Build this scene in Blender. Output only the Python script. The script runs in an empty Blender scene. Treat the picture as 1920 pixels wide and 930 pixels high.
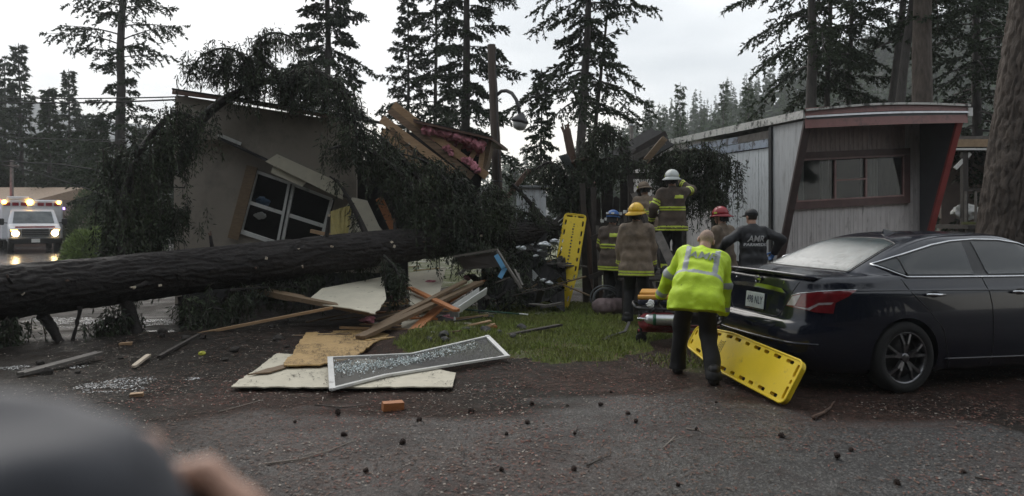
import bpy, bmesh, math, random
import numpy as np
from mathutils import Vector, Matrix, Quaternion
from mathutils.bvhtree import BVHTree

SC = bpy.context.scene
COL = SC.collection
R = math.radians
random.seed(7)

# ------------------------------------------------------------------ camera, world, sun, exposure
FPX, HX, HY, CAMH = 1320.0, 960.0, 408.0, 1.62        # focal length and horizon in photograph pixels, eye height in metres
cam_data = bpy.data.cameras.new('camera')
cam = bpy.data.objects.new('camera', cam_data)
COL.objects.link(cam)
cam.location = (0, 0, CAMH)
cam.rotation_euler = (R(90), 0, 0)
cam_data.sensor_width = 36.0
cam_data.lens = 36.0 * FPX / 1920.0
cam_data.shift_y = -(465.0 - HY) / 1920.0
cam_data.clip_start = 0.05
cam_data.clip_end = 4000
cam_data.dof.use_dof = True
cam_data.dof.focus_distance = 10.5
cam_data.dof.aperture_fstop = 2.0
SC.camera = cam

world = bpy.data.worlds.new('World')
SC.world = world
world.use_nodes = True
SUN_EL, SUN_AZ = R(34), R(-20)      # sun behind the clouds, beyond the trees
def build_world():
    nt = world.node_tree
    nt.nodes.clear()
    N = nt.nodes.new
    L = nt.links.new
    out = N('ShaderNodeOutputWorld')
    bg = N('ShaderNodeBackground')
    bg.inputs['Strength'].default_value = 0.15
    sky = N('ShaderNodeTexSky')
    sky.sky_type = 'NISHITA'
    sky.sun_disc = False
    sky.sun_elevation = SUN_EL
    sky.sun_rotation = SUN_AZ
    sky.air_density = 1.2
    sky.dust_density = 4.0
    sky.ozone_density = 1.0
    hs = N('ShaderNodeHueSaturation')
    hs.inputs['Saturation'].default_value = 0.45
    hs.inputs['Value'].default_value = 0.42
    L(sky.outputs[0], hs.inputs['Color'])
    tc = N('ShaderNodeTexCoord')
    mp = N('ShaderNodeMapping')
    mp.inputs['Scale'].default_value = (1.6, 1.6, 6.0)
    L(tc.outputs['Generated'], mp.inputs[0])
    nz = N('ShaderNodeTexNoise')
    nz.inputs['Scale'].default_value = 1.7
    nz.inputs['Detail'].default_value = 5
    nz.inputs['Roughness'].default_value = 0.5
    L(mp.outputs[0], nz.inputs['Vector'])
    cr = N('ShaderNodeValToRGB')
    cr.color_ramp.elements[0].position = 0.34
    cr.color_ramp.elements[0].color = (2.8, 3.05, 3.3, 1)
    cr.color_ramp.elements[1].position = 0.66
    cr.color_ramp.elements[1].color = (4.3, 4.45, 4.6, 1)
    L(nz.outputs[0], cr.inputs[0])
    # clear warm band along the whole horizon below the cloud deck, ragged by the same noise
    sx = N('ShaderNodeSeparateXYZ')
    L(tc.outputs['Generated'], sx.inputs[0])
    ad = N('ShaderNodeMath')
    ad.operation = 'MULTIPLY_ADD'
    ad.inputs[1].default_value = -0.22
    L(nz.outputs[0], ad.inputs[0])
    L(sx.outputs['Z'], ad.inputs[2])
    band = N('ShaderNodeMapRange')
    band.interpolation_type = 'SMOOTHSTEP'
    band.inputs[1].default_value = 0.06
    band.inputs[2].default_value = -0.03
    L(ad.outputs[0], band.inputs[0])
    warm = N('ShaderNodeMix')
    warm.data_type = 'RGBA'
    L(band.outputs[0], warm.inputs[0])
    L(cr.outputs[0], warm.inputs[6])
    warm.inputs[7].default_value = (6.3, 6.0, 5.3, 1)
    mx = N('ShaderNodeMix')
    mx.data_type = 'RGBA'
    mx.inputs[0].default_value = 0.85
    L(hs.outputs[0], mx.inputs[6])
    L(warm.outputs[2], mx.inputs[7])
    L(mx.outputs[2], bg.inputs['Color'])
    L(bg.outputs[0], out.inputs['Surface'])
build_world()

sun_data = bpy.data.lights.new('sun', 'SUN')
sun_data.energy = 1.5
sun_data.angle = R(60)
sun_data.color = (1.0, 0.95, 0.88)
sun = bpy.data.objects.new('sun', sun_data)
COL.objects.link(sun)
sun.rotation_euler = Vector((math.sin(SUN_AZ) * math.cos(SUN_EL), math.cos(SUN_AZ) * math.cos(SUN_EL), math.sin(SUN_EL))).to_track_quat('Z', 'Y').to_euler()

SC.view_settings.view_transform = 'Standard'
SC.view_settings.look = 'None'
SC.view_settings.gamma = 1
SC.view_settings.exposure = 0.85
SC.view_settings.use_curve_mapping = False
SC.cycles.max_bounces = 6
SC.cycles.diffuse_bounces = 3
SC.cycles.glossy_bounces = 3
SC.cycles.transmission_bounces = 6
SC.cycles.transparent_max_bounces = 12
SC.cycles.caustics_reflective = False
SC.cycles.caustics_refractive = False
SC.cycles.sample_clamp_indirect = 4.0
SC.cycles.use_denoising = True

# ------------------------------------------------------------------ helpers
def P(px, py, d):
    """photograph pixel at distance d (metres ahead) -> point"""
    return Vector(((px - HX) / FPX * d, d, CAMH - (py - HY) / FPX * d))
def G(px, py, z=0.0):
    """photograph pixel of a point standing at height z -> point"""
    d = (CAMH - z) * FPX / (py - HY)
    return Vector(((px - HX) / FPX * d, d, z))

def tag(o, label=None, cat=None, group=None, kind=None):
    if label: o['label'] = label
    if cat: o['category'] = cat
    if group: o['group'] = group
    if kind: o['kind'] = kind
    return o
def thing(name, label, cat, loc=(0, 0, 0), rot=(0, 0, 0), group=None):
    o = bpy.data.objects.new(name, None)
    o.empty_display_size = 0.1
    COL.objects.link(o)
    o.location = loc
    o.rotation_euler = rot
    bpy.context.view_layer.update()
    return tag(o, label, cat, group)
def link_mesh(name, me, mats=(), parent=None, smooth=False, loc=None):
    for m in (mats if isinstance(mats, (list, tuple)) else [mats]):
        me.materials.append(m)
    if smooth:
        me.polygons.foreach_set('use_smooth', [True] * len(me.polygons))
    o = bpy.data.objects.new(name, me)
    COL.objects.link(o)
    if parent is not None:
        o.parent = parent
    if loc is not None:
        o.location = loc
    return o

class MB:
    """collects shapes into one mesh"""
    def __init__(s):
        s.v = []; s.f = []; s.m = []
    def add(s, vs, fs, m=0):
        b = len(s.v)
        s.v.extend([tuple(v) for v in vs])
        s.f.extend([tuple(i + b for i in f) for f in fs])
        s.m.extend([m] * len(fs))
        return s
    def box(s, c, size, rot=None, m=0, jitter=0.0):
        hx, hy, hz = size[0] / 2, size[1] / 2, size[2] / 2
        vs = [Vector((sx * hx, sy * hy, sz * hz)) for sz in (-1, 1) for sy in (-1, 1) for sx in (-1, 1)]
        if jitter:
            vs = [v + Vector((random.uniform(-1, 1), random.uniform(-1, 1), random.uniform(-1, 1))) * jitter for v in vs]
        if rot is not None:
            vs = [rot @ v for v in vs]
        c = Vector(c)
        return s.add([v + c for v in vs], [(0, 2, 3, 1), (4, 5, 7, 6), (0, 1, 5, 4), (2, 6, 7, 3), (0, 4, 6, 2), (1, 3, 7, 5)], m)
    def bar(s, p0, p1, w, h, up=(0, 0, 1), m=0, rag=0.0):
        """board from p0 to p1, w across, h along 'up'; rag splinters the ends"""
        p0, p1, up = Vector(p0), Vector(p1), Vector(up)
        d = (p1 - p0).normalized()
        x = d.cross(up)
        if x.length < 1e-4:
            x = d.cross(Vector((1, 0, 0)))
        x.normalize()
        u = x.cross(d)
        if rag <= 0:
            vs = [p + x * (a * w / 2) + u * (b * h / 2) for p in (p0, p1) for a, b in ((-1, -1), (1, -1), (1, 1), (-1, 1))]
            return s.add(vs, [(3, 2, 1, 0), (4, 5, 6, 7), (0, 1, 5, 4), (1, 2, 6, 5), (2, 3, 7, 6), (3, 0, 4, 7)], m)
        k = 6
        ends = []
        for p, sg in ((p0, -1), (p1, 1)):
            ends.append([random.uniform(-0.3, 1) * rag * sg for _ in range(k + 1)])
        vs = []; fs = []
        for i in range(k + 1):
            a = (i / k - 0.5) * w
            for e, p in ((0, p0), (1, p1)):
                for b in (-1, 1):
                    vs.append(p + x * a + u * (b * h / 2) + d * ends[e][i])
        for i in range(k):
            q = i * 4; n = q + 4
            fs += [(q, q + 2, n + 2, n), (q + 1, n + 1, n + 3, q + 3), (q, n, n + 1, q + 1), (q + 2, q + 3, n + 3, n + 2)]
        fs += [(0, 1, 3, 2), (k * 4, k * 4 + 2, k * 4 + 3, k * 4 + 1)]
        return s.add(vs, fs, m)
    def tube(s, pts, rad, n=8, m=0, caps=True):
        pts = [Vector(p) for p in pts]
        if not isinstance(rad, (list, tuple)):
            rad = [rad] * len(pts)
        t0 = (pts[1] - pts[0]).normalized()
        ref = Vector((0, 0, 1)) if abs(t0.z) < 0.9 else Vector((1, 0, 0))
        x = t0.cross(ref).normalized()
        vs = []
        for i, p in enumerate(pts):
            t = (pts[min(i + 1, len(pts) - 1)] - pts[max(i - 1, 0)]).normalized()
            x = (x - t * x.dot(t)).normalized()
            y = t.cross(x)
            for k in range(n):
                a = 2 * math.pi * k / n
                vs.append(p + (x * math.cos(a) + y * math.sin(a)) * rad[i])
        fs = []
        for i in range(len(pts) - 1):
            for k in range(n):
                a = i * n + k; b = i * n + (k + 1) % n
                fs.append((a, b, b + n, a + n))
        if caps:
            fs.append(tuple(range(n - 1, -1, -1)))
            fs.append(tuple(range((len(pts) - 1) * n, len(pts) * n)))
        return s.add(vs, fs, m)
    def prism(s, poly, thick, m=0):
        """poly: list of points on one plane, extruded by vector thick"""
        poly = [Vector(p) for p in poly]; t = Vector(thick); n = len(poly)
        vs = poly + [p + t for p in poly]
        fs = [tuple(range(n - 1, -1, -1)), tuple(range(n, 2 * n))] + [(i, (i + 1) % n, (i + 1) % n + n, i + n) for i in range(n)]
        return s.add(vs, fs, m)
    def lathe(s, prof, n=24, c=(0, 0, 0), rot=None, m=0):
        vs = []; fs = []
        c = Vector(c)
        for r, z in prof:
            for k in range(n):
                a = 2 * math.pi * k / n
                v = Vector((r * math.cos(a), r * math.sin(a), z))
                vs.append((rot @ v if rot is not None else v) + c)
        for i in range(len(prof) - 1):
            for k in range(n):
                a = i * n + k; b = i * n + (k + 1) % n
                fs.append((a, b, b + n, a + n))
        fs.append(tuple(range(n - 1, -1, -1)))
        fs.append(tuple(range((len(prof) - 1) * n, len(prof) * n)))
        return s.add(vs, fs, m)
    def build(s, name, mats, parent=None, smooth=False, bevel=0.0, loc=None, world=False):
        """world=True: the points are world points although the parent stands elsewhere"""
        me = bpy.data.meshes.new(name)
        vs = s.v
        if world and parent is not None:
            inv = chain_matrix(parent).inverted()
            vs = [tuple(inv @ Vector(v)) for v in vs]
        me.from_pydata(vs, [], s.f)
        me.polygons.foreach_set('material_index', s.m)
        bm = bmesh.new(); bm.from_mesh(me)
        bmesh.ops.recalc_face_normals(bm, faces=bm.faces)
        if bevel:
            bmesh.ops.bevel(bm, geom=list(bm.edges), offset=bevel, segments=1, affect='EDGES', clamp_overlap=True)
        bm.to_mesh(me); bm.free()
        return link_mesh(name, me, mats, parent, smooth, loc)
def chain_matrix(o):
    m = o.matrix_basis.copy()
    while o.parent is not None:
        o = o.parent
        m = o.matrix_basis @ m
    return m
def fast_mesh(name, V, Q, mat_index=None):
    """V (n,3) and Q (k,3|4) arrays -> mesh"""
    me = bpy.data.meshes.new(name)
    V = np.asarray(V, dtype=np.float32); Q = np.asarray(Q, dtype=np.int32)
    k, c = Q.shape
    me.vertices.add(len(V)); me.vertices.foreach_set('co', V.ravel())
    me.loops.add(k * c); me.loops.foreach_set('vertex_index', Q.ravel())
    me.polygons.add(k)
    me.polygons.foreach_set('loop_start', np.arange(0, k * c, c, dtype=np.int32))
    if mat_index is not None:
        me.polygons.foreach_set('material_index', np.asarray(mat_index, dtype=np.int32))
    me.update(calc_edges=True)
    me.validate()
    return me
def joined(name, meshes):
    """several (V,Q) pairs with quads -> one mesh"""
    Vs = []; Qs = []; b = 0; ms = []
    for i, (V, Q, m) in enumerate(meshes):
        Vs.append(V); Qs.append(Q + b); b += len(V); ms.append(np.full(len(Q), m))
    return fast_mesh(name, np.concatenate(Vs), np.concatenate(Qs), np.concatenate(ms))

def _hash(ix, iy, iz, seed):
    h = (ix * 374761393 + iy * 668265263 + iz * 2147483647 + seed * 1442695041) & 0xFFFFFFFF
    h = ((h ^ (h >> 13)) * 1274126177) & 0xFFFFFFFF
    h = (h ^ (h >> 16)) & 0xFFFFFFFF
    return h.astype(np.float64) / 4294967295.0
def vnoise(p, seed=0):
    p = np.asarray(p, dtype=np.float64)
    i = np.floor(p).astype(np.int64); f = p - i; f = f * f * (3 - 2 * f)
    out = 0
    for dx in (0, 1):
        wx = f[..., 0] if dx else 1 - f[..., 0]
        for dy in (0, 1):
            wy = f[..., 1] if dy else 1 - f[..., 1]
            for dz in (0, 1):
                wz = f[..., 2] if dz else 1 - f[..., 2]
                out = out + wx * wy * wz * _hash(i[..., 0] + dx, i[..., 1] + dy, i[..., 2] + dz, seed)
    return out
def fbm(p, octaves=3, seed=0):
    p = np.asarray(p, dtype=np.float64); a = 0.5; s = 0
    for o in range(octaves):
        s = s + a * vnoise(p * 2 ** o, seed + o * 17); a *= 0.5
    return s

# ------------------------------------------------------------------ materials
MATS = {}
def mat(name, col, rough=0.6, metal=0.0, noise=0.0, nscale=8.0, bump=0.0, bscale=30.0, spec=0.5, col2=None, stretch=(1, 1, 1),
        emit=None, estr=0.0, island=0.0, coat=0.0, dirt=None, dscale=3.0, dlo=0.5, dhi=0.7, rough2=None, trans=0.0, alpha=1.0, coords='Object', sss=0.0):
    """procedural principled material: colour varies by noise and per piece, with bump, dirt and wear"""
    if name in MATS: return MATS[name]
    m = bpy.data.materials.new(name); MATS[name] = m
    m.use_nodes = True
    nt = m.node_tree; N = nt.nodes.new; L = nt.links.new
    b = nt.nodes['Principled BSDF']
    b.inputs['Roughness'].default_value = rough
    b.inputs['Metallic'].default_value = metal
    b.inputs['Specular IOR Level'].default_value = spec
    b.inputs['Coat Weight'].default_value = coat
    b.inputs['Transmission Weight'].default_value = trans
    b.inputs['Alpha'].default_value = alpha
    tc = N('ShaderNodeTexCoord'); mp = N('ShaderNodeMapping')
    mp.inputs['Scale'].default_value = stretch
    L(tc.outputs[coords], mp.inputs[0])
    c4 = (*col, 1)
    src = None
    if noise or col2:
        nz = N('ShaderNodeTexNoise'); nz.inputs['Scale'].default_value = nscale; nz.inputs['Detail'].default_value = 5; nz.inputs['Roughness'].default_value = 0.6
        L(mp.outputs[0], nz.inputs['Vector'])
        mr = N('ShaderNodeMapRange'); mr.inputs[1].default_value = 0.3; mr.inputs[2].default_value = 0.7
        L(nz.outputs[0], mr.inputs[0])
        mx = N('ShaderNodeMix'); mx.data_type = 'RGBA'
        L(mr.outputs[0], mx.inputs[0])
        lo = col if col2 else tuple(x * (1 - noise) for x in col)
        hi = col2 if col2 else tuple(min(1, x * (1 + noise)) for x in col)
        mx.inputs[6].default_value = (*lo, 1); mx.inputs[7].default_value = (*hi, 1)
        src = mx.outputs[2]
        if rough2 is not None:
            m2 = N('ShaderNodeMapRange'); m2.inputs[3].default_value = rough; m2.inputs[4].default_value = rough2
            L(mr.outputs[0], m2.inputs[0]); L(m2.outputs[0], b.inputs['Roughness'])
    if dirt is not None:
        nz = N('ShaderNodeTexNoise'); nz.inputs['Scale'].default_value = dscale; nz.inputs['Detail'].default_value = 7; nz.inputs['Roughness'].default_value = 0.7
        L(mp.outputs[0], nz.inputs['Vector'])
        mr = N('ShaderNodeMapRange'); mr.inputs[1].default_value = dlo; mr.inputs[2].default_value = dhi
        L(nz.outputs[0], mr.inputs[0])
        mx = N('ShaderNodeMix'); mx.data_type = 'RGBA'
        L(mr.outputs[0], mx.inputs[0])
        if src is None: mx.inputs[6].default_value = c4
        else: L(src, mx.inputs[6])
        mx.inputs[7].default_value = (*dirt, 1)
        src = mx.outputs[2]
    if island:
        g = N('ShaderNodeNewGeometry'); hs = N('ShaderNodeHueSaturation')
        mr = N('ShaderNodeMapRange'); mr.inputs[3].default_value = 1 - island; mr.inputs[4].default_value = 1 + island
        L(g.outputs['Random Per Island'], mr.inputs[0]); L(mr.outputs[0], hs.inputs['Value'])
        if src is None: hs.inputs['Color'].default_value = c4
        else: L(src, hs.inputs['Color'])
        src = hs.outputs[0]
    if src is None: b.inputs['Base Color'].default_value = c4
    else: L(src, b.inputs['Base Color'])
    if bump:
        nz = N('ShaderNodeTexNoise'); nz.inputs['Scale'].default_value = bscale; nz.inputs['Detail'].default_value = 6; nz.inputs['Roughness'].default_value = 0.65
        L(mp.outputs[0], nz.inputs['Vector'])
        bp = N('ShaderNodeBump'); bp.inputs['Strength'].default_value = bump; bp.inputs['Distance'].default_value = 0.02
        L(nz.outputs[0], bp.inputs['Height']); L(bp.outputs[0], b.inputs['Normal'])
    if emit is not None:
        b.inputs['Emission Color'].default_value = (*emit, 1); b.inputs['Emission Strength'].default_value = estr
    if sss:
        b.inputs['Subsurface Weight'].default_value = sss
    return m
# ------------------------------------------------------------------ shared materials
M_BARK = mat('bark_dark', (0.030, 0.026, 0.024), rough=0.75, col2=(0.075, 0.066, 0.060), nscale=5, stretch=(3, 3, 0.6), bump=0.8, bscale=14)
M_BARK_WET = mat('bark_wet', (0.008, 0.0065, 0.006), rough=0.68, col2=(0.026, 0.020, 0.018), nscale=7, stretch=(0.8, 3, 3), bump=0.9, bscale=16, spec=0.35)
M_BARK_BIG = mat('bark_fir_grey', (0.042, 0.032, 0.026), rough=0.85, col2=(0.105, 0.083, 0.068), nscale=5, stretch=(3, 3, 0.8), bump=0.9, bscale=16)
M_TWIG = mat('twig', (0.035, 0.028, 0.022), rough=0.85, noise=0.3)
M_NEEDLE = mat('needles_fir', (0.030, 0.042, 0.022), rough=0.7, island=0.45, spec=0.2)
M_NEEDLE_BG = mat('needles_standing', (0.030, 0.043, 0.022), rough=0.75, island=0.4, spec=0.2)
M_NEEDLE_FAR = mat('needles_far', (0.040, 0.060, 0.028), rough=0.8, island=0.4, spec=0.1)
M_NEEDLE_NEARFALL = mat('needles_fallen', (0.018, 0.025, 0.016), col2=(0.048, 0.062, 0.030), nscale=1.6, rough=0.62, island=0.5, spec=0.25)
M_BUSH = mat('bush_leaves', (0.15, 0.21, 0.05), rough=0.6, island=0.4)

def ground_material():
    m = bpy.data.materials.new('ground_mix'); m.use_nodes = True
    nt = m.node_tree; N = nt.nodes.new; L = nt.links.new
    b = nt.nodes['Principled BSDF']
    tc = N('ShaderNodeTexCoord')
    at = N('ShaderNodeAttribute'); at.attribute_name = 'zone'
    sep = N('ShaderNodeSeparateColor'); L(at.outputs['Color'], sep.inputs[0])
    def noise(scale, detail=5, rough=0.6, vec=None):
        n = N('ShaderNodeTexNoise'); n.inputs['Scale'].default_value = scale; n.inputs['Detail'].default_value = detail; n.inputs['Roughness'].default_value = rough
        L(vec or tc.outputs['Object'], n.inputs['Vector']); return n.outputs[0]
    def ramp(src, stops):
        r = N('ShaderNodeValToRGB')
        while len(r.color_ramp.elements) < len(stops): r.color_ramp.elements.new(0.5)
        for e, (p, c) in zip(r.color_ramp.elements, stops):
            e.position = p; e.color = (*c, 1)
        L(src, r.inputs[0]); return r.outputs[0]
    def mix(f, a, c):
        x = N('ShaderNodeMix'); x.data_type = 'RGBA'
        for k, s in ((0, f), (6, a), (7, c)):
            if isinstance(s, (tuple, float)): x.inputs[k].default_value = s if isinstance(s, float) else (*s, 1)
            else: L(s, x.inputs[k])
        return x.outputs[2]
    def math_(op, a, c=0.0):
        x = N('ShaderNodeMath'); x.operation = op
        for k, s in ((0, a), (1, c)):
            if isinstance(s, (int, float)): x.inputs[k].default_value = s
            else: L(s, x.inputs[k])
        x.use_clamp = True
        return x.outputs[0]
    # asphalt: dark binder, pale aggregate, worn patches
    agg = N('ShaderNodeTexVoronoi'); agg.inputs['Scale'].default_value = 85; L(tc.outputs['Object'], agg.inputs['Vector'])
    asp = ramp(agg.outputs['Color'], [(0.0, (0.018, 0.0175, 0.018)), (0.6, (0.034, 0.033, 0.033)), (0.92, (0.26, 0.25, 0.24))])
    asp = mix(math_('MULTIPLY', noise(1.6, 6, 0.7), 1.0), asp, (0.028, 0.026, 0.025))
    # dirt: near black wet soil
    dirt = ramp(noise(9, 8, 0.7), [(0.3, (0.009, 0.008, 0.007)), (0.55, (0.024, 0.020, 0.017)), (0.75, (0.060, 0.049, 0.042))])
    # needle litter: red brown, stringy
    mp = N('ShaderNodeMapping'); mp.inputs['Scale'].default_value = (60, 22, 22); mp.inputs['Rotation'].default_value = (0, 0, 0.5); L(tc.outputs['Object'], mp.inputs[0])
    lit = ramp(noise(1, 5, 0.75, mp.outputs[0]), [(0.3, (0.016, 0.010, 0.008)), (0.5, (0.055, 0.031, 0.025)), (0.72, (0.13, 0.08, 0.065))])
    grs = ramp(noise(30, 6, 0.7), [(0.3, (0.045, 0.055, 0.016)), (0.6, (0.095, 0.115, 0.030)), (0.8, (0.15, 0.145, 0.055))])
    n_edge = noise(3.2, 6, 0.7)
    def soft(chan, lo=0.42, hi=0.58):
        s = math_('ADD', math_('SUBTRACT', n_edge, 0.5), chan)
        r = N('ShaderNodeMapRange'); r.inputs[1].default_value = lo; r.inputs[2].default_value = hi; L(s, r.inputs[0]); return r.outputs[0]
    col = mix(soft(sep.outputs['Red'], 0.25, 0.75), dirt, asp)
    litf = math_('MULTIPLY', soft(sep.outputs['Blue'], 0.4, 0.75), ramp(noise(14, 6, 0.75), [(0.38, (0, 0, 0)), (0.62, (1, 1, 1))]))
    col = mix(litf, col, lit)
    col = mix(soft(sep.outputs['Green'], 0.45, 0.65), col, grs)
    L(col, b.inputs['Base Color'])
    rr = N('ShaderNodeMapRange'); rr.inputs[1].default_value = 0.35; rr.inputs[2].default_value = 0.65; rr.inputs[3].default_value = 0.38; rr.inputs[4].default_value = 0.75
    L(noise(1.6, 5, 0.6), rr.inputs[0]); L(rr.outputs[0], b.inputs['Roughness'])
    sp = N('ShaderNodeMapRange'); sp.inputs[3].default_value = 0.06; sp.inputs[4].default_value = 0.32; L(soft(sep.outputs['Red'], 0.25, 0.75), sp.inputs[0]); L(sp.outputs[0], b.inputs['Specular IOR Level'])
    bp = N('ShaderNodeBump'); bp.inputs['Strength'].default_value = 0.7; bp.inputs['Distance'].default_value = 0.02
    L(math_('ADD', math_('MULTIPLY', agg.outputs['Distance'], 0.35), noise(40, 6, 0.7)), bp.inputs['Height'])
    L(bp.outputs[0], b.inputs['Normal'])
    return m

def axis(lo, hi, step, far):
    a = list(np.arange(lo, hi + 1e-6, step))
    s = step; x = hi
    while x < far:
        s *= 1.35; x += s; a.append(x)
    s = step; x = lo
    while x > -far:
        s *= 1.35; x -= s; a.insert(0, x)
    return np.array(a)
GRASS = [(-1.3, 8.5), (-0.6, 7.95), (0.9, 7.9), (1.7, 8.6), (2.1, 9.6), (2.4, 11.2), (1.9, 13.2), (0.6, 13.6), (-0.8, 12.6), (-1.2, 10.5)]
def inside(x, y, poly):
    r = np.zeros(np.shape(x), bool); n = len(poly)
    for i in range(n):
        (x0, y0), (x1, y1) = poly[i], poly[(i + 1) % n]
        c = ((y0 > y) != (y1 > y)) & (x < (x1 - x0) * (y - y0) / (y1 - y0 + 1e-12) + x0)
        r ^= c
    return r
def sstep(a, b, x):
    t = np.clip((x - a) / (b - a), 0, 1); return t * t * (3 - 2 * t)
def road_edge(x):
    return 6.05 - 0.06 * x + 0.12 * np.sin(x * 1.3) + 0.07 * np.sin(x * 3.7 + 1)
def ground_height(X, Y):
    near = sstep(26, 16, np.hypot(X, Y))
    dirt = sstep(0.2, 1.6, Y - road_edge(X))
    h = (fbm(np.stack([X * 1.1, Y * 1.1, X * 0], -1), 3, 5) - 0.42) * 0.06 * dirt * near
    h += (fbm(np.stack([X * 6, Y * 6, X * 0], -1), 3, 9) - 0.44) * 0.025 * dirt * near
    h += (fbm(np.stack([X * 9, Y * 9, X * 0], -1), 2, 3) - 0.37) * 0.006 * near
    # churned soil below the fallen trunk
    m = np.exp(-(((X + 3.2) / 3.2) ** 2 + ((Y - 9.4) / 1.0) ** 2)) * 0.10 + np.exp(-(((X + 0.95) / 0.5) ** 2 + ((Y - 9.3) / 0.6) ** 2)) * 0.12
    return h + m * near * (0.6 + 0.8 * fbm(np.stack([X * 4, Y * 4, X * 0], -1), 2, 21))
def build_ground():
    ax = axis(-9, 9, 0.09, 1500); ay = axis(1.6, 15, 0.09, 1500)
    X, Y = np.meshgrid(ax, ay, indexing='ij')
    Z = ground_height(X, Y)
    V = np.stack([X, Y, Z], -1).reshape(-1, 3)
    nx, ny = X.shape
    i = np.arange(nx * ny).reshape(nx, ny)
    Q = np.stack([i[:-1, :-1], i[1:, :-1], i[1:, 1:], i[:-1, 1:]], -1).reshape(-1, 4)
    me = fast_mesh('ground', V, Q)
    x, y = V[:, 0], V[:, 1]
    wob = 3.2 * (fbm(np.stack([x * 0.7, y * 1.2, x * 0], -1), 5, 61) - 0.45)
    asp = sstep(0.45, -0.45, y - road_edge(x) + wob)
    asp = asp * (0.35 + 0.65 * sstep(-3.2, -0.8, x + 0.9 * (fbm(np.stack([x * 1.2, y * 1.2, x * 0], -1), 3, 63) - 0.4)))
    gx = x + 0.5 * (vnoise(np.stack([x * 2, y * 2, x * 0], -1), 4) - 0.5); gy = y + 0.6 * (vnoise(np.stack([x * 2, y * 2, x * 0 + 7], -1), 6) - 0.5)
    gr = inside(gx, gy, GRASS).astype(float) * 0.95
    gr = np.maximum(gr, 0.62 * np.exp(-(((x - 2.0) / 0.5) ** 2 + ((y - 7.6) / 0.6) ** 2)))
    gr = np.maximum(gr, 0.6 * ((y > 16) & (x > -8)))
    lit = 0.35 + 0.65 * vnoise(np.stack([x * 0.8, y * 1.1, x * 0], -1), 33)
    lit = lit * (1 - 0.25 * asp) * sstep(-3.5, -1.5, x + 0 * y) + 0.35 * sstep(-1.5, -3.5, x)
    lit = np.maximum(lit, 1.1 * np.exp(-(((x - 2.9) / 1.1) ** 2 + ((y - 5.65) / 0.3) ** 2)))
    lit = np.maximum(lit, 0.95 * np.exp(-(((x + 2.7) / 0.7) ** 2 + ((y - 6.25) / 0.3) ** 2)))
    lit = np.maximum(lit, 0.85 * np.exp(-(((x - 0.9) / 1.2) ** 2 + ((y - 7.0) / 0.7) ** 2)))
    col = np.stack([asp, gr, lit, np.ones_like(x)], -1).astype(np.float32)
    ca = me.color_attributes.new('zone', 'FLOAT_COLOR', 'POINT'); ca.data.foreach_set('color', col.ravel())
    me.materials.append(ground_material())
    me.polygons.foreach_set('use_smooth', [True] * len(me.polygons))
    o = bpy.data.objects.new('ground', me); COL.objects.link(o)
    tag(o, 'dark wet ground of asphalt lane, soil, needle litter and lawn', 'ground', kind='structure')
build_ground()
def gz(x, y):
    return float(ground_height(np.array([x]), np.array([y]))[0])

def sheet(name, pts, z, m, label):
    mb = MB(); mb.add([(x, y, z) for x, y in pts], [tuple(range(len(pts)))])
    return tag(mb.build(name, m), label, kind='structure', cat=name.replace('_', ' '))
M_WETROAD = mat('wet_road', (0.07, 0.067, 0.066), rough=0.12, noise=0.35, nscale=2.5, bump=0.08, bscale=4, rough2=0.3)
sheet('road', [(-46, 17.5), (-8.5, 17.5), (-9.5, 22), (-17.5, 36), (-21, 70), (-30, 70), (-30, 44), (-60, 40), (-60, 17.5)], 0.012, M_WETROAD, 'wet side road shining behind the fallen trunk')
M_PUDDLE = mat('puddle_water', (0.03, 0.03, 0.03), rough=0.06, noise=0.3, nscale=5, bump=0.12, bscale=9, spec=0.6)
def puddle(cx, cy, rx, ry, seed):
    rnd = random.Random(seed); pts = []
    ph = [rnd.uniform(0, 6.28) for _ in range(4)]
    for k in range(56):
        a = k / 56 * 2 * math.pi
        r = 1 + 0.22 * math.sin(2 * a + ph[0]) + 0.16 * math.sin(3 * a + ph[1]) + 0.12 * math.sin(5 * a + ph[2]) + 0.08 * math.sin(9 * a + ph[3])
        pts.append((cx + rx * r * math.cos(a), cy + ry * r * math.sin(a)))
    z = max(gz(x, y) for x, y in pts[::4] + [(cx, cy)]) + 0.003
    return pts, z
for k, (px, py, rx, ry) in enumerate([(235, 606, 0.55, 0.30), (330, 632, 0.3, 0.12)]):
    c = G(px, py); pts, z = puddle(c.x, c.y, rx, ry, k)
    z = gz(c.x, c.y) + 0.006
    sheet('puddle', pts, z, M_PUDDLE, ['shallow puddle on the soil under the fallen trunk', 'small puddle beside the broken limb stub'][k])

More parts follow.
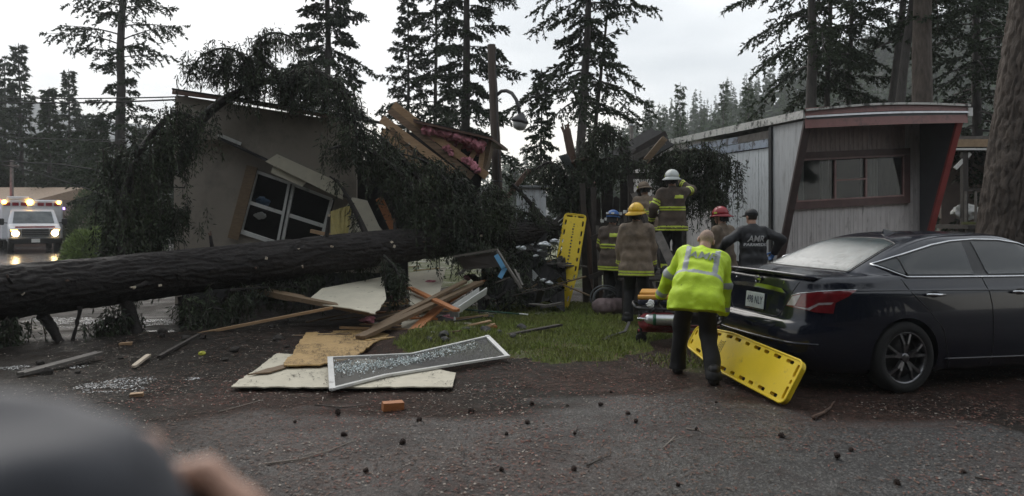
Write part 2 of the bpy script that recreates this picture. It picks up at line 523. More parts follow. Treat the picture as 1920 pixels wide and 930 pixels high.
# ------------------------------------------------------------------ foliage generators
def kites(p, t, Ln, Wd, rng):
    """leaf-sized kite faces: base p, direction t, length, half width"""
    n = len(p)
    r = rng.normal(size=(n, 3)); s = np.cross(t, r); s /= np.linalg.norm(s, axis=1, keepdims=True) + 1e-9
    Ln = Ln[:, None]; Wd = Wd[:, None]
    V = np.stack([p, p + t * Ln * 0.45 + s * Wd, p + t * Ln, p + t * Ln * 0.45 - s * Wd], 1).reshape(-1, 3)
    return V, np.arange(4 * n).reshape(-1, 4)
def tube_np(pts, rad, n=3):
    pts = np.asarray(pts, float); k = len(pts)
    t = np.gradient(pts, axis=0); t /= np.linalg.norm(t, axis=1, keepdims=True) + 1e-9
    ref = np.where(np.abs(t[:, 2:3]) < 0.9, np.array([[0, 0, 1.0]]), np.array([[1.0, 0, 0]]))
    x = np.cross(t, ref); x /= np.linalg.norm(x, axis=1, keepdims=True) + 1e-9
    y = np.cross(t, x)
    a = np.arange(n) / n * 2 * np.pi
    V = pts[:, None] + (x[:, None] * np.cos(a)[None, :, None] + y[:, None] * np.sin(a)[None, :, None]) * np.asarray(rad)[:, None, None]
    i = np.arange(k * n).reshape(k, n)
    Q = np.stack([i[:-1], np.roll(i, -1, 1)[:-1], np.roll(i, -1, 1)[1:], i[1:]], -1).reshape(-1, 4)
    return V.reshape(-1, 3), Q
def bark_mesh(name, pts, rad, nseg=60, nring=40, amp=0.02, seed=0, fu=3.0, fv=2.6, flare=0.0, plates=0):
    """round trunk along a polyline with ridged, furrowed bark"""
    pts = np.asarray(pts, float); rad = np.asarray(rad, float)
    s = np.concatenate([[0], np.cumsum(np.linalg.norm(np.diff(pts, axis=0), axis=1))])
    u = np.linspace(0, s[-1], nseg)
    c = np.stack([np.interp(u, s, pts[:, k]) for k in range(3)], -1); r = np.interp(u, s, rad)
    t = np.gradient(c, axis=0); t /= np.linalg.norm(t, axis=1, keepdims=True)
    ref = np.array([[1.0, 0, 0]]) if abs(t[0, 2]) > 0.7 else np.array([[0, 0, 1.0]])
    x = np.cross(t, ref); x /= np.linalg.norm(x, axis=1, keepdims=True); y = np.cross(t, x)
    a = np.arange(nring) / nring * 2 * np.pi
    cx, sx = np.cos(a), np.sin(a)
    q = np.stack([np.broadcast_to(cx * fv * 3, (nseg, nring)), np.broadcast_to(sx * fv * 3, (nseg, nring)), np.broadcast_to((u * fu)[:, None], (nseg, nring))], -1)
    wob = fbm(q * 0.35, 2, seed + 5)
    ridge = 1 - np.abs(2 * fbm(q + wob[..., None] * 1.5, 3, seed) - 0.9)
    big = fbm(np.stack([cx * 1.2 + 0 * u[:, None], sx * 1.2 + 0 * u[:, None], 0 * cx + u[:, None] * 0.5], -1), 2, seed + 9) - 0.4
    if plates:
        fa = a[None] * plates / (2 * np.pi)
        w1 = fbm(np.stack([cx * 2.2 + 0 * u[:, None], sx * 2.2 + 0 * u[:, None], 0 * cx + u[:, None] * 1.1], -1), 3, seed + 31) * 4.5
        w2 = fbm(np.stack([cx * 7 + 0 * u[:, None], sx * 7 + 0 * u[:, None], 0 * cx + u[:, None] * 7], -1), 3, seed + 33) * 1.8
        ph = fa + w1 + w2
        tri = np.abs(2 * (ph - np.floor(ph)) - 1)
        brk = vnoise(np.stack([np.floor(ph) * 3.7, np.floor(ph) * 1.3, 0 * fa + u[:, None] * 5.5], -1), seed + 35)
        plate = sstep(0.95, 0.45, tri) * (0.35 + 0.65 * sstep(0.28, 0.42, brk))
        ridge = 0.35 + 0.65 * plate + 0.35 * (ridge - 0.6)
    rr = r[:, None] * (1 + 0.18 * big) + amp * (ridge - 0.6) * 2
    if flare: rr = rr + (flare * np.exp(-u / 0.35))[:, None] * (0.7 + 0.5 * np.cos(a * 5 + seed))[None]
    V = c[:, None] + (x[:, None] * cx[None, :, None] + y[:, None] * sx[None, :, None]) * rr[..., None]
    i = np.arange(nseg * nring).reshape(nseg, nring)
    Q = np.stack([i[:-1], np.roll(i, -1, 1)[:-1], np.roll(i, -1, 1)[1:], i[1:]], -1).reshape(-1, 4)
    V = V.reshape(-1, 3)
    e = len(V); V = np.concatenate([V, [c[0], c[-1]]])
    cap = []
    for k in range(0, nring, 2):
        cap.append((i[0, k], e, i[0, (k + 2) % nring], i[0, (k + 1) % nring]))
        cap.append((i[-1, k], i[-1, (k + 1) % nring], i[-1, (k + 2) % nring], e + 1))
    return fast_mesh(name, V, np.concatenate([Q, np.array(cap)]))

def conifer(label, px, d, H, r0, z0, rad, seed, nbr=90, lean=0.0, leaf=0.2, droop=0.25, up=0.1, twigs=18, per=9, group='standing conifers behind the wreck', bark=M_BARK,
            needle=M_NEEDLE_BG, name='conifer_tree', ztop=None, yoff=0.0, azbias=None):
    """standing conifer: tapered trunk, limbs, and crown of limbs with needle sprays. rad(h01) crown radius."""
    rng = np.random.default_rng(seed)
    X0 = (px - HX) / FPX * d
    o = thing(name, label, 'tree', (X0, d, 0), group=group)
    hs = np.linspace(0, H, 14)
    wob = np.cumsum(rng.normal(size=(14, 2)) * 0.02 * H / 14, axis=0)
    tp = np.stack([lean * hs / H + wob[:, 0], wob[:, 1], hs], -1)
    tr = r0 * (1 - 0.93 * (hs / H) ** 0.9)
    tm = bark_mesh('trunk', tp, tr, nseg=50, nring=16, amp=r0 * 0.06, seed=seed, flare=r0 * 0.35)
    link_mesh('trunk', tm, bark, o, True)
    LV = []; LQ = []; BV = []; BQ = []; lb = bb = 0
    ga = 2.39996
    for k in range(nbr):
        f = (k + rng.uniform(0, 1)) / nbr
        h = z0 + (H * 0.985 - z0) * f
        if ztop and h > ztop: continue
        l = max(0.25, rad(f) * rng.uniform(0.55, 1.15))
        az = k * ga + rng.uniform(-0.5, 0.5)
        if azbias is not None and math.cos(az - azbias) < -0.2: l *= 0.55
        e = up + 0.5 * f + rng.uniform(-0.18, 0.18)
        dr = droop * rng.uniform(0.6, 1.4) * (1.2 - f)
        c = np.array([np.interp(h, hs, tp[:, 0]), np.interp(h, hs, tp[:, 1]), h])
        t = np.linspace(0, 1, 8)
        wig = np.cumsum(rng.normal(size=8)) * 0.03
        azs = az + wig
        bp = c + np.stack([np.cos(azs) * l * t, np.sin(azs) * l * t, l * (e * t - dr * 1.6 * t ** 2 + 0.25 * dr * t ** 4)], -1)
        V, Q = tube_np(bp, np.linspace(0.012 + 0.011 * l, 0.006, 8)); BV.append(V); BQ.append(Q + bb); bb += len(V)
        nt_ = max(4, int(1.35 * twigs * (0.4 + l / 4)))
        for j in range(nt_):
            tt = 0.18 + 0.82 * (j + rng.uniform(0, 1)) / nt_
            if rng.uniform() < 0.12: continue
            p0 = np.array([np.interp(tt, t, bp[:, q]) for q in range(3)])
            sgn = 1 if j % 2 else -1
            ta = az + sgn * rng.uniform(0.5, 1.15)
            tl = l * 0.30 * (1.15 - 0.75 * tt) * rng.uniform(0.6, 1.3) + 0.12
            td = np.array([math.cos(ta), math.sin(ta), rng.uniform(-0.75, 0.05) - 0.35 * dr])
            td /= np.linalg.norm(td)
            m = max(6, int(2.9 * per * (0.5 + tl) * (0.2 / leaf if leaf < 0.21 else 0.55)))
            s = rng.uniform(0, 1, m)
            p = p0 + td * (s * tl)[:, None]
            p[:, 2] -= 0.2 * tl * s ** 2
            tv = td + rng.normal(size=(m, 3)) * 0.5; tv[:, 2] -= 0.15
            tv /= np.linalg.norm(tv, axis=1, keepdims=True)
            lf = leaf * (0.72 if leaf < 0.21 else 1.0)
            V, Q = kites(p, tv, lf * rng.uniform(0.6, 1.3, m), lf * 0.205 * rng.uniform(0.7, 1.3, m), rng)
            LV.append(V); LQ.append(Q + lb); lb += len(V)
    tag(link_mesh('limbs', fast_mesh('limbs', np.concatenate(BV), np.concatenate(BQ)), bark, o), kind='stuff')
    link_mesh('crown', fast_mesh('crown', np.concatenate(LV), np.concatenate(LQ)), needle, o)
    return o

# ------------------------------------------------------------------ hills and far wood
def ridge(name, pts, d0, d1, z_extra, m, label, seed):
    """terrain rising from d0 to d1; pts: photograph pixels of its skyline"""
    px = np.array([p[0] for p in pts], float); py = np.array([p[1] for p in pts], float)
    xs = np.linspace(px[0], px[-1], 90); t = np.linspace(0, 1, 30)
    top = np.interp(xs, px, py)
    V = []
    for x, y in zip(xs, top):
        for tt in t:
            d = d0 + (d1 - d0) * tt
            zt = CAMH - (y - HY) / FPX * d1 - z_extra
            z = zt * (sstep(0, 1, np.array(tt)) * 0.75 + 0.25 * tt)
            V.append(((x - HX) / FPX * d, d, max(-0.3, float(z)) - (0.3 if tt == 0 else 0)))
    # far side
    V = np.array(V).reshape(len(xs), len(t), 3)
    back = V[:, -1:, :].copy(); back[..., 1] += (d1 - d0) * 0.6; back[..., 2] = -0.5
    V = np.concatenate([V, back], 1)
    n = (fbm(V * 0.03 + seed, 3, seed) - 0.42) * 0.03 * d1
    V[:, 1:-1, 2] += n[:, 1:-1] * np.linspace(0, 1, 29)[None]
    nx, ny = V.shape[:2]; i = np.arange(nx * ny).reshape(nx, ny)
    Q = np.stack([i[:-1, :-1], i[1:, :-1], i[1:, 1:], i[:-1, 1:]], -1).reshape(-1, 4)
    o = link_mesh(name, fast_mesh(name, V.reshape(-1, 3), Q), m, None, True)
    tag(o, label, 'hill', kind='structure')
    return V
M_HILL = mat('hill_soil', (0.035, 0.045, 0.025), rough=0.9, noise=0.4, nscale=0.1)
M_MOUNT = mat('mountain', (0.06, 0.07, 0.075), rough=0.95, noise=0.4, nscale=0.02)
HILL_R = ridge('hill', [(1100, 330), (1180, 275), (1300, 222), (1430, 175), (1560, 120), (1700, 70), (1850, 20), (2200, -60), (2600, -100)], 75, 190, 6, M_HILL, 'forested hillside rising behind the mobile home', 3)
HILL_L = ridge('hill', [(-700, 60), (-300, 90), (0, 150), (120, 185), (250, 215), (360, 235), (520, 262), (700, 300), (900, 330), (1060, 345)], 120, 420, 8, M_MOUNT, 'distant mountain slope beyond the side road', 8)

def far_wood(name, label, spots, seed, m, hmin, hmax):
    """many small conifers as one mass"""
    rng = np.random.default_rng(seed); LV = []; LQ = []; b = 0
    for (x, y, z) in spots:
        H = rng.uniform(hmin, hmax); rb = H * rng.uniform(0.13, 0.2)
        n = 72
        f = rng.uniform(0.06, 1, n) ** 0.8
        az = rng.uniform(0, 2 * np.pi, n)
        p = np.stack([x + 0 * f, y + 0 * f, z + H * f], -1)
        tv = np.stack([np.cos(az), np.sin(az), rng.uniform(-0.7, 0.1, n)], -1); tv /= np.linalg.norm(tv, axis=1, keepdims=True)
        Ln = rb * (1.05 - f) * rng.uniform(0.5, 1.25, n) + 0.02 * H
        V, Q = kites(p, tv, Ln, Ln * 0.36, rng); LV.append(V); LQ.append(Q + b); b += len(V)
        V, Q = tube_np([(x, y, z - 0.5), (x, y, z + H)], [H * 0.012, H * 0.003]); LV.append(V); LQ.append(Q + b); b += len(V)
    o = link_mesh(name, fast_mesh(name, np.concatenate(LV), np.concatenate(LQ)), m)
    tag(o, label, 'forest', kind='stuff')
rng0 = np.random.default_rng(11)
def on_hill(V, n, tmin, tmax, seed):
    rng = np.random.default_rng(seed); nx, ny = V.shape[:2]; out = []
    for _ in range(n):
        i = rng.integers(0, nx); j = int((tmin + (tmax - tmin) * rng.uniform() ** 0.8) * (ny - 2))
        p = V[i, j]; out.append((p[0] + rng.uniform(-2, 2), p[1] + rng.uniform(-2, 2), p[2] - 0.2))
    return out
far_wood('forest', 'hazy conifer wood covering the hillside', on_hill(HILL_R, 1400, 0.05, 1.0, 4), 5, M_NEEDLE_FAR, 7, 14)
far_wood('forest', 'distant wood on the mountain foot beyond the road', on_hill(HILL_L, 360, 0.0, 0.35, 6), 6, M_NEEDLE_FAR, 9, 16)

# ------------------------------------------------------------------ standing trees
con = lambda a, b, pw=1.0: (lambda f: a + (b - a) * f ** pw)
conifer('tall thin pine with sparse ragged crown beside the overhead wires', 224, 30, 19, 0.27, 2.2, lambda f: 3.2 * (1 - 0.6 * f) * (0.75 + 0.4 * math.sin(f * 17)), 21, nbr=100, lean=0.25, leaf=0.2, up=0.25, droop=0.22, twigs=16, per=9)
conifer('dense conical fir rising behind the crushed house roof', 612, 27, 15.5, 0.22, 1.5, con(2.7, 0.3, 0.9), 22, nbr=150, leaf=0.2, droop=0.35, up=0.0, twigs=20, per=9)
conifer('tall dark fir just behind the bare utility pole', 868, 26, 18, 0.22, 3.5, lambda f: 2.0 * (1 - 0.5 * f), 23, nbr=110, lean=0.15, leaf=0.2, droop=0.3, twigs=22, per=9)
conifer('slender fir whose thin stem shows beside the taller dark fir', 815, 29, 16, 0.12, 4.0, con(1.7, 0.6), 24, nbr=60, leaf=0.2, droop=0.3, twigs=14, per=8)
conifer('shorter pointed fir with its tip in view behind torn roof', 762, 29, 11.2, 0.13, 2.0, con(2.5, 0.1, 0.9), 25, nbr=80, leaf=0.2, droop=0.3, up=0.05, twigs=16, per=8)
conifer('leaning tall fir with lopsided crown beyond the grey snag', 1076, 22, 15.5, 0.19, 5.2, lambda f: 2.6 * (1 - 0.45 * f) * (0.8 + 0.35 * math.sin(f * 23)), 26, nbr=95, lean=0.75, leaf=0.17, droop=0.38, up=0.05, twigs=18, per=9)
conifer('thin leaning stem crossing behind the lopsided fir', 1088, 23, 10.5, 0.12, 4.5, con(0.9, 0.4), 27, nbr=26, lean=1.1, leaf=0.17, twigs=12, per=8)
conifer('narrow columnar young fir between the lamp and the lopsided fir', 1013, 25, 6.9, 0.09, 1.5, con(1.0, 0.08), 28, nbr=60, leaf=0.17, droop=0.4, up=0.0, twigs=14, per=8)
RG = 'fir trunks standing behind the mobile home'
conifer('straight grey fir trunk above the home roof edge', 1516, 20, 17, 0.19, 5.6, lambda f: 2.6 * (1 - 0.4 * f), 31, nbr=60, leaf=0.16, droop=0.4, up=0.05, twigs=18, per=9, group=RG, azbias=math.pi)
conifer('thinner crooked fir trunk close beside the straight grey one', 1540, 21, 15, 0.12, 5.4, lambda f: 1.7 * (1 - 0.4 * f), 32, nbr=50, lean=0.5, leaf=0.16, droop=0.35, twigs=16, per=9, group=RG)
conifer('slim fir stem with dark low boughs behind the home', 1582, 22, 15, 0.12, 5.0, lambda f: 2.0 * (1 - 0.4 * f), 33, nbr=50, lean=0.4, leaf=0.16, droop=0.3, twigs=16, per=9, group=RG)
conifer('rear stem of the crossing pair of leaning firs', 1632, 19.5, 16, 0.15, 6.2, lambda f: 1.9 * (1 - 0.4 * f), 34, nbr=44, lean=1.7, leaf=0.16, droop=0.3, twigs=16, per=9, group=RG)
conifer('paler front stem of the crossing pair of leaning firs', 1655, 18, 15, 0.16, 6.4, lambda f: 1.6 * (1 - 0.3 * f), 35, nbr=40, lean=1.5, leaf=0.16, droop=0.3, twigs=14, per=9, group=RG)
conifer('thick brown fir trunk rising right behind the home fascia', 1730, 17, 18, 0.30, 7.0, lambda f: 2.4 * (1 - 0.4 * f), 36, nbr=36, leaf=0.16, droop=0.35, twigs=16, per=9, group=RG, bark=M_BARK_BIG)
conifer('bushy dark fir filling the gap beside the furrowed trunk', 1835, 21, 14, 0.2, 1.6, con(3.6, 1.0, 0.8), 37, nbr=110, leaf=0.17, droop=0.45, up=0.0, twigs=18, per=8, group=RG)
conifer('dark fir behind the neighbouring cabin', 1990, 24, 15, 0.2, 1.6, con(3.4, 1.0, 0.8), 38, nbr=90, leaf=0.18, droop=0.45, up=0.0, twigs=15, per=7, group=RG)
# wood beyond the side road
LG = 'conifers along the side road'
for k, (px, d, H, rb, lab) in enumerate([
        (40, 46, 13.0, 2.6, 'pointed fir above the brown roofed house'), (130, 50, 12.2, 2.6, 'ragged fir between the road pole and the thin pine'),
        (92, 43, 9.6, 2.2, 'low dark fir behind the ambulance roof'), (-20, 44, 12.0, 2.8, 'broad fir at the end of the brown roof'),
        (182, 44, 8.2, 2.4, 'bushy young fir behind the round shrub'), (262, 46, 7.6, 2.5, 'dark fir showing between pine trunk and wrecked house'),
        (330, 48, 8.4, 2.5, 'dark fir hidden mostly behind the drooping bough'), (8, 58, 15.0, 3.0, 'tallest hazy fir far beyond the brown roof'), (158, 60, 10.5, 2.6, 'faint fir tip far behind the road')]):
    conifer(lab, px, d, H, 0.2, 0.8, con(rb, 0.15, 0.85), 50 + k, nbr=90, leaf=0.3, droop=0.35, up=0.0, twigs=12, per=7, group=LG)
for k, (px, d, H, rb, lab) in enumerate([(1215, 62, 12.2, 1.9, 'small distant fir left of the pair on the hill foot'), (1275, 58, 12.8, 1.7, 'distant pointed fir above the crushed roof corner'),
                                         (1356, 70, 15.2, 1.9, 'distant fir standing on the hillside above the white roof'), (1240, 75, 12.6, 1.9, 'faint low fir behind the distant pair'),
                                         (965, 70, 7.6, 2.0, 'hazy fir beside the utility pole foot'), (1000, 80, 9.0, 2.2, 'hazy fir beneath the lamp'), (1400, 52, 11.4, 2.6, 'dark round topped fir at the hill edge')]):
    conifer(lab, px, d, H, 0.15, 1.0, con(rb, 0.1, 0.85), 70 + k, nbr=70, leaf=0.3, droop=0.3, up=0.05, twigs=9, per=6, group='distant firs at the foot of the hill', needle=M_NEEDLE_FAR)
# furrowed trunk close to the car
def big_trunk():
    b = P(1868, 445, 10.6); t = P(1935, -60, 10.6)
    o = thing('fir_tree', 'massive furrowed fir trunk leaning beside the dark sedan', 'tree', (b.x - 0.05, 10.6, 0))
    dv = (t - b) / (t.z - b.z)
    pts = [Vector((0, 0, -0.05)) + dv * z for z in np.linspace(0, 12, 12)]
    link_mesh('trunk', bark_mesh('trunk', pts, [0.385 - 0.016 * z for z in np.linspace(0, 12, 12)], nseg=320, nring=144, amp=0.030, seed=3, fu=4, fv=5, flare=0.10, plates=23), M_BARK_BIG, o, True)
big_trunk()
from mathutils.geometry import tessellate_polygon
# ------------------------------------------------------------------ materials of the wreck
M_BEIGE = mat('siding_beige', (0.24, 0.21, 0.175), rough=0.6, noise=0.12, nscale=1.2, dirt=(0.11, 0.095, 0.08), dscale=1.6, dlo=0.5, dhi=0.8, bump=0.15, bscale=60)
M_CREAM = mat('board_cream', (0.52, 0.48, 0.38), rough=0.6, noise=0.1, nscale=4, dirt=(0.10, 0.085, 0.06), dscale=9, dlo=0.6, dhi=0.72)
M_OSB = mat('plywood_yellow', (0.50, 0.34, 0.14), rough=0.65, col2=(0.36, 0.22, 0.09), nscale=9, stretch=(1, 5, 1), dirt=(0.05, 0.04, 0.03), dscale=14, dlo=0.58, dhi=0.66, bump=0.3, bscale=40)
M_FRESH = mat('wood_fresh', (0.44, 0.29, 0.165), rough=0.6, col2=(0.30, 0.18, 0.095), nscale=10, stretch=(0.6, 5, 5), bump=0.25, bscale=40)
M_OLDWOOD = mat('wood_old', (0.29, 0.19, 0.12), rough=0.7, col2=(0.17, 0.11, 0.07), nscale=9, stretch=(0.6, 5, 5), bump=0.3, bscale=40, dirt=(0.05, 0.035, 0.025), dscale=5, dlo=0.5, dhi=0.7)
M_ORANGE = mat('wood_orange', (0.46, 0.18, 0.06), rough=0.55, col2=(0.32, 0.115, 0.04), nscale=10, stretch=(1, 5, 5), bump=0.25, bscale=40)
M_BROWN = mat('wood_brown', (0.20, 0.135, 0.075), rough=0.65, col2=(0.12, 0.078, 0.045), nscale=10, stretch=(1, 5, 5), bump=0.3, bscale=40)
M_DARKWOOD = mat('wood_dark', (0.050, 0.040, 0.034), rough=0.75, col2=(0.025, 0.020, 0.018), nscale=9, bump=0.3, bscale=30)
M_GREYWOOD = mat('wood_grey', (0.17, 0.155, 0.14), rough=0.8, col2=(0.09, 0.08, 0.072), nscale=9, bump=0.3, bscale=30)
M_WHITE = mat('vinyl_white', (0.62, 0.62, 0.60), rough=0.4, noise=0.06, dirt=(0.22, 0.2, 0.18), dscale=7, dlo=0.58, dhi=0.75)
M_GLASS_D = mat('glass_dark', (0.012, 0.014, 0.016), rough=0.05, spec=0.6, noise=0.2)
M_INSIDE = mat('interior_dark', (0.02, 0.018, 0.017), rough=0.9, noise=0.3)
M_PINK = mat('insulation_pink', (0.50, 0.20, 0.24), rough=0.95, noise=0.35, nscale=14, bump=0.8, bscale=25)
M_FASCIA = mat('fascia_brown', (0.12, 0.065, 0.048), rough=0.5, noise=0.25, nscale=5)
M_TAR = mat('tar_paper', (0.018, 0.017, 0.017), rough=0.8, noise=0.3)
M_METAL = mat('sheet_metal', (0.42, 0.44, 0.46), rough=0.35, metal=0.6, noise=0.2, nscale=6)
M_BLUEC = mat('cloth_blue', (0.20, 0.30, 0.45), rough=0.9, noise=0.2)
M_PAPER = mat('paper_white', (0.7, 0.7, 0.68), rough=0.8, noise=0.06)
M_CURTAIN = mat('curtain_pale', (0.50, 0.48, 0.42), rough=0.9, noise=0.15, nscale=12, stretch=(8, 8, 0.5))
M_YCURT = mat('curtain_yellow', (0.48, 0.40, 0.16), rough=0.9, noise=0.2, nscale=9)

def panel_mb(outer, holes, thick, mb=None):
    """flat wall from outline (points) with holes, thickened along a vector"""
    mb = mb or MB()
    loops = [[Vector(p) for p in outer]] + [[Vector(p) for p in h] for h in holes]
    flat = [p for l in loops for p in l]; n = len(flat); t = Vector(thick)
    tris = tessellate_polygon(loops)
    fs = [tuple(x) for x in tris] + [tuple(i + n for i in reversed(x)) for x in tris]
    b = 0
    for l in loops:
        k = len(l)
        fs += [(b + i, b + (i + 1) % k, b + (i + 1) % k + n, b + i + n) for i in range(k)]
        b += k
    mb.add(flat + [p + t for p in flat], fs)
    return mb
def PX(pts, d):
    return [P(x, y, d) for x, y in pts]

# ------------------------------------------------------------------ crushed beige house
HD = 13.0
def crushed_house():
    base = Vector(((500 - HX) / FPX * HD, HD, 0))
    o = thing('crushed_house', 'tilted beige house split open under the fallen fir', 'house', base)
    def B(mb, name, m, par=o, **k): return mb.build(name, m, par, world=True, **k)
    hole = [(478, 318), (448, 438), (600, 486), (628, 374)]
    outer = [(326, 235), (326, 512), (716, 512), (722, 440), (640, 345), (560, 300), (415, 240)]
    B(panel_mb(PX(outer, HD), [PX(hole, HD)], (0, 0.14, 0)), 'wall', M_BEIGE)
    for k in range(6):
        x0 = 328 + k * 64.5; mb = MB(); mb.prism(PX([(x0, 508), (x0, 574), (x0 + 62, 574), (x0 + 62, 508)], HD + 0.03), (0, 0.05, 0)); B(mb, 'skirting_panel', M_TAR)  # black panels added to darken the gap below the wall
    # upper wall folded outward over the lower one
    up = [(330, 178), (334, 262), (415, 262), (490, 294), (560, 324), (668, 378), (668, 232), (612, 222)]
    B(panel_mb(PX(up, HD - 0.32), [], (0, 0.10, 0)), 'gable_panel', M_BEIGE)
    mb = MB(); mb.bar(P(412, 259, HD - 0.36), P(664, 376, HD - 0.36), 0.16, 0.045, up=(0, 0, 1)); B(mb, 'soffit_edge', M_TAR)  # dark bar draws the overhang's shadow line together with the tar paper
    mb = MB(); mb.bar(P(409, 252, HD - 0.375), P(452, 270, HD - 0.375), 0.02, 0.06); B(mb, 'trim_board', M_WHITE)
    # roof: fascia, metal edge, deck behind
    mb = MB(); mb.bar(P(324, 172, HD - 0.45), P(470, 190, HD - 0.45), 0.05, 0.085); B(mb, 'fascia', M_FASCIA)
    mb = MB(); mb.bar(P(470, 192, HD - 0.44), P(628, 220, HD - 0.44), 0.05, 0.075); B(mb, 'fascia', M_FASCIA)
    mb = MB(); mb.bar(P(540, 199, HD - 0.47), P(622, 214, HD - 0.47), 0.03, 0.03); B(mb, 'drip_edge', M_METAL)
    rp = [P(322, 168, HD - 0.48), P(628, 214, HD - 0.48), P(628, 214, HD - 0.48) + Vector((0.9, 5.2, 0.35)), P(322, 168, HD - 0.48) + Vector((0.9, 5.2, 0.35))]
    mb = MB(); mb.prism(rp, (0, 0, 0.03)); B(mb, 'roof', M_TAR)
    mb = MB(); mb.prism([P(328, 180, HD + 0.01), P(328, 570, HD + 0.01), P(328, 570, HD + 0.01) + Vector((0, 5, 0)), P(328, 180, HD + 0.01) + Vector((0.2, 5, 0.2))], (0.12, 0, 0)); B(mb, 'side_wall', M_BEIGE)
    mb = MB()
    a = P(335, 200, HD); b = P(720, 570, HD)
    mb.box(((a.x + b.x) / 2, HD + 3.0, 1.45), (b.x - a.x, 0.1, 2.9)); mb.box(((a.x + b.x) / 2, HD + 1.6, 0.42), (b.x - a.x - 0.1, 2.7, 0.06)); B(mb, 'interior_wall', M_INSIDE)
    # window: two leaning sashes
    q = {k: P(x, y, HD - 0.03) for k, (x, y) in dict(tl=(482, 322), tm=(547, 345), tr=(622, 374), bl=(452, 434), bm=(525, 458), br=(594, 480), ml=(463, 378), mm=(537, 402), mr=(607, 424)).items()}
    w = thing_part('window', o)
    def fr(a, b, wd, th=0.05, nm='frame', m=M_WHITE, off=0.0):
        mb = MB(); mb.bar(q[a] + Vector((0, off, 0)), q[b] + Vector((0, off, 0)), th, wd, up=Vector((0, 1, 0)).cross(q[b] - q[a]).normalized()); B(mb, nm, m, w)
    fr('tl', 'tm', 0.055); fr('tm', 'tr', 0.05, off=0.004); fr('bl', 'bm', 0.075, off=0.006); fr('bm', 'br', 0.075, off=0.01)
    fr('tl', 'bl', 0.05, off=0.003); fr('tm', 'bm', 0.13, off=-0.004); fr('tr', 'br', 0.05, off=0.002); fr('ml', 'mm', 0.06, off=0.008); fr('mm', 'mr', 0.065, off=0.012)
    mb = MB(); mb.bar(q['tm'] + Vector((0.0, -0.034, 0)), q['bm'] + Vector((0.0, -0.034, 0)), 0.01, 0.028, up=Vector((1, 0, 0))); B(mb, 'mullion_groove', M_TAR, w)
    for nm, lp in (('pane', ('tl', 'ml', 'mm', 'tm')), ('pane', ('tm', 'mm', 'mr', 'tr'))):
        mb = MB(); mb.prism([q[k] + Vector((0, 0.035, 0)) for k in lp], (0, 0.006, 0)); B(mb, nm, M_GLASS_D if False else M_SEETHRU, w)
    mb = MB(); mb.bar(P(473, 312, HD - 0.08), P(437, 448, HD - 0.08), 0.03, 0.2, up=(1, 0, 0)); B(mb, 'window_casing', M_BROWN)
    # cream eave board hanging above the window
    mb = MB(); mb.prism([P(x, y, HD - 0.46) for x, y in ((497, 303), (519, 289), (642, 345), (642, 374))], (0, 0.05, 0)); B(mb, 'eave_board', M_CREAM)
    mb = MB(); mb.prism([P(x, y, HD - 0.38) for x, y in ((508, 324), (514, 304), (580, 334), (566, 350))], (0, 0.03, 0)); B(mb, 'eave_board', M_CREAM)
    # torn end of the roof: board sheathing, rafters, insulation
    for k in range(5):
        off = Vector((-6 * k, 15.5 * k, 0))
        x0, y0, x1, y1 = 742 - 9 * k, 200 + 13 * k, 906 - 9 * k, 325 + 13 * k
        if k > 1: x1 -= 22 * k; y1 -= 16.5 * k
        if k == 3: x0 += 14; y0 += 10
        mb = MB(); x1 += (0, -18, 6, -30, 4)[k]; y1 += (0, -12, 6, -20, 2)[k]; x0 += (0, 6, -4, 10, 18)[k]
        mb = MB(); mb.bar(P(x0, y0, 13.9 - 0.03 * k), P(x1, y1, 13.9 + 0.05 * (k % 2)), 0.03, (0.15, 0.13, 0.16, 0.12, 0.14)[k], up=(0.6, 0.1 * (k % 3 - 1), 0.8), rag=0.12); B(mb, 'sheathing_board', M_OLDWOOD if k % 2 else M_FRESH)
    rp = [P(775, 229, 13.7), P(922, 262, 13.7), P(922, 262, 13.7) + Vector((0.3, 3.0, 0.05)), P(775, 229, 13.7) + Vector((0.3, 3.0, 0.05))]
    mb = MB(); mb.prism(rp, (0, 0, 0.045)); B(mb, 'roof_slab', M_FASCIA)
    mb = MB(); mb.prism([p + Vector((0, -0.01, 0.05)) for p in rp], (0, 0, 0.012)); B(mb, 'roof_metal', M_TAR)
    rng = np.random.default_rng(5)
    def batt(px0, py0, px1, py1, d, th, nm='insulation'):
        n = 26; pts = []
        for i in range(n):
            t = i / (n - 1); pts.append(P(px0 + (px1 - px0) * t, py0 + (py1 - py0) * t + 7 * math.sin(t * math.pi) * -1 + rng.uniform(-1, 1), d + rng.uniform(-0.03, 0.03)))
        mb = MB(); mb.tube(pts, [th * (0.55 + 0.7 * rng.uniform()) for _ in pts], n=11); mb.v = [(x + rng.uniform(-.02, .02), y + rng.uniform(-.02, .02), z + rng.uniform(-.022, .022)) for x, y, z in mb.v]; B(mb, nm, M_PINK)
    batt(792, 244, 908, 276, 13.85, 0.085); batt(800, 250, 906, 282, 14.0, 0.075); batt(806, 256, 902, 288, 14.35, 0.09); batt(798, 246, 890, 268, 14.6, 0.08)
    batt(868, 300, 896, 322, 13.85, 0.07); batt(832, 280, 848, 290, 13.85, 0.045)
    for (x0, y0, x1, y1) in ((851, 259, 838, 284), (894, 278, 876, 308), (905, 282, 899, 326), (868, 262, 850, 300)):
        mb = MB(); mb.bar(P(x0, y0, 14.05), P(x1, y1, 14.05), 0.05, 0.10, up=(1, 0, 0.3)); B(mb, 'rafter', M_FRESH)
    mb = MB(); mb.prism([P(x, y, 14.1) for x, y in ((916, 262), (922, 264), (915, 300), (902, 330), (896, 326))], (0, 1.4, 0)); B(mb, 'end_panel', M_BROWN)
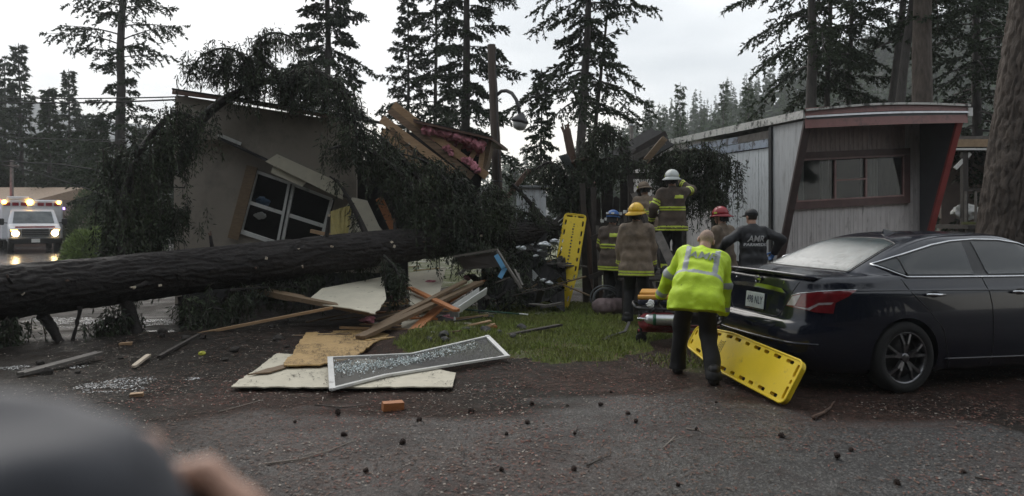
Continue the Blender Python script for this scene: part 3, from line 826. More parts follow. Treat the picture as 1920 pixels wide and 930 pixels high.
    mb = MB(); mb.prism([P(x, y, 15.4) for x, y in ((716, 240), (910, 270), (900, 360), (880, 430), (716, 470))], (0, 0.08, 0)); B(mb, 'interior_wall', M_INSIDE)
    # sheets and studs hanging out of the broken wall
    mb = MB(); mb.prism([P(622, 440, 12.2), P(640, 400, 12.3), P(660, 370, 12.45), P(688, 376, 12.45), P(704, 410, 12.3), P(718, 440, 12.2)], (0, 0.02, 0)); B(mb, 'wall_sheet', M_CREAM)
    mb = MB()
    for i in range(7):
        t = i / 6
        mb.add([P(652 - 30 * t - 2, 386 + 10 * t, 12.1 + 0.05 * (i % 2)), P(656 - 30 * t + 6, 386 + 8 * t, 12.14 - 0.05 * (i % 2)), P(640 - 20 * t + 12, 441, 12.05), P(632 - 20 * t + 8, 441, 12.1)], [(0, 1, 2, 3)])
    B(mb, 'curtain', M_YCURT)
    mb = MB(); mb.bar(P(712, 374, 12.3), P(740, 434, 12.2), 0.04, 0.13, up=(1, 0, 0.4), rag=0.03); B(mb, 'stud', M_ORANGE)
    mb = MB(); mb.bar(P(583, 433, 12.3), P(642, 446, 12.1), 0.05, 0.06); B(mb, 'stud', M_FRESH)
    for (x0, y0, x1, y1, w_) in ((806, 332, 778, 404, 0.1), (812, 345, 790, 412, 0.1), (800, 352, 774, 392, 0.09), (776, 384, 814, 424, 0.08), (790, 376, 822, 404, 0.07), (822, 320, 800, 380, 0.08)):
        mb = MB(); mb.bar(P(x0, y0, 12.9 + random.uniform(-.1, .1)), P(x1, y1, 12.6 + random.uniform(-.1, .1)), 0.03, w_, up=(1, 0, 0.4), rag=0.04); B(mb, 'sheathing_board', M_FRESH)
    return o
def thing_part(name, parent):
    e = bpy.data.objects.new(name, None); e.empty_display_size = 0.05; COL.objects.link(e); e.parent = parent
    return e
def seethru():
    m = bpy.data.materials.new('window_glass'); m.use_nodes = True
    nt = m.node_tree; N = nt.nodes.new; L = nt.links.new
    nt.nodes.remove(nt.nodes['Principled BSDF']); out = nt.nodes['Material Output']
    g = N('ShaderNodeBsdfGlossy'); g.inputs['Roughness'].default_value = 0.04; g.inputs['Color'].default_value = (0.9, 0.92, 0.95, 1)
    t = N('ShaderNodeBsdfTransparent'); t.inputs['Color'].default_value = (0.75, 0.78, 0.8, 1)
    lw = N('ShaderNodeLayerWeight'); pw = N('ShaderNodeMath'); pw.operation = 'POWER'; pw.inputs[1].default_value = 4.0; L(lw.outputs['Facing'], pw.inputs[0])
    fr = N('ShaderNodeMath'); fr.operation = 'MULTIPLY_ADD'; fr.inputs[1].default_value = 0.8; fr.inputs[2].default_value = 0.022; L(pw.outputs[0], fr.inputs[0])
    tc = N('ShaderNodeTexCoord'); nz = N('ShaderNodeTexNoise'); nz.inputs['Scale'].default_value = 5
    bp = N('ShaderNodeBump'); bp.inputs['Strength'].default_value = 0.1; bp.inputs['Distance'].default_value = 0.01; L(tc.outputs['Object'], nz.inputs['Vector']); L(nz.outputs[0], bp.inputs['Height']); L(bp.outputs[0], g.inputs['Normal'])
    x = N('ShaderNodeMixShader'); L(fr.outputs[0], x.inputs[0]); L(t.outputs[0], x.inputs[1]); L(g.outputs[0], x.inputs[2]); L(x.outputs[0], out.inputs['Surface'])
    MATS['window_glass'] = m
    return m
M_SEETHRU = seethru()
crushed_house()
def crumpled(name, label, cat, c, size, m, seed, flat=1.0):
    """crumpled soft thing"""
    rng = np.random.default_rng(seed); bm = bmesh.new(); bmesh.ops.create_icosphere(bm, subdivisions=3, radius=1)
    co = np.array([v.co for v in bm.verts]); n = fbm(co * 1.7 + seed, 3, seed) - 0.45
    for v, k in zip(bm.verts, n):
        v.co = Vector((v.co.x * size[0], v.co.y * size[1], v.co.z * size[2])) * (1 + 1.5 * k)
    me = bpy.data.meshes.new(name); bm.to_mesh(me); bm.free()
    return tag(link_mesh(name, me, m, None, False, c), label, cat)
crumpled('cloth_bundle', 'pale blue cloth bundle behind the tilted window', 'cloth', P(492, 378, 13.35), (0.13, 0.1, 0.09), M_BLUEC, 2)
crumpled('paper_scrap', 'torn white paper inside the tilted window', 'paper', P(488, 404, 13.4), (0.11, 0.03, 0.07), M_PAPER, 3)

# ------------------------------------------------------------------ utility pole with lamp
def utility_pole():
    t = P(921, 84, 17.0); b = P(936, 420, 17.0)
    dv = (b - t); foot = t + dv * (t.z / (t.z - b.z))
    o = thing('utility_pole', 'bare brown utility pole with curved lamp arm above the wreck', 'utility pole', (foot.x, 17.0, 0))
    mb = MB(); n = 16
    pts = [foot + (t - foot) * (i / n) + Vector((0.006 * math.sin(i * 2.1), 0, 0)) for i in range(n + 1)]
    mb.tube(pts, [0.135 - 0.035 * i / n for i in range(n + 1)], n=14); mb.build('post', M_BROWNPOLE, o, smooth=False, world=True)
    mb = MB(); arm = [P(932, 178, 16.9), P(940, 171, 16.85), P(950, 170, 16.8), P(960, 175, 16.7), P(968, 187, 16.6), P(972, 200, 16.6), P(974, 213, 16.6)]
    mb.tube(arm, 0.045, n=8); mb.build('lamp_arm', M_DARKMETAL, o, smooth=True, world=True)
    c = P(975, 226, 16.6); mb = MB()
    mb.lathe([(0.03, 0.2), (0.07, 0.17), (0.11, 0.1), (0.20, 0.02), (0.215, -0.03), (0.19, -0.05), (0.10, -0.09)], n=18, c=c, rot=Matrix.Rotation(R(14), 3, 'Y')); lh = mb.build('lamp_head', M_DARKMETAL, o, smooth=True, world=True)
    mb = MB(); mb.lathe([(0.17, 0.0), (0.16, -0.08), (0.12, -0.15), (0.04, -0.18)], n=18, c=c + Vector((0.005, 0, -0.055)), rot=Matrix.Rotation(R(14), 3, 'Y')); mb.build('lamp_lens', M_LENS, lh, smooth=True, world=True)
    mb = MB()
    for z in (0.9, 1.4, 2.5): mb.lathe([(0.13, -0.02), (0.14, 0), (0.13, 0.02)], n=14, c=foot + (t - foot) * (z / 5.8)); 
    mb.build('strap', M_DARKMETAL, o, world=True)
    mb = MB(); mb.tube([P(929, 100, 16.86), P(933, 250, 16.84), P(938, 400, 16.82)], 0.012, n=5); mb.build('conduit', M_DARKMETAL, o, world=True)
M_BROWNPOLE = mat('pole_wood', (0.052, 0.038, 0.030), rough=0.75, col2=(0.09, 0.066, 0.052), nscale=7, stretch=(4, 4, 0.3), bump=0.3, bscale=30)
M_DARKMETAL = mat('metal_dark', (0.05, 0.05, 0.052), rough=0.45, metal=0.4, noise=0.2)
M_LENS = mat('lamp_lens', (0.32, 0.32, 0.31), rough=0.3, noise=0.1)
utility_pole()

# ------------------------------------------------------------------ white mobile home with forward wings
M_RIBWHITE = mat('metal_siding_white', (0.66, 0.69, 0.71), rough=0.42, noise=0.06, nscale=2, dirt=(0.12, 0.115, 0.11), dscale=4, dlo=0.52, dhi=0.78, stretch=(5, 5, 0.9))
M_RIBGREY = mat('metal_siding_grey', (0.58, 0.55, 0.545), rough=0.4, noise=0.10, nscale=2, dirt=(0.13, 0.115, 0.11), dscale=3, dlo=0.55, dhi=0.8, stretch=(4, 4, 1))
M_RIBREDLIGHT = mat('metal_siding_redlight_tint', (0.47, 0.37, 0.36), rough=0.4, noise=0.12, nscale=2, dirt=(0.12, 0.08, 0.078), dscale=3, dlo=0.5, dhi=0.8, stretch=(4, 4, 1))  # stained upper siding; red beacon glow is mixed into its colour
M_MAROON = mat('trim_maroon', (0.27, 0.12, 0.11), rough=0.4, noise=0.2, nscale=4, dirt=(0.06, 0.045, 0.042), dscale=4, dlo=0.5, dhi=0.75)
M_REDTRIM = mat('trim_red', (0.30, 0.055, 0.05), rough=0.4, noise=0.2, nscale=4)
M_ROOFWHITE = mat('roof_coating', (0.60, 0.59, 0.56), rough=0.6, noise=0.1, nscale=3, dirt=(0.06, 0.06, 0.052), dscale=5, dlo=0.50, dhi=0.62)
M_BLUETRIM = mat('trim_blue_chipped', (0.33, 0.38, 0.46), rough=0.5, noise=0.1, dirt=(0.10, 0.10, 0.11), dscale=6, dlo=0.48, dhi=0.58)
M_WINBROWN = mat('window_surround', (0.115, 0.062, 0.056), rough=0.5, noise=0.2)
M_DARKTRIM = mat('trim_dark', (0.075, 0.052, 0.05), rough=0.5, noise=0.2)
M_FRAMEREDLIGHT = mat('frame_redlight_tint', (0.34, 0.20, 0.19), rough=0.4, noise=0.2)  # window frame colour reddened to carry the red emergency light
M_ALU = mat('aluminium', (0.45, 0.45, 0.46), rough=0.3, metal=0.8, noise=0.15)
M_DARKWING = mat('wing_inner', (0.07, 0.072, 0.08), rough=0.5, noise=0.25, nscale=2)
def mobile_home():
    yaw = R(11)
    o = thing('mobile_home', 'weathered white mobile home with angled end wings and maroon fascia', 'mobile home', (5.42, 13.0, 0), (0, 0, yaw))
    W, LEN, SH = 3.36, 8.0, 0.055
    def S(mb):
        mb.v = [(x, y, z + SH * x + 0.02 * max(0, y)) for x, y, z in mb.v]; return mb
    def B(mb, name, m, par=o, **k): return S(mb).build(name, m, par, **k)
    def ribbed(x0, y0, x1, y1, z0, z1, name, m, pitch=0.10, depth=0.006, side=1, par=o):
        """ribbed metal sheet from (x0,y0) to (x1,y1)"""
        L_ = math.hypot(x1 - x0, y1 - y0); n = max(1, int(L_ / pitch)); dx, dy = (x1 - x0) / L_, (y1 - y0) / L_
        nx, ny = dy * side, -dx * side
        prof = []
        for i in range(n):
            s = i * L_ / n; w = L_ / n
            prof += [(s, 0), (s + w * 0.55, 0), (s + w * 0.65, depth), (s + w * 0.9, depth)]
        prof.append((L_, 0))
        vs = []; fs = []
        for s, h in prof:
            for z in (z0, z1): vs.append((x0 + dx * s + nx * h, y0 + dy * s + ny * h, z))
        for i in range(len(prof) - 1): fs.append((2 * i, 2 * i + 2, 2 * i + 3, 2 * i + 1))
        mb = MB(); mb.add(vs, fs); return B(mb, name, m, par)
    ZF, ZT = 0.62, 3.42     # floor line, top of the walls
    # recessed front wall, in sheets, with the window opening
    wx0, wx1, wz0, wz1 = 0.42, 2.86, 1.86, 2.76
    for k in range(8):
        a, b = k * W / 8 + 0.002, (k + 1) * W / 8 - 0.002
        if b < wx0 or a > wx1: ribbed(a, 1.0, b, 1.0, ZF, ZT, 'siding_panel', M_RIBGREY)
        else:
            ribbed(a, 1.0, b, 1.0, ZF, wz0 + 0.05, 'siding_panel', M_RIBGREY); ribbed(a, 1.0, b, 1.0, wz1 - 0.05, ZT, 'siding_panel', M_RIBREDLIGHT)
    w = thing_part('window', o)
    for (cx, cz, sx, sz) in (((wx0 + wx1) / 2, wz1 + 0.045, wx1 - wx0 + 0.3, 0.13), ((wx0 + wx1) / 2, wz0 - 0.05, wx1 - wx0 + 0.3, 0.15), (wx0 - 0.075, (wz0 + wz1) / 2, 0.15, wz1 - wz0 - 0.045), (wx1 + 0.075, (wz0 + wz1) / 2, 0.15, wz1 - wz0 - 0.045)):
        mb = MB(); mb.box((cx, 0.955, cz), (sx, 0.05, sz)); B(mb, 'surround', M_WINBROWN, w)
    for (cx, cz, sx, sz) in (((wx0 + wx1) / 2, wz1 - 0.04, wx1 - wx0, 0.03), ((wx0 + wx1) / 2, wz0 + 0.04, wx1 - wx0, 0.03), (wx0 + 0.012, 2.3, 0.024, 0.8), (wx1 - 0.012, 2.3, 0.024, 0.8), (1.28, 2.3, 0.04, 0.77), (1.98, 2.3, 0.04, 0.77), (1.63, 2.28, 0.66, 0.03)):
        mb = MB(); mb.box((cx, 0.945, cz), (sx, 0.05, sz)); B(mb, 'frame', M_FRAMEREDLIGHT, w)
    for a, b in ((wx0 + 0.02, 1.26), (1.30, 1.96), (2.0, wx1 - 0.02)):
        mb = MB(); mb.box(((a + b) / 2, 0.965, 2.3), (b - a, 0.006, 0.77)); B(mb, 'pane', M_SEETHRU, w)
    for a, b in ((0.45, 0.70), (1.06, 1.26), (2.05, 2.40)):
        mb = MB(); n = 14; vs = []; fs = []
        for i in range(n + 1):
            x = a + (b - a) * i / n
            for z in (1.88, 2.75): vs.append((x, 1.10 + 0.03 * math.sin(i * 1.9), z))
        fs = [(2 * i, 2 * i + 2, 2 * i + 3, 2 * i + 1) for i in range(n)]
        mb.add(vs, fs); B(mb, 'curtain', M_CURTAIN, w)
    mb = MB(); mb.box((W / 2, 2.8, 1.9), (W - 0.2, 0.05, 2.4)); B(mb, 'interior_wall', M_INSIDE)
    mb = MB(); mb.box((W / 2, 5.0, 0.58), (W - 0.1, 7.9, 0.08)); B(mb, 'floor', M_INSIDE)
    # wings: outer skin, inner skin and sloping front edge
    yb = lambda z: 0.95 * (1 - (z - ZF) / (ZT - ZF))
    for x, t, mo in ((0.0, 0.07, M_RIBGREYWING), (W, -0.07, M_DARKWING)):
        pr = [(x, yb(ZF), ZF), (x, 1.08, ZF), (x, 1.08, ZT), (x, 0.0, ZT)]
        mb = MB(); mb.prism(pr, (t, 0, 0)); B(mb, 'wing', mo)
        mb = MB(); sx = -0.012 if x == 0 else 0.012
        e0, e1 = Vector((x + t / 2, yb(ZF) - 0.022, ZF)), Vector((x + t / 2, -0.022, ZT))
        mb.bar(e0, e1, 0.15 if x == 0 else 0.13, 0.05, up=(0, -1, 0)); B(mb, 'wing_trim', M_DARKTRIM if x == 0 else M_REDTRIM)
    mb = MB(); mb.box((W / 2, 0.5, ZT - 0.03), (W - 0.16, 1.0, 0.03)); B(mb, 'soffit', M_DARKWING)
    # left side: trim strip, ribbed sheets, blue chipped band, broken opening, further sheets
    mb = MB(); mb.box((-0.02, 1.13, (ZF + ZT) / 2), (0.05, 0.09, ZT - ZF)); B(mb, 'corner_strip', M_DARKMETAL)
    y = 1.18
    for k in range(5):
        ribbed(-0.0 - 0.003 * (k % 2), y + 0.43, -0.0 - 0.003 * (k % 2), y, ZF, 3.0, 'siding_panel', M_RIBWHITE, pitch=0.107, par=o); y += 0.434
    ye = y
    for k in range(3):
        mb = MB(); mb.box((-0.03, 1.18 + (k + 0.5) * 1.25, 3.10), (0.035, 1.24, 0.16), jitter=0.004); B(mb, 'trim_board', M_BLUETRIM)
        mb = MB(); mb.box((-0.02, 1.18 + (k + 0.5) * 1.25, 3.27), (0.03, 1.24, 0.15), jitter=0.006); B(mb, 'trim_board', M_BLUETRIM if k else M_GREYWOOD)
    mb = MB(); mb.box((-0.05, ye + 0.09, 1.75), (0.10, 0.16, 2.5)); B(mb, 'door_post', M_DARKWOOD)
    mb = MB(); mb.box((-0.04, ye + 0.95, 2.86), (0.07, 1.6, 0.07)); B(mb, 'header_rail', M_WHITE)
    mb = MB(); mb.box((-0.05, ye + 1.75, 1.75), (0.10, 0.12, 2.5)); B(mb, 'door_post', M_DARKWOOD)
    mb = MB(); mb.box((0.02, ye + 0.95, 1.2), (0.06, 1.6, 1.1)); B(mb, 'broken_panel', M_RIBGREY)
    mb = MB(); mb.box((-0.03, ye + 1.2, 2.45), (0.04, 0.05, 0.8)); mb.box((-0.03, ye + 0.7, 2.45), (0.04, 0.04, 0.8)); B(mb, 'window_bar', M_WHITE)
    y = ye + 1.85
    for k in range(4):
        ribbed(-0.003 * (k % 2), y + 0.43, -0.003 * (k % 2), y, ZF, 2.95, 'siding_panel', M_RIBGREY, pitch=0.107); y += 0.434
    mb = MB(); mb.box((W - 0.02, 5, (ZF + ZT) / 2), (0.04, 7.8, ZT - ZF)); mb.box((W / 2, LEN, (ZF + ZT) / 2), (W, 0.04, ZT - ZF)); mb.box((0.03, 6.6, (ZF + ZT) / 2), (0.02, 4.6, ZT - ZF)); B(mb, 'shell', M_RIBGREY)
    # skirting below the floor line
    for k in range(8):
        mb = MB(); mb.box(((k + 0.5) * W / 8, 1.06, (ZF - 0.2) / 2 - 0.02), (W / 8 - 0.01, 0.03, ZF + 0.2)); B(mb, 'skirting_panel', M_DARKWOOD)
    for k in range(8):
        mb = MB(); mb.box((0.05, 1.1 + k + 0.5, (ZF - 0.1) / 2 - 0.02), (0.03, 0.98, ZF + 0.1)); B(mb, 'skirting_panel', M_DARKWOOD)
    # crowned roof with stained coating and a thick edge
    n = 12; vs = []; fs = []
    for j, yy in enumerate((-0.10, 2.0, 4.0, 6.0, LEN + 0.1)):
        for i in range(n + 1):
            x = -0.08 + (W + 0.16) * i / n
            vs.append((x, yy, ZT + 0.17 + 0.075 * math.sin(math.pi * i / n) + random.uniform(-0.006, 0.006)))
    for j in range(4):
        for i in range(n): fs.append((j * (n + 1) + i, j * (n + 1) + i + 1, (j + 1) * (n + 1) + i + 1, (j + 1) * (n + 1) + i))
    mb = MB(); mb.add(vs, fs); rf = B(mb, 'roof', M_ROOFWHITE)
    for k in range(3):
        mb = MB(); mb.box((-0.07, -0.08 + 1.45 + k * 2.9, ZT + 0.10), (0.07, 2.89, 0.155), jitter=0.005); B(mb, 'roof_edge', M_ROOFWHITE, rf)
    # fascia of three folded bands
    for k, (z0, z1, y0, m) in enumerate(((-0.10, 0.09, -0.08, M_MAROON), (0.09, 0.125, -0.105, M_ALU), (0.125, 0.27, -0.085, M_MAROON))):
        mb = MB(); vs = []; fs = []
        for i in range(n + 1):
            x = -0.06 + (W + 0.12) * i / n; c = 0.05 * math.sin(math.pi * i / n) * (0.35 + 0.3 * k)
            for z in (z0, z1): vs.append((x, y0 + (0.012 if z == z1 else 0), ZT - 0.06 + z + c))
        fs = [(2 * i, 2 * i + 2, 2 * i + 3, 2 * i + 1) for i in range(n)]
        mb.add(vs, fs); B(mb, 'fascia_band', m)
    mb = MB(); vs = []
    for i in range(n + 1):
        x = -0.08 + (W + 0.16) * i / n; c = 0.075 * math.sin(math.pi * i / n)
        for (yy, zz) in ((-0.13, 0.15), (-0.13, 0.19), (-0.07, 0.19), (-0.07, 0.15)): vs.append((x, yy, ZT + zz + c))
    fs = []
    for i in range(n):
        for q in range(4): fs.append((4 * i + q, 4 * i + (q + 1) % 4, 4 * i + 4 + (q + 1) % 4, 4 * i + 4 + q))
    mb.add(vs, fs); B(mb, 'roof_edge', M_ROOFWHITE, rf)
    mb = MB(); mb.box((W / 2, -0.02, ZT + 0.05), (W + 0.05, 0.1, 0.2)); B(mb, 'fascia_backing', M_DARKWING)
    mb = MB(); mb.box((W + 0.1, -0.05, ZT + 0.05), (0.10, 0.10, 0.16)); B(mb, 'corner_lamp', M_WHITE)
    return o
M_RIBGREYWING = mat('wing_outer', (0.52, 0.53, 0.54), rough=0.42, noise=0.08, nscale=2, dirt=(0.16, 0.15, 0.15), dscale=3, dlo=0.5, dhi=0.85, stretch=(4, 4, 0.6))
mobile_home()

# ------------------------------------------------------------------ neighbouring cabin and houses down the road
M_CABIN = mat('cabin_wall', (0.20, 0.15, 0.13), rough=0.7, noise=0.15, nscale=4)
M_CABROOF = mat('cabin_fascia', (0.28, 0.19, 0.11), rough=0.6, noise=0.2)
M_MOSS = mat('mossy_rail', (0.10, 0.105, 0.03), rough=0.8, noise=0.3)
def cabin():
    d = 19.0; c = P(1850, 420, d)
    o = thing('cabin', 'reddish cabin with tan fascia and railed porch behind the fir', 'cabin', (c.x, d, 0))
    def B(mb, name, m, **k): return mb.build(name, m, o, world=True, **k)
    x0, x1 = P(1768, 0, d).x, P(2080, 0, d).x
    z = lambda py: P(0, py, d).z
    mb = MB(); mb.box(((x0 + x1) / 2 + 0.45, d + 1.6, z(300) / 2 + 0.4), (x1 - x0 - 0.9, 0.1, z(300) + 0.6)); B(mb, 'wall', M_CABIN)
    mb = MB(); mb.box(((x0 + x1) / 2, d + 1.2, z(262) + 0.10), (x1 - x0 + 0.4, 3.4, 0.12), rot=Matrix.Rotation(R(4), 3, 'X')); B(mb, 'roof', M_GREYWOOD)
    mb = MB(); mb.box(((x0 + x1) / 2, d - 0.5, z(272)), (x1 - x0 + 0.4, 0.06, 0.20)); B(mb, 'fascia', M_CABROOF)
    mb = MB(); mb.box(((x0 + x1) / 2, d - 0.54, z(282) - 0.02), (x1 - x0 + 0.4, 0.05, 0.05)); B(mb, 'gutter', M_WHITE)
    for px in (1790, 1862, 1960):
        mb = MB(); mb.box((P(px, 0, d).x, d - 0.4, z(290) / 2), (0.13, 0.13, z(286))); B(mb, 'post', M_DARKWOOD)
    mb = MB(); mb.bar((P(1772, 0, d).x, d - 0.42, z(318)), (P(1800, 0, d).x, d - 0.42, z(290)), 0.06, 0.09); B(mb, 'brace', M_WHITE)
    mb = MB(); mb.box(((x0 + x1) / 2, d - 0.1, z(425)), (x1 - x0, 1.9, 0.10)); B(mb, 'deck', M_DARKWOOD)
    mb = MB(); mb.box(((x0 + x1) / 2, d - 0.95, z(425) / 2 - 0.05), (x1 - x0, 0.05, z(425))); B(mb, 'deck_skirt', M_DARKWOOD)
    mb = MB(); mb.box(((x0 + x1) / 2, d - 0.8, z(358)), (x1 - x0, 0.08, 0.06)); B(mb, 'rail', M_DARKWOOD)
    mb = MB(); mb.box(((x0 + x1) / 2, d - 0.8, z(418)), (x1 - x0, 0.08, 0.07)); B(mb, 'rail', M_MOSS)
    for k in range(16):
        mb = MB(); mb.box((x0 + 0.1 + k * 0.26, d - 0.8, z(388)), (0.045, 0.045, z(360) - z(418))); B(mb, 'baluster', M_GREYWOOD)
    crumpled('rag_heap', 'pale rags heaped behind the cabin porch rail', 'rags', P(1812, 397, d - 0.2), (0.35, 0.2, 0.22), M_PAPER, 14)
cabin()
def road_house():
    d = 39; o = thing('road_house', 'low brown house with faded tan roof beyond the ambulance', 'house', (P(40, 0, d).x, d, 0))
    def B(mb, name, m): return mb.build(name, m, o, world=True)
    x0, x1, xe = P(-120, 0, d).x, P(58, 0, d).x, P(98, 0, d).x
    ze, zr = P(0, 374, d).z, P(0, 352, d).z
    mb = MB(); mb.box(((x0 + xe) / 2, d + 3, ze / 2), (xe - x0 - 0.4, 5.6, ze)); B(mb, 'wall', M_CABIN)
    mb = MB(); mb.add([(x0, d - 0.3, ze - 0.1), (x1 + 0.2, d - 0.3, ze - 0.1), (P(82, 0, d).x + .4, d + 3, zr + .15), (x0, d + 3, zr + .15), (x0, d + 6.3, ze - .1), (xe + .4, d + 6.3, ze - .1)], [(0, 1, 2, 3), (3, 2, 5, 4), (1, 5, 2), (0, 4, 5, 1)]); B(mb, 'roof', mat('roof_tan', (0.36, 0.27, 0.20), rough=0.7, noise=0.15))
    mb = MB(); mb.box((P(20, 0, d).x, d + 2.94 - 3, 1.4), (1.2, 0.1, 0.9)); B(mb, 'window', M_GLASS_D)
    t = P(22, 300, 37); q = thing('street_pole', 'thin grey pole standing before the tan roof', 'pole', (t.x, 37, 0))
    mb = MB(); mb.tube([(0, 0, 0), (0, 0, t.z)], [0.11, 0.08], n=8); mb.build('post', M_GREYWOOD, q)
    mb = MB(); mb.bar((-0.4, 0, t.z - 0.3), (0.4, 0, t.z - 0.3), 0.06, 0.06); mb.build('cross_arm', M_GREYWOOD, q)
road_house()
# overhead wires: run from the road pole side to the crushed house
def wire(label, pts, r):
    mb = MB(); mb.tube(pts, r, n=5)
    tag(mb.build('overhead_wire', M_TAR, smooth=True), label, 'wire', 'wires crossing above the side road')
def sag(a, b, s, n=14):
    return [a.lerp(b, i / n) - Vector((0, 0, s * 4 * (i / n) * (1 - i / n))) for i in range(n + 1)]
wire('upper of the two thick wires running to the house gable', sag(P(-200, 172, 20), P(352, 181, 12.7), 0.10), 0.013)
wire('lower of the two thick wires running to the house gable', sag(P(-200, 181, 20), P(352, 186, 12.7), 0.12), 0.016)
wire('thin wire sagging below the thick pair', sag(P(-200, 236, 22), P(345, 262, 12.75), 0.14), 0.009)
wire('snapped black wire curving down behind the drooping bough', [P(-160, 300, 17), P(20, 303, 15), P(110, 308, 14), P(180, 318, 13.2), P(240, 345, 12.6), P(345, 352, 12.85)], 0.012)
wire('slack black wire dropping towards the shrub', [P(-160, 288, 16), P(0, 308, 14.5), P(60, 322, 14), P(120, 340, 13.5), P(170, 356, 13), P(250, 395, 12.3), P(335, 430, 12.85)], 0.012)
M_SNAG = mat('snag_wood', (0.075, 0.045, 0.033), rough=0.8, col2=(0.14, 0.085, 0.06), nscale=6, stretch=(4, 4, 0.5), bump=0.5, bscale=20)
# ------------------------------------------------------------------ fallen fir across the house
def bezier_px(path, n=24):
    """smooth polyline through (px,py,d) knots"""
    k = [np.array(P(*q)) for q in path]
    k = [2 * k[0] - k[1]] + k + [2 * k[-1] - k[-2]]
    out = []
    seg = len(k) - 3
    for i in range(seg):
        p0, p1, p2, p3 = k[i:i + 4]
        for t in np.linspace(0, 1, max(3, n // seg), endpoint=(i == seg - 1)):
            out.append(0.5 * ((2 * p1) + (-p0 + p2) * t + (2 * p0 - 5 * p1 + 4 * p2 - p3) * t ** 2 + (-p0 + 3 * p1 - 3 * p2 + p3) * t ** 3))
    return np.array(out)
def strands(path, n, lmin, lmax, seed, leaf=0.066, spread=0.35, per=96, out=0.32, wide=0.10, zmin=0.02):
    """hanging needle strands along a limb path (k,3): returns leaf and twig geometry"""
    rng = np.random.default_rng(seed)
    s = np.linspace(0, 1, len(path)); LV = []; LQ = []; TV = []; TQ = []; b = c = 0
    n = int(n * 1.15)
    for i in range(n):
        u = rng.uniform(0, 1)
        p0 = np.array([np.interp(u, s, path[:, k]) for k in range(3)]) + rng.normal(size=3) * spread * np.array([0.35, 0.5, 0.25])
        l = rng.uniform(lmin, lmax) * (0.55 + 0.45 * math.sin(math.pi * min(1, u + 0.15)))
        az = rng.uniform(0, 2 * np.pi); o = out * rng.uniform(0.1, 1.0) * l
        t = np.linspace(0, 1, 7)
        q = p0 + np.stack([np.cos(az) * o * np.sqrt(t), np.sin(az) * o * np.sqrt(t) * 0.7, -l * (t ** 1.25) + 0.22 * l * t * (1 - t)], -1)
        q[:, 2] = np.maximum(q[:, 2], zmin + 0.02 * rng.uniform())
        V, Q = tube_np(q, np.linspace(0.009, 0.003, 7)); TV.append(V); TQ.append(Q + c); c += len(V)
        m = max(8, int(per * l)); w = rng.uniform(0, 1, m)
        p = np.stack([np.interp(w, t, q[:, k]) for k in range(3)], -1)
        dq = np.gradient(q, axis=0); dv = np.stack([np.interp(w, t, dq[:, k]) for k in range(3)], -1); dv /= np.linalg.norm(dv, axis=1, keepdims=True) + 1e-9
        pv = rng.normal(size=3) * np.array([1, 0.8, 0.35]); pv /= np.linalg.norm(pv)
        side = pv[None] * rng.normal(size=(m, 1)) + rng.normal(size=(m, 3)) * 0.25
        tv = dv * 0.75 + side * 0.8; tv[:, 2] -= 0.05; tv /= np.linalg.norm(tv, axis=1, keepdims=True)
        p = p + side * wide * 0.45 * (1 - 0.5 * w)[:, None]
        p[:, 2] = np.maximum(p[:, 2], zmin)
        V, Q = kites(p, tv, leaf * rng.uniform(0.6, 1.6, m), leaf * 0.14 * rng.uniform(0.7, 1.4, m), rng)
        V[:, 2] = np.maximum(V[:, 2], zmin * 0.5)
        LV.append(V); LQ.append(Q + b); b += len(V)
    return (np.concatenate(LV), np.concatenate(LQ)), (np.concatenate(TV), np.concatenate(TQ))
def bough(parent, path, n, lmin, lmax, seed, r0=0.03, r1=0.01, limb=True, name='bough', **kw):
    """limb tube as the part, its needle curtain as the sub-part"""
    pp = bezier_px(path)
    base = np.array(chain_matrix(parent).translation) if parent is not None else np.zeros(3)
    V, Q = tube_np(pp - base, np.linspace(r0, r1, len(pp)), n=7)
    o = link_mesh(name, fast_mesh(name, V, Q), M_BARK_WET, parent, True)
    (LV, LQ), (TV, TQ) = strands(pp, n, lmin, lmax, seed, **kw)
    me = joined('needles', [(LV - base, LQ, 0), (TV - base, TQ, 1)])
    link_mesh('needles', me, [M_NEEDLE_NEARFALL, M_TWIG], o)
    return o
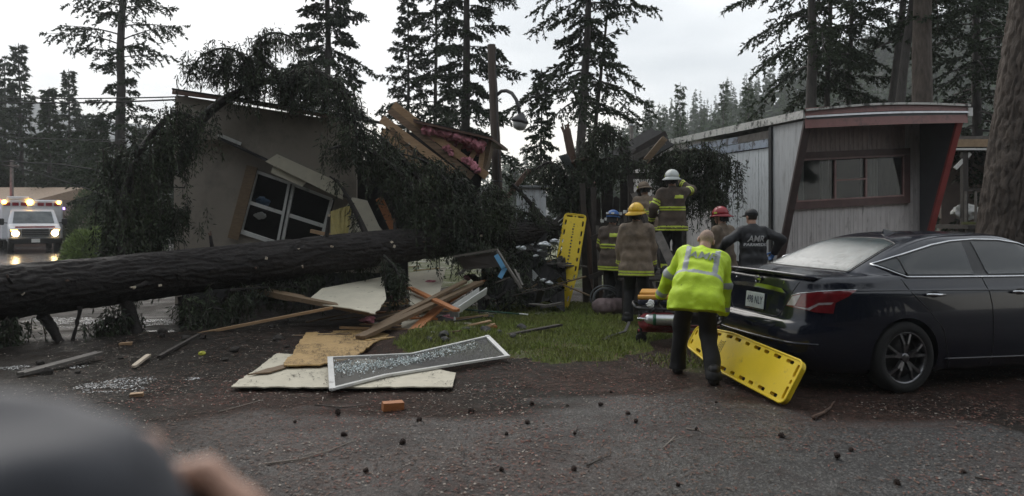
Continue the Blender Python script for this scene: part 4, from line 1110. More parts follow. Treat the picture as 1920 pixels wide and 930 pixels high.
def fallen_fir():
    tp = [P(-330, 590, 7.6), P(-60, 556, 8.75), P(150, 533, 9.4), P(330, 512, 10.0), P(520, 489, 10.6), P(700, 467, 11.4), P(850, 449, 12.2), P(960, 438, 12.8), P(1040, 432, 13.3)]
    rd = [0.35, 0.335, 0.32, 0.305, 0.285, 0.27, 0.25, 0.23, 0.19]
    # smooth the centre line
    base = Vector((tp[4].x, tp[4].y, 0))
    o = thing('fallen_fir', 'huge fallen fir lying across the yard onto the crushed house', 'tree', base)
    pts = [np.array(p - base) for p in tp]
    link_mesh('trunk', bark_mesh('trunk', pts, rd, nseg=460, nring=112, amp=0.020, seed=12, fu=3, fv=5, plates=27), M_BARK_WET, o, True)
    # snapped limb stubs under and over the trunk
    for path, r0, r1 in (([(78, 590, 9.15), (98, 615, 9.1), (116, 648, 9.0)], 0.07, 0.05), ([(236, 566, 9.6), (252, 605, 9.55), (268, 655, 9.4)], 0.09, 0.06), ([(340, 556, 9.9), (342, 590, 9.9), (338, 622, 9.8)], 0.05, 0.035),
                         ([(150, 575, 9.2), (146, 600, 9.2), (136, 640, 9.1)], 0.03, 0.02), ([(270, 652, 9.4), (320, 662, 9.2), (352, 668, 9.1)], 0.045, 0.03), ([(300, 670, 9.0), (340, 650, 9.0), (385, 632, 8.95)], 0.035, 0.02)):
        pp = bezier_px(path, 14); V, Q = tube_np(pp - np.array(base), np.linspace(r0, r1, len(pp)), 8); 
        V = V + (vnoise(V * 25, 3)[:, None] - 0.5) * 0.02
        link_mesh('limb_stub', fast_mesh('limb_stub', V, Q), M_BARK_WET, o)
    rk = random.Random(31)
    for k in range(11):
        t = 0.9 + k * 0.62 + rk.uniform(-.2, .2); i = min(7, int(t)); c = np.array(tp[i].lerp(tp[i + 1], t - i) - base); r_ = rd[i]
        a = rk.uniform(-0.4, 2.0); dv = np.array([rk.uniform(-.3, .3), -math.cos(a), math.sin(a)]); dv /= np.linalg.norm(dv); L_ = rk.uniform(0.08, 0.34); w_ = rk.uniform(0.014, 0.034)
        q = [c + dv * (r_ * 0.85), c + dv * (r_ + L_ * 0.5) + np.array([0, 0, -0.02]), c + dv * (r_ + L_)]
        V, Q = tube_np(q, [w_ * 1.4, w_, w_ * 0.8], 8); st = link_mesh('limb_stub', fast_mesh('limb_stub', V, Q), M_BARK_WET, o)
        mb = MB(); e = Vector(q[-1])
        for j in range(4): mb.bar(e - Vector(dv) * 0.02, e + Vector(dv) * rk.uniform(0.02, 0.07) + Vector((rk.uniform(-1, 1), rk.uniform(-1, 1), rk.uniform(-1, 1))) * w_ * 0.7, w_ * 0.8, w_ * 0.5)
        mb.build('splinters', M_PALEWOOD if k % 3 == 0 else M_SNAG, st)
    # exposed sapwood scars on the bark
    for k, (px, py, d) in enumerate(((560, 466, 10.45), (623, 462, 10.75), (735, 454, 11.2), (568, 500, 10.3), (500, 484, 10.2), (740, 462, 11.2), (46, 551, 8.75), (302, 535, 9.6))):
        c = P(px, py, d) ; mb = MB(); mb.box(c - base + Vector((0, -0.02, 0)), (0.035, 0.02, 0.014 + 0.01 * (k % 3)), rot=Matrix.Rotation(0.4 * k, 3, 'Y'), jitter=0.008); mb.build('bark_scar', M_PALEWOOD, o)
    B = lambda *a, **k: bough(o, *a, **k)
    # curtain in front of the house's near corner
    B([(236, 500, 10.3), (228, 420, 10.6), (250, 310, 10.9), (300, 235, 11.2), (340, 212, 11.4), (385, 236, 11.5)], 120, 0.4, 1.3, 101, r0=0.09, r1=0.02, spread=0.42)
    B([(236, 480, 10.5), (262, 380, 10.9), (300, 290, 11.3), (345, 255, 11.5)], 100, 0.4, 1.2, 102, r0=0.06, spread=0.42)
    B([(240, 470, 10.7), (225, 380, 11.0), (215, 320, 11.2), (235, 265, 11.3)], 80, 0.4, 1.1, 103, r0=0.05, spread=0.4)
    B([(250, 500, 10.5), (285, 430, 10.8), (315, 390, 11.1), (345, 405, 11.2)], 90, 0.3, 0.8, 104, r0=0.05, spread=0.4)
    # arching limbs over the gable
    B([(330, 330, 12.2), (372, 235, 12.3), (420, 188, 12.2), (470, 165, 12.1), (500, 152, 12.0), (545, 152, 11.9)], 26, 0.15, 0.4, 105, r0=0.10, r1=0.05, spread=0.25)
    B([(478, 160, 12.0), (470, 118, 12.0), (430, 92, 12.0), (385, 100, 12.0), (352, 135, 12.0)], 105, 0.2, 0.75, 106, r0=0.035, spread=0.25)
    B([(478, 160, 12.1), (450, 128, 12.2), (415, 120, 12.2), (380, 140, 12.2)], 60, 0.2, 0.6, 120, r0=0.03, spread=0.25)
    B([(545, 152, 11.9), (500, 120, 12.0), (480, 85, 12.0), (510, 62, 12.0), (550, 72, 12.0), (575, 105, 12.0)], 100, 0.2, 0.65, 107, r0=0.04, spread=0.22)
    B([(545, 152, 11.9), (590, 135, 11.8), (630, 158, 11.7), (660, 210, 11.6), (672, 280, 11.6)], 130, 0.25, 0.75, 108, r0=0.06, r1=0.02, spread=0.35)
    B([(560, 130, 12.0), (540, 140, 12.0), (530, 165, 12.0), (545, 190, 12.0)], 50, 0.2, 0.6, 109, spread=0.25)
    # great curtain over the torn roof
    B([(860, 445, 12.0), (800, 380, 12.0), (730, 310, 11.9), (670, 272, 11.8), (615, 280, 11.8)], 150, 0.3, 0.75, 110, r0=0.10, r1=0.02, spread=0.38)
    B([(860, 445, 12.0), (780, 330, 12.1), (720, 262, 12.1), (660, 230, 12.0)], 100, 0.3, 0.8, 111, r0=0.07, spread=0.4)
    B([(880, 440, 12.1), (850, 360, 12.2), (800, 305, 12.3), (740, 285, 12.2)], 130, 0.4, 1.1, 112, r0=0.06, spread=0.4)
    B([(900, 440, 12.3), (890, 380, 12.4), (860, 335, 12.5), (820, 310, 12.5)], 110, 0.4, 1.0, 113, r0=0.05, spread=0.35)
    B([(900, 440, 12.4), (925, 395, 12.5), (935, 365, 12.6), (915, 345, 12.6)], 90, 0.3, 0.8, 114, r0=0.04, spread=0.3)
    B([(700, 470, 11.3), (668, 400, 11.6), (640, 350, 11.7), (618, 330, 11.7)], 14, 0.15, 0.4, 115, r0=0.06, spread=0.15)
    B([(820, 440, 11.9), (780, 400, 11.9), (765, 372, 11.8), (745, 355, 11.8)], 90, 0.3, 0.7, 116, r0=0.06, spread=0.3)
    B([(960, 430, 12.7), (930, 400, 12.5), (880, 395, 12.3), (840, 405, 12.2)], 90, 0.15, 0.5, 117, r0=0.04, spread=0.25)
    B([(1035, 430, 13.2), (1000, 405, 13.0), (960, 395, 12.9), (920, 400, 12.8)], 90, 0.15, 0.5, 118, r0=0.04, spread=0.25)
    # boughs spilling below the trunk
    B([(720, 480, 11.0), (742, 505, 10.7), (752, 530, 10.5)], 34, 0.3, 0.75, 119, r0=0.03, spread=0.12)
    B([(245, 590, 9.5), (215, 600, 9.4), (190, 612, 9.3)], 40, 0.2, 0.45, 121, spread=0.25)
    B([(340, 560, 9.9), (380, 575, 9.8), (420, 580, 9.7)], 40, 0.2, 0.5, 122, spread=0.3)
    B([(30, 600, 8.8), (10, 610, 8.8), (-40, 620, 8.7)], 40, 0.2, 0.5, 123, spread=0.25)
    B([(440, 540, 10.2), (420, 560, 10.1), (400, 590, 10.0)], 40, 0.2, 0.5, 124, spread=0.25)
    B([(890, 455, 12.0), (910, 470, 11.9), (935, 480, 11.8)], 60, 0.1, 0.35, 125, spread=0.25)
    B([(470, 522, 10.5), (560, 515, 10.8), (640, 500, 11.2), (700, 492, 11.5)], 60, 0.25, 0.6, 131, r0=0.03, spread=0.25)
    B([(430, 545, 10.0), (490, 540, 10.3), (560, 538, 10.6)], 34, 0.15, 0.4, 132, r0=0.03, spread=0.2)
    # top of the tree, broken over the porch
    B([(1040, 432, 13.3), (1062, 380, 13.5), (1058, 330, 13.6), (1030, 305, 13.6), (1000, 320, 13.5)], 110, 0.3, 0.8, 126, r0=0.07, r1=0.02, spread=0.3)
    B([(1060, 380, 13.5), (1085, 330, 13.7), (1110, 260, 13.8), (1135, 240, 13.8), (1165, 262, 13.7)], 120, 0.4, 0.95, 127, r0=0.06, r1=0.02, spread=0.3)
    B([(1085, 330, 13.7), (1130, 300, 13.6), (1180, 300, 13.5), (1225, 315, 13.3)], 90, 0.3, 0.7, 128, r0=0.05, spread=0.25)
    B([(1040, 432, 13.3), (1010, 400, 13.4), (985, 370, 13.5), (960, 345, 13.5)], 20, 0.1, 0.3, 129, r0=0.06, r1=0.03, spread=0.15)
M_PALEWOOD = mat('sapwood', (0.50, 0.42, 0.33), rough=0.7, noise=0.15)
fallen_fir()
q = thing('broken_bough', 'dark fir bough hanging over the torn opening of the mobile home', 'branch', P(1310, 408, 13.6))
bough(q, [(1235, 300, 14.6), (1262, 286, 14.0), (1305, 282, 13.6), (1345, 290, 13.5), (1372, 310, 13.6)], 150, 0.25, 1.5, 140, r0=0.05, spread=0.34, name='limb', out=0.3)
bough(q, [(1250, 310, 14.4), (1290, 330, 13.7), (1330, 350, 13.5), (1362, 372, 13.6)], 110, 0.2, 1.0, 141, r0=0.04, spread=0.34, name='limb', out=0.35)
# splintered snag
def snag():
    a = P(1100, 440, 13.9); t = P(1062, 242, 13.9)
    foot = a + (a - t) * (a.z / (t.z - a.z))
    o = thing('broken_snag', 'splintered reddish snag standing among the porch wreckage', 'tree stump', (foot.x, foot.y, 0))
    pts = [np.array(foot.lerp(t, i / 9) - Vector((foot.x, foot.y, 0))) for i in range(10)]
    link_mesh('stem', bark_mesh('stem', pts, [0.10 - 0.003 * i for i in range(10)], nseg=90, nring=24, amp=0.012, seed=8), M_SNAG, o, True)
    mb = MB()
    for k in range(9):
        q_ = Vector((random.uniform(-.06, .06), random.uniform(-.06, .06), 0)); mb.bar(t - Vector((foot.x, foot.y, 0.06)) + q_, t - Vector((foot.x, foot.y, 0)) + q_ * 1.3 + Vector((-0.03, 0, random.uniform(0.02, 0.16))), 0.03, 0.02, up=(0, 1, 0))
    mb.build('splinters', M_SNAG, o)
    mb = MB(); mb.tube([P(1072, 305, 13.8) - Vector((foot.x, foot.y, 0)), P(1095, 298, 13.7) - Vector((foot.x, foot.y, 0)), P(1108, 302, 13.6) - Vector((foot.x, foot.y, 0))], [0.04, 0.03, 0.02]); mb.build('limb_stub', M_SNAG, o)
snag()

# ------------------------------------------------------------------ wrecked porch between the two homes
def board(name, label, a, b, w, h, m, up=(0, 0, 1), rag=0.0, cat='board', group='broken boards around the wreck'):
    a, b = Vector(a), Vector(b); c = (a + b) / 2
    mb = MB(); mb.bar(a - c, b - c, w, h, up=up, rag=rag)
    return tag(mb.build(name, m, None, loc=c), label, cat, group)
def porch():
    o = thing('wrecked_porch', 'dark collapsed wooden porch with leaning pickets between the homes', 'porch', (P(1170, 0, 13.4).x, 13.4, 0))
    def B(mb, name, m): return mb.build(name, m, o, world=True)
    for k in range(16):     # deck planks
        y = 11.70 + k * 0.16
        mb = MB(); mb.box((2.55, y, 0.585), (1.5, 0.15, 0.035), jitter=0.006); B(mb, 'deck_plank', M_DARKWOOD)
    for k in range(8):     # skirt boards
        mb = MB(); mb.box((1.90 + k * 0.185, 11.62, 0.28), (0.165, 0.03, 0.56), jitter=0.006); B(mb, 'skirt_board', M_DARKWOOD)
    for px, top, d in ((1092, 345, 13.2), (1112, 352, 13.2), (1182, 330, 13.4), (1205, 372, 13.0), (1240, 300, 14.2)):
        mb = MB(); t = P(px, top, d); mb.bar((t.x + 0.06, t.y, 0.0), t, 0.10, 0.10, up=(0, 1, 0), rag=0.03); B(mb, 'post', M_DARKWOOD)
    for k in range(9):      # leaning pickets with white caps on the stair rail
        px = 1120 + k * 8.6; py = 409 + 0 - k * 3.6
        t = P(px, py + 14, 12.75); mb = MB(); mb.bar((t.x + 0.05 + 0.01 * k, t.y, 0.35), t, 0.055, 0.03, up=(0, 1, 0)); p = B(mb, 'picket', M_GREYWOOD if k % 3 == 0 else M_DARKWOOD)
        if 0 < k < 8:
            mb = MB(); mb.box(P(px, py + 9 + random.uniform(-1, 1), 12.7), (0.055, 0.05, 0.05), jitter=0.006); B(mb, 'picket_cap', M_WHITE)
    mb = MB(); mb.bar(P(1108, 448, 12.72), P(1196, 411, 12.72), 0.04, 0.08, up=(0, 0, 1)); B(mb, 'rail', M_DARKWOOD)
    mb = MB(); mb.bar(P(1105, 520, 12.72), P(1196, 488, 12.72), 0.04, 0.08, up=(0, 0, 1)); B(mb, 'rail', M_DARKWOOD)
    for k in range(12):     # back fence boards, uneven
        px = 1096 + k * 12; top = 352 + random.uniform(-16, 22)
        t = P(px, top, 14.3); mb = MB(); mb.bar((t.x + random.uniform(-.1, .1), 14.3, 0), t, 0.13, 0.025, up=(0, 1, 0), rag=0.04); B(mb, 'fence_board', M_DARKWOOD)
    # crushed roof beams beside the mobile home
    for (x0, y0, x1, y1, d, m) in ((1170, 296, 1246, 252, 14.6, M_DARKWOOD), (1180, 300, 1244, 268, 14.2, M_GREYWOOD), (1172, 318, 1238, 300, 14.4, M_DARKWOOD), (1190, 285, 1225, 320, 14.3, M_DARKWOOD), (1212, 300, 1244, 262, 14.0, M_BROWN), (1150, 330, 1240, 330, 14.2, M_DARKWOOD)):
        mb = MB(); mb.bar(P(x0, y0, d), P(x1, y1, d), 0.09, 0.12, rag=0.05); B(mb, 'beam', m)
    mb = MB(); mb.bar(P(1168, 300, 14.8), P(1242, 256, 14.8), 0.9, 0.03, up=(0.3, -0.4, 0.8), rag=0.1); B(mb, 'roof_sheet', M_TAR)
    for k in range(3):      # steps
        mb = MB(); mb.box((2.65, 11.46 - 0.25 * k, 0.44 - 0.15 * k), (0.7, 0.27, 0.04)); B(mb, 'step', M_DARKWOOD)
    for sx in (-0.33, 0.33):
        mb = MB(); mb.bar((2.65 + sx, 11.6, 0.50), (2.65 + sx, 10.8, 0.08), 0.04, 0.16); B(mb, 'stringer', M_DARKWOOD)
porch()
def stove_pipe():
    t = P(1184, 232, 15.5)
    o = thing('vent_pipe', 'bare metal vent pipe sticking up over the crushed roof', 'pipe', (t.x, 15.5, 0))
    mb = MB(); mb.tube([(0.02, 0, 0), (0, 0, t.z)], [0.04, 0.04], n=10); mb.build('pipe', M_GREYWOOD, o, smooth=True)
    mb = MB(); mb.lathe([(0.045, -0.03), (0.05, 0), (0.045, 0.01)], n=10, c=(0, 0, t.z - 0.02)); mb.build('collar', M_METAL, o)
stove_pipe()
board('stair_board', 'grey plank leaning down beside the yellow helmet', P(1232, 436, 11.6), P(1262, 500, 11.3), 0.14, 0.03, M_GREYWOOD, up=(0, 1, 0))
board('loose_board', 'pale grey plank tipped above the stair rail', P(1188, 362, 12.9), P(1206, 398, 12.8), 0.11, 0.03, M_GREYWOOD, up=(0, 1, 0), rag=0.03)
board('door_beam', 'long dark beam leaning beside the yellow helmet', P(1205, 400, 12.6), P(1250, 520, 12.1), 0.10, 0.06, M_DARKWOOD)
board('red_beam', 'red brown beam rising beside the pole foot', P(945, 376, 14.5), P(992, 318, 14.6), 0.12, 0.09, M_SNAG)
board('red_beam', 'broken red beam under the crumpled sheet metal', P(1084, 372, 14.4), P(1116, 346, 14.6), 0.1, 0.08, M_REDTRIM, rag=0.05)
def corrugated(name, label, pts, d, m, n=9, th=0.03, cat='metal sheet'):
    """corrugated sheet spanned by four pixel corners"""
    a, b, c_, e = [P(x, y, d + k * 0.12) for k, (x, y) in enumerate(pts)]
    cen = (a + b + c_ + e) / 4; vs = []; fs = []
    nn = n * 2
    nor = (b - a).cross(e - a).normalized()
    for i in range(nn + 1):
        t = i / nn; off = nor * (th if i % 2 else 0)
        vs += [a.lerp(b, t) + off - cen, e.lerp(c_, t) + off - cen]
    fs = [(2 * i, 2 * i + 2, 2 * i + 3, 2 * i + 1) for i in range(nn)]
    mb = MB(); mb.add(vs, fs); o = mb.build(name, m, None, loc=cen)
    md = o.modifiers.new('solid', 'SOLIDIFY'); md.thickness = 0.004
    return tag(o, label, cat, 'torn sheet metal in the wreck')
corrugated('metal_sheet', 'bright sheet metal folded against the snag', [(1047, 293), (1064, 288), (1084, 328), (1070, 333)], 13.6, M_METAL, 5)
corrugated('metal_sheet', 'flat sheet of roofing metal crumpled behind the snag', [(1078, 322), (1106, 318), (1116, 340), (1080, 347)], 14.2, M_METAL, 8)
corrugated('metal_sheet', 'small bent sheet under the folded metal', [(1066, 330), (1076, 336), (1080, 352), (1070, 348)], 13.9, M_METAL, 3)
def shed():
    d = 17.0; o = thing('garden_shed', 'small white ribbed shed glimpsed under the fallen boughs', 'shed', (P(996, 0, d).x, d + 0.6, 0))
    x0, x1, zt = P(968, 0, d).x, P(1024, 0, d).x, P(0, 352, d).z
    for k in range(5):
        a = x0 + (x1 - x0) * k / 5; vs = []; fs = []
        mb = MB(); mb.box((a + (x1 - x0) / 10, d, zt / 2), ((x1 - x0) / 5 - 0.012, 0.03, zt), jitter=0.004); mb.build('siding_panel', M_RIBWHITE, o, world=True)
    mb = MB(); mb.box(((x0 + x1) / 2, d + 0.62, zt / 2), (x1 - x0 - 0.02, 1.18, zt - 0.02)); mb.build('body', M_RIBGREY, o, world=True)
    mb = MB(); mb.box(((x0 + x1) / 2, d + 0.6, zt + 0.03), (x1 - x0 + 0.15, 1.4, 0.05)); mb.build('roof', M_METAL, o, world=True)
shed()
# ------------------------------------------------------------------ people: bodies grown from a posed skeleton
def surface_nets(F, org, h):
    S = F < 0
    nx, ny, nz = F.shape
    c = [(i, j, k) for i in (0, 1) for j in (0, 1) for k in (0, 1)]
    sl = lambda i, j, k: (slice(i, nx - 1 + i), slice(j, ny - 1 + j), slice(k, nz - 1 + k))
    cnt = sum(S[sl(*q)].astype(np.int8) for q in c)
    act = (cnt > 0) & (cnt < 8)
    ii = np.argwhere(act)
    acc = np.zeros((len(ii), 3)); n = np.zeros(len(ii))
    for a in range(8):
        for ax in range(3):
            if c[a][ax]: continue
            b = list(c[a]); b[ax] = 1
            ca = np.array(c[a]); cb = np.array(b)
            fa = F[tuple((ii + ca).T)]; fb = F[tuple((ii + cb).T)]
            m = (fa < 0) != (fb < 0)
            t = np.where(m, fa / (fa - fb + 1e-12 * (fa == fb)), 0)
            p = ca[None] + t[:, None] * (cb - ca)[None]
            acc[m] += p[m]; n[m] += 1
    V = org + (ii + acc / n[:, None]) * h
    idx = -np.ones(act.shape, np.int64); idx[tuple(ii.T)] = np.arange(len(ii))
    Q = []
    for ax in range(3):
        o1, o2 = [(1, 2), (2, 0), (0, 1)][ax]
        lo = [slice(None)] * 3; hi = [slice(None)] * 3
        lo[ax] = slice(0, -1); hi[ax] = slice(1, None)
        sa, sb = S[tuple(lo)], S[tuple(hi)]
        e = np.argwhere(sa != sb)
        e = e[(e[:, o1] > 0) & (e[:, o2] > 0) & (e[:, o1] < F.shape[o1] - 1) & (e[:, o2] < F.shape[o2] - 1)]
        def cell(d1, d2):
            q = e.copy(); q[:, o1] += d1; q[:, o2] += d2
            return idx[tuple(q.T)]
        q = np.stack([cell(-1, -1), cell(0, -1), cell(0, 0), cell(-1, 0)], -1)
        fl = ~sa[tuple(e.T)]
        q[fl] = q[fl][:, ::-1]
        Q.append(q)
    return V, np.concatenate(Q)
def smin(a, b, k):
    h = np.clip(0.5 + 0.5 * (b - a) / k, 0, 1)
    return b * (1 - h) + a * h - k * h * (1 - h)
def cap_sdf(p, a, b, ra, rb):
    a = np.asarray(a, float); b = np.asarray(b, float); ab = b - a
    t = np.clip(((p - a) @ ab) / (ab @ ab + 1e-12), 0, 1)
    return np.linalg.norm(p - a - t[..., None] * ab, axis=-1) - (ra + (rb - ra) * t)
def ell_sdf(p, c, r, M=None):
    q = p - np.asarray(c, float)
    if M is not None: q = q @ M
    r = np.asarray(r, float); k = np.linalg.norm(q / r, axis=-1)
    return (k - 1) * r.min() * np.where(k > 1, 1.0, 1.0)
def sdf_mesh(prims, k, h, noise=0.0, nf=14, cut=None, grow=0.0, seed=1):
    lo = np.full(3, 1e9); hi = -lo
    for q in prims:
        if q[0] == 'c':
            for e, r in ((q[1], q[3]), (q[2], q[4])): lo = np.minimum(lo, np.array(e) - r); hi = np.maximum(hi, np.array(e) + r)
        else:
            r = max(q[2]); lo = np.minimum(lo, np.array(q[1]) - r); hi = np.maximum(hi, np.array(q[1]) + r)
    lo -= 3 * h + grow + k * 0.3; hi += 3 * h + grow + k * 0.3
    n = np.ceil((hi - lo) / h).astype(int) + 1
    g = np.stack(np.meshgrid(*[lo[i] + np.arange(n[i]) * h for i in range(3)], indexing='ij'), -1)
    F = None
    for q in prims:
        d = cap_sdf(g, q[1], q[2], q[3], q[4]) if q[0] == 'c' else ell_sdf(g, q[1], q[2], q[3] if len(q) > 3 else None)
        F = d if F is None else smin(F, d, k)
    F = F - grow
    if noise:
        F = F + ((fbm(g * nf, 2, seed) - 0.37) * 0.6 + (np.abs(2 * vnoise(g * np.array([nf, nf, nf * 0.55]) * 1.15 + 3.1, seed + 50) - 1) - 0.4) * 0.45) * noise
    if cut is not None:
        for (cp, cn) in cut: F = np.maximum(F, (g - np.array(cp)) @ np.array(cn))
    F[0] = F[-1] = 1; F[:, 0] = F[:, -1] = 1; F[:, :, 0] = F[:, :, -1] = 1
    return surface_nets(F, lo, h)
def ik(a, t, l1, l2, pole):
    a = np.array(a, float); t = np.array(t, float); d = t - a; L_ = np.linalg.norm(d)
    L2 = min(L_, (l1 + l2) * 0.995); d = d / L_; t = a + d * L2
    x = (l1 ** 2 - l2 ** 2 + L2 ** 2) / (2 * L2); y = math.sqrt(max(0, l1 ** 2 - x ** 2))
    pl = np.array(pole, float); pl = pl - d * (pl @ d); pl /= np.linalg.norm(pl) + 1e-9
    return a + d * x + pl * y, t
M_SKIN = mat('skin', (0.42, 0.24, 0.17), rough=0.5, noise=0.08, nscale=20)
M_HAIR = mat('hair_grey', (0.33, 0.23, 0.175), rough=0.7, noise=0.3, nscale=60)
M_HAIRD = mat('hair_dark', (0.03, 0.022, 0.017), rough=0.7, noise=0.3, nscale=60)
M_COAT = mat('coat_tan', (0.19, 0.145, 0.105), rough=0.85, noise=0.2, nscale=9, bump=0.25, bscale=50, dirt=(0.05, 0.04, 0.03), dscale=4, dlo=0.5, dhi=0.75)
M_COATD = mat('coat_brown', (0.085, 0.063, 0.048), rough=0.85, noise=0.2, nscale=9, bump=0.25, bscale=50, dirt=(0.03, 0.024, 0.02), dscale=4, dlo=0.5, dhi=0.75)
M_HIVIS = mat('hivis_yellow', (0.52, 0.72, 0.02), rough=0.6, noise=0.08, nscale=6, bump=0.3, bscale=25, emit=None)
M_BLACKJ = mat('jacket_black', (0.014, 0.015, 0.018), rough=0.6, noise=0.3, nscale=6, bump=0.2, bscale=30)
M_BLACKP = mat('trousers_black', (0.010, 0.010, 0.011), rough=0.75, noise=0.3, nscale=8, bump=0.2, bscale=30)
M_BOOT = mat('boot_black', (0.012, 0.011, 0.010), rough=0.5, noise=0.2)
M_STRIPE_Y = mat('stripe_lime', (0.50, 0.60, 0.06), rough=0.45, noise=0.1)
M_STRIPE_S = mat('stripe_silver', (0.30, 0.32, 0.33), rough=0.4, noise=0.12)
M_GLOVE_B = mat('glove_blue', (0.07, 0.22, 0.55), rough=0.4, noise=0.1)
M_GLOVE_T = mat('glove_tan', (0.48, 0.40, 0.25), rough=0.8, noise=0.2)
M_GLOVE_K = mat('glove_black', (0.015, 0.015, 0.016), rough=0.55, noise=0.2)
M_HY = mat('helmet_yellow', (0.75, 0.46, 0.02), rough=0.3, noise=0.1, dirt=(0.25, 0.15, 0.03), dscale=9, dlo=0.6, dhi=0.75)
M_HW = mat('helmet_white', (0.52, 0.55, 0.53), rough=0.3, noise=0.06, dirt=(0.2, 0.2, 0.18), dscale=9, dlo=0.6, dhi=0.8)
M_HR = mat('helmet_red', (0.28, 0.016, 0.025), rough=0.25, noise=0.1)
M_HB = mat('helmet_blue', (0.03, 0.11, 0.33), rough=0.3, noise=0.1)
M_FORE = mat('jacket_greyblue', (0.055, 0.057, 0.068), rough=0.7, noise=0.2)

HANDS = {}
def hand_mesh(curl):
    """right hand: wrist at origin, fingers along -z, palm facing -x... thumb towards +y"""
    if curl in HANDS: return HANDS[curl]
    pr = [('c', (0, -0.02, -0.01), (0, -0.022, -0.075), 0.021, 0.018), ('c', (0, 0.012, -0.01), (0, 0.022, -0.078), 0.022, 0.018), ('c', (0, 0, 0.03), (0, 0, -0.02), 0.030, 0.028)]
    for j, (y, L_) in enumerate(((0.030, 0.072), (0.010, 0.080), (-0.010, 0.075), (-0.029, 0.058))):
        a = np.array([0.0, y, -0.085]); ang = 0.15
        for s in (0.45, 0.32, 0.23):
            ang += curl * (1.0 if s > 0.4 else 0.9)
            b = a + L_ * s * np.array([-math.sin(ang), 0.06 * (y / 0.03), -math.cos(ang)])
            pr.append(('c', a, b, 0.0105, 0.0095)); a = b
    a = np.array([-0.005, 0.03, -0.025])
    for v in ((-0.018, 0.028, -0.024), (-0.016, 0.012, -0.028), (-0.014, 0.0, -0.02)):
        b = a + np.array(v); pr.append(('c', a, b, 0.0125, 0.011)); a = b
    V, Q = sdf_mesh(pr, 0.006, 0.0048)
    HANDS[curl] = (V, Q); return HANDS[curl]

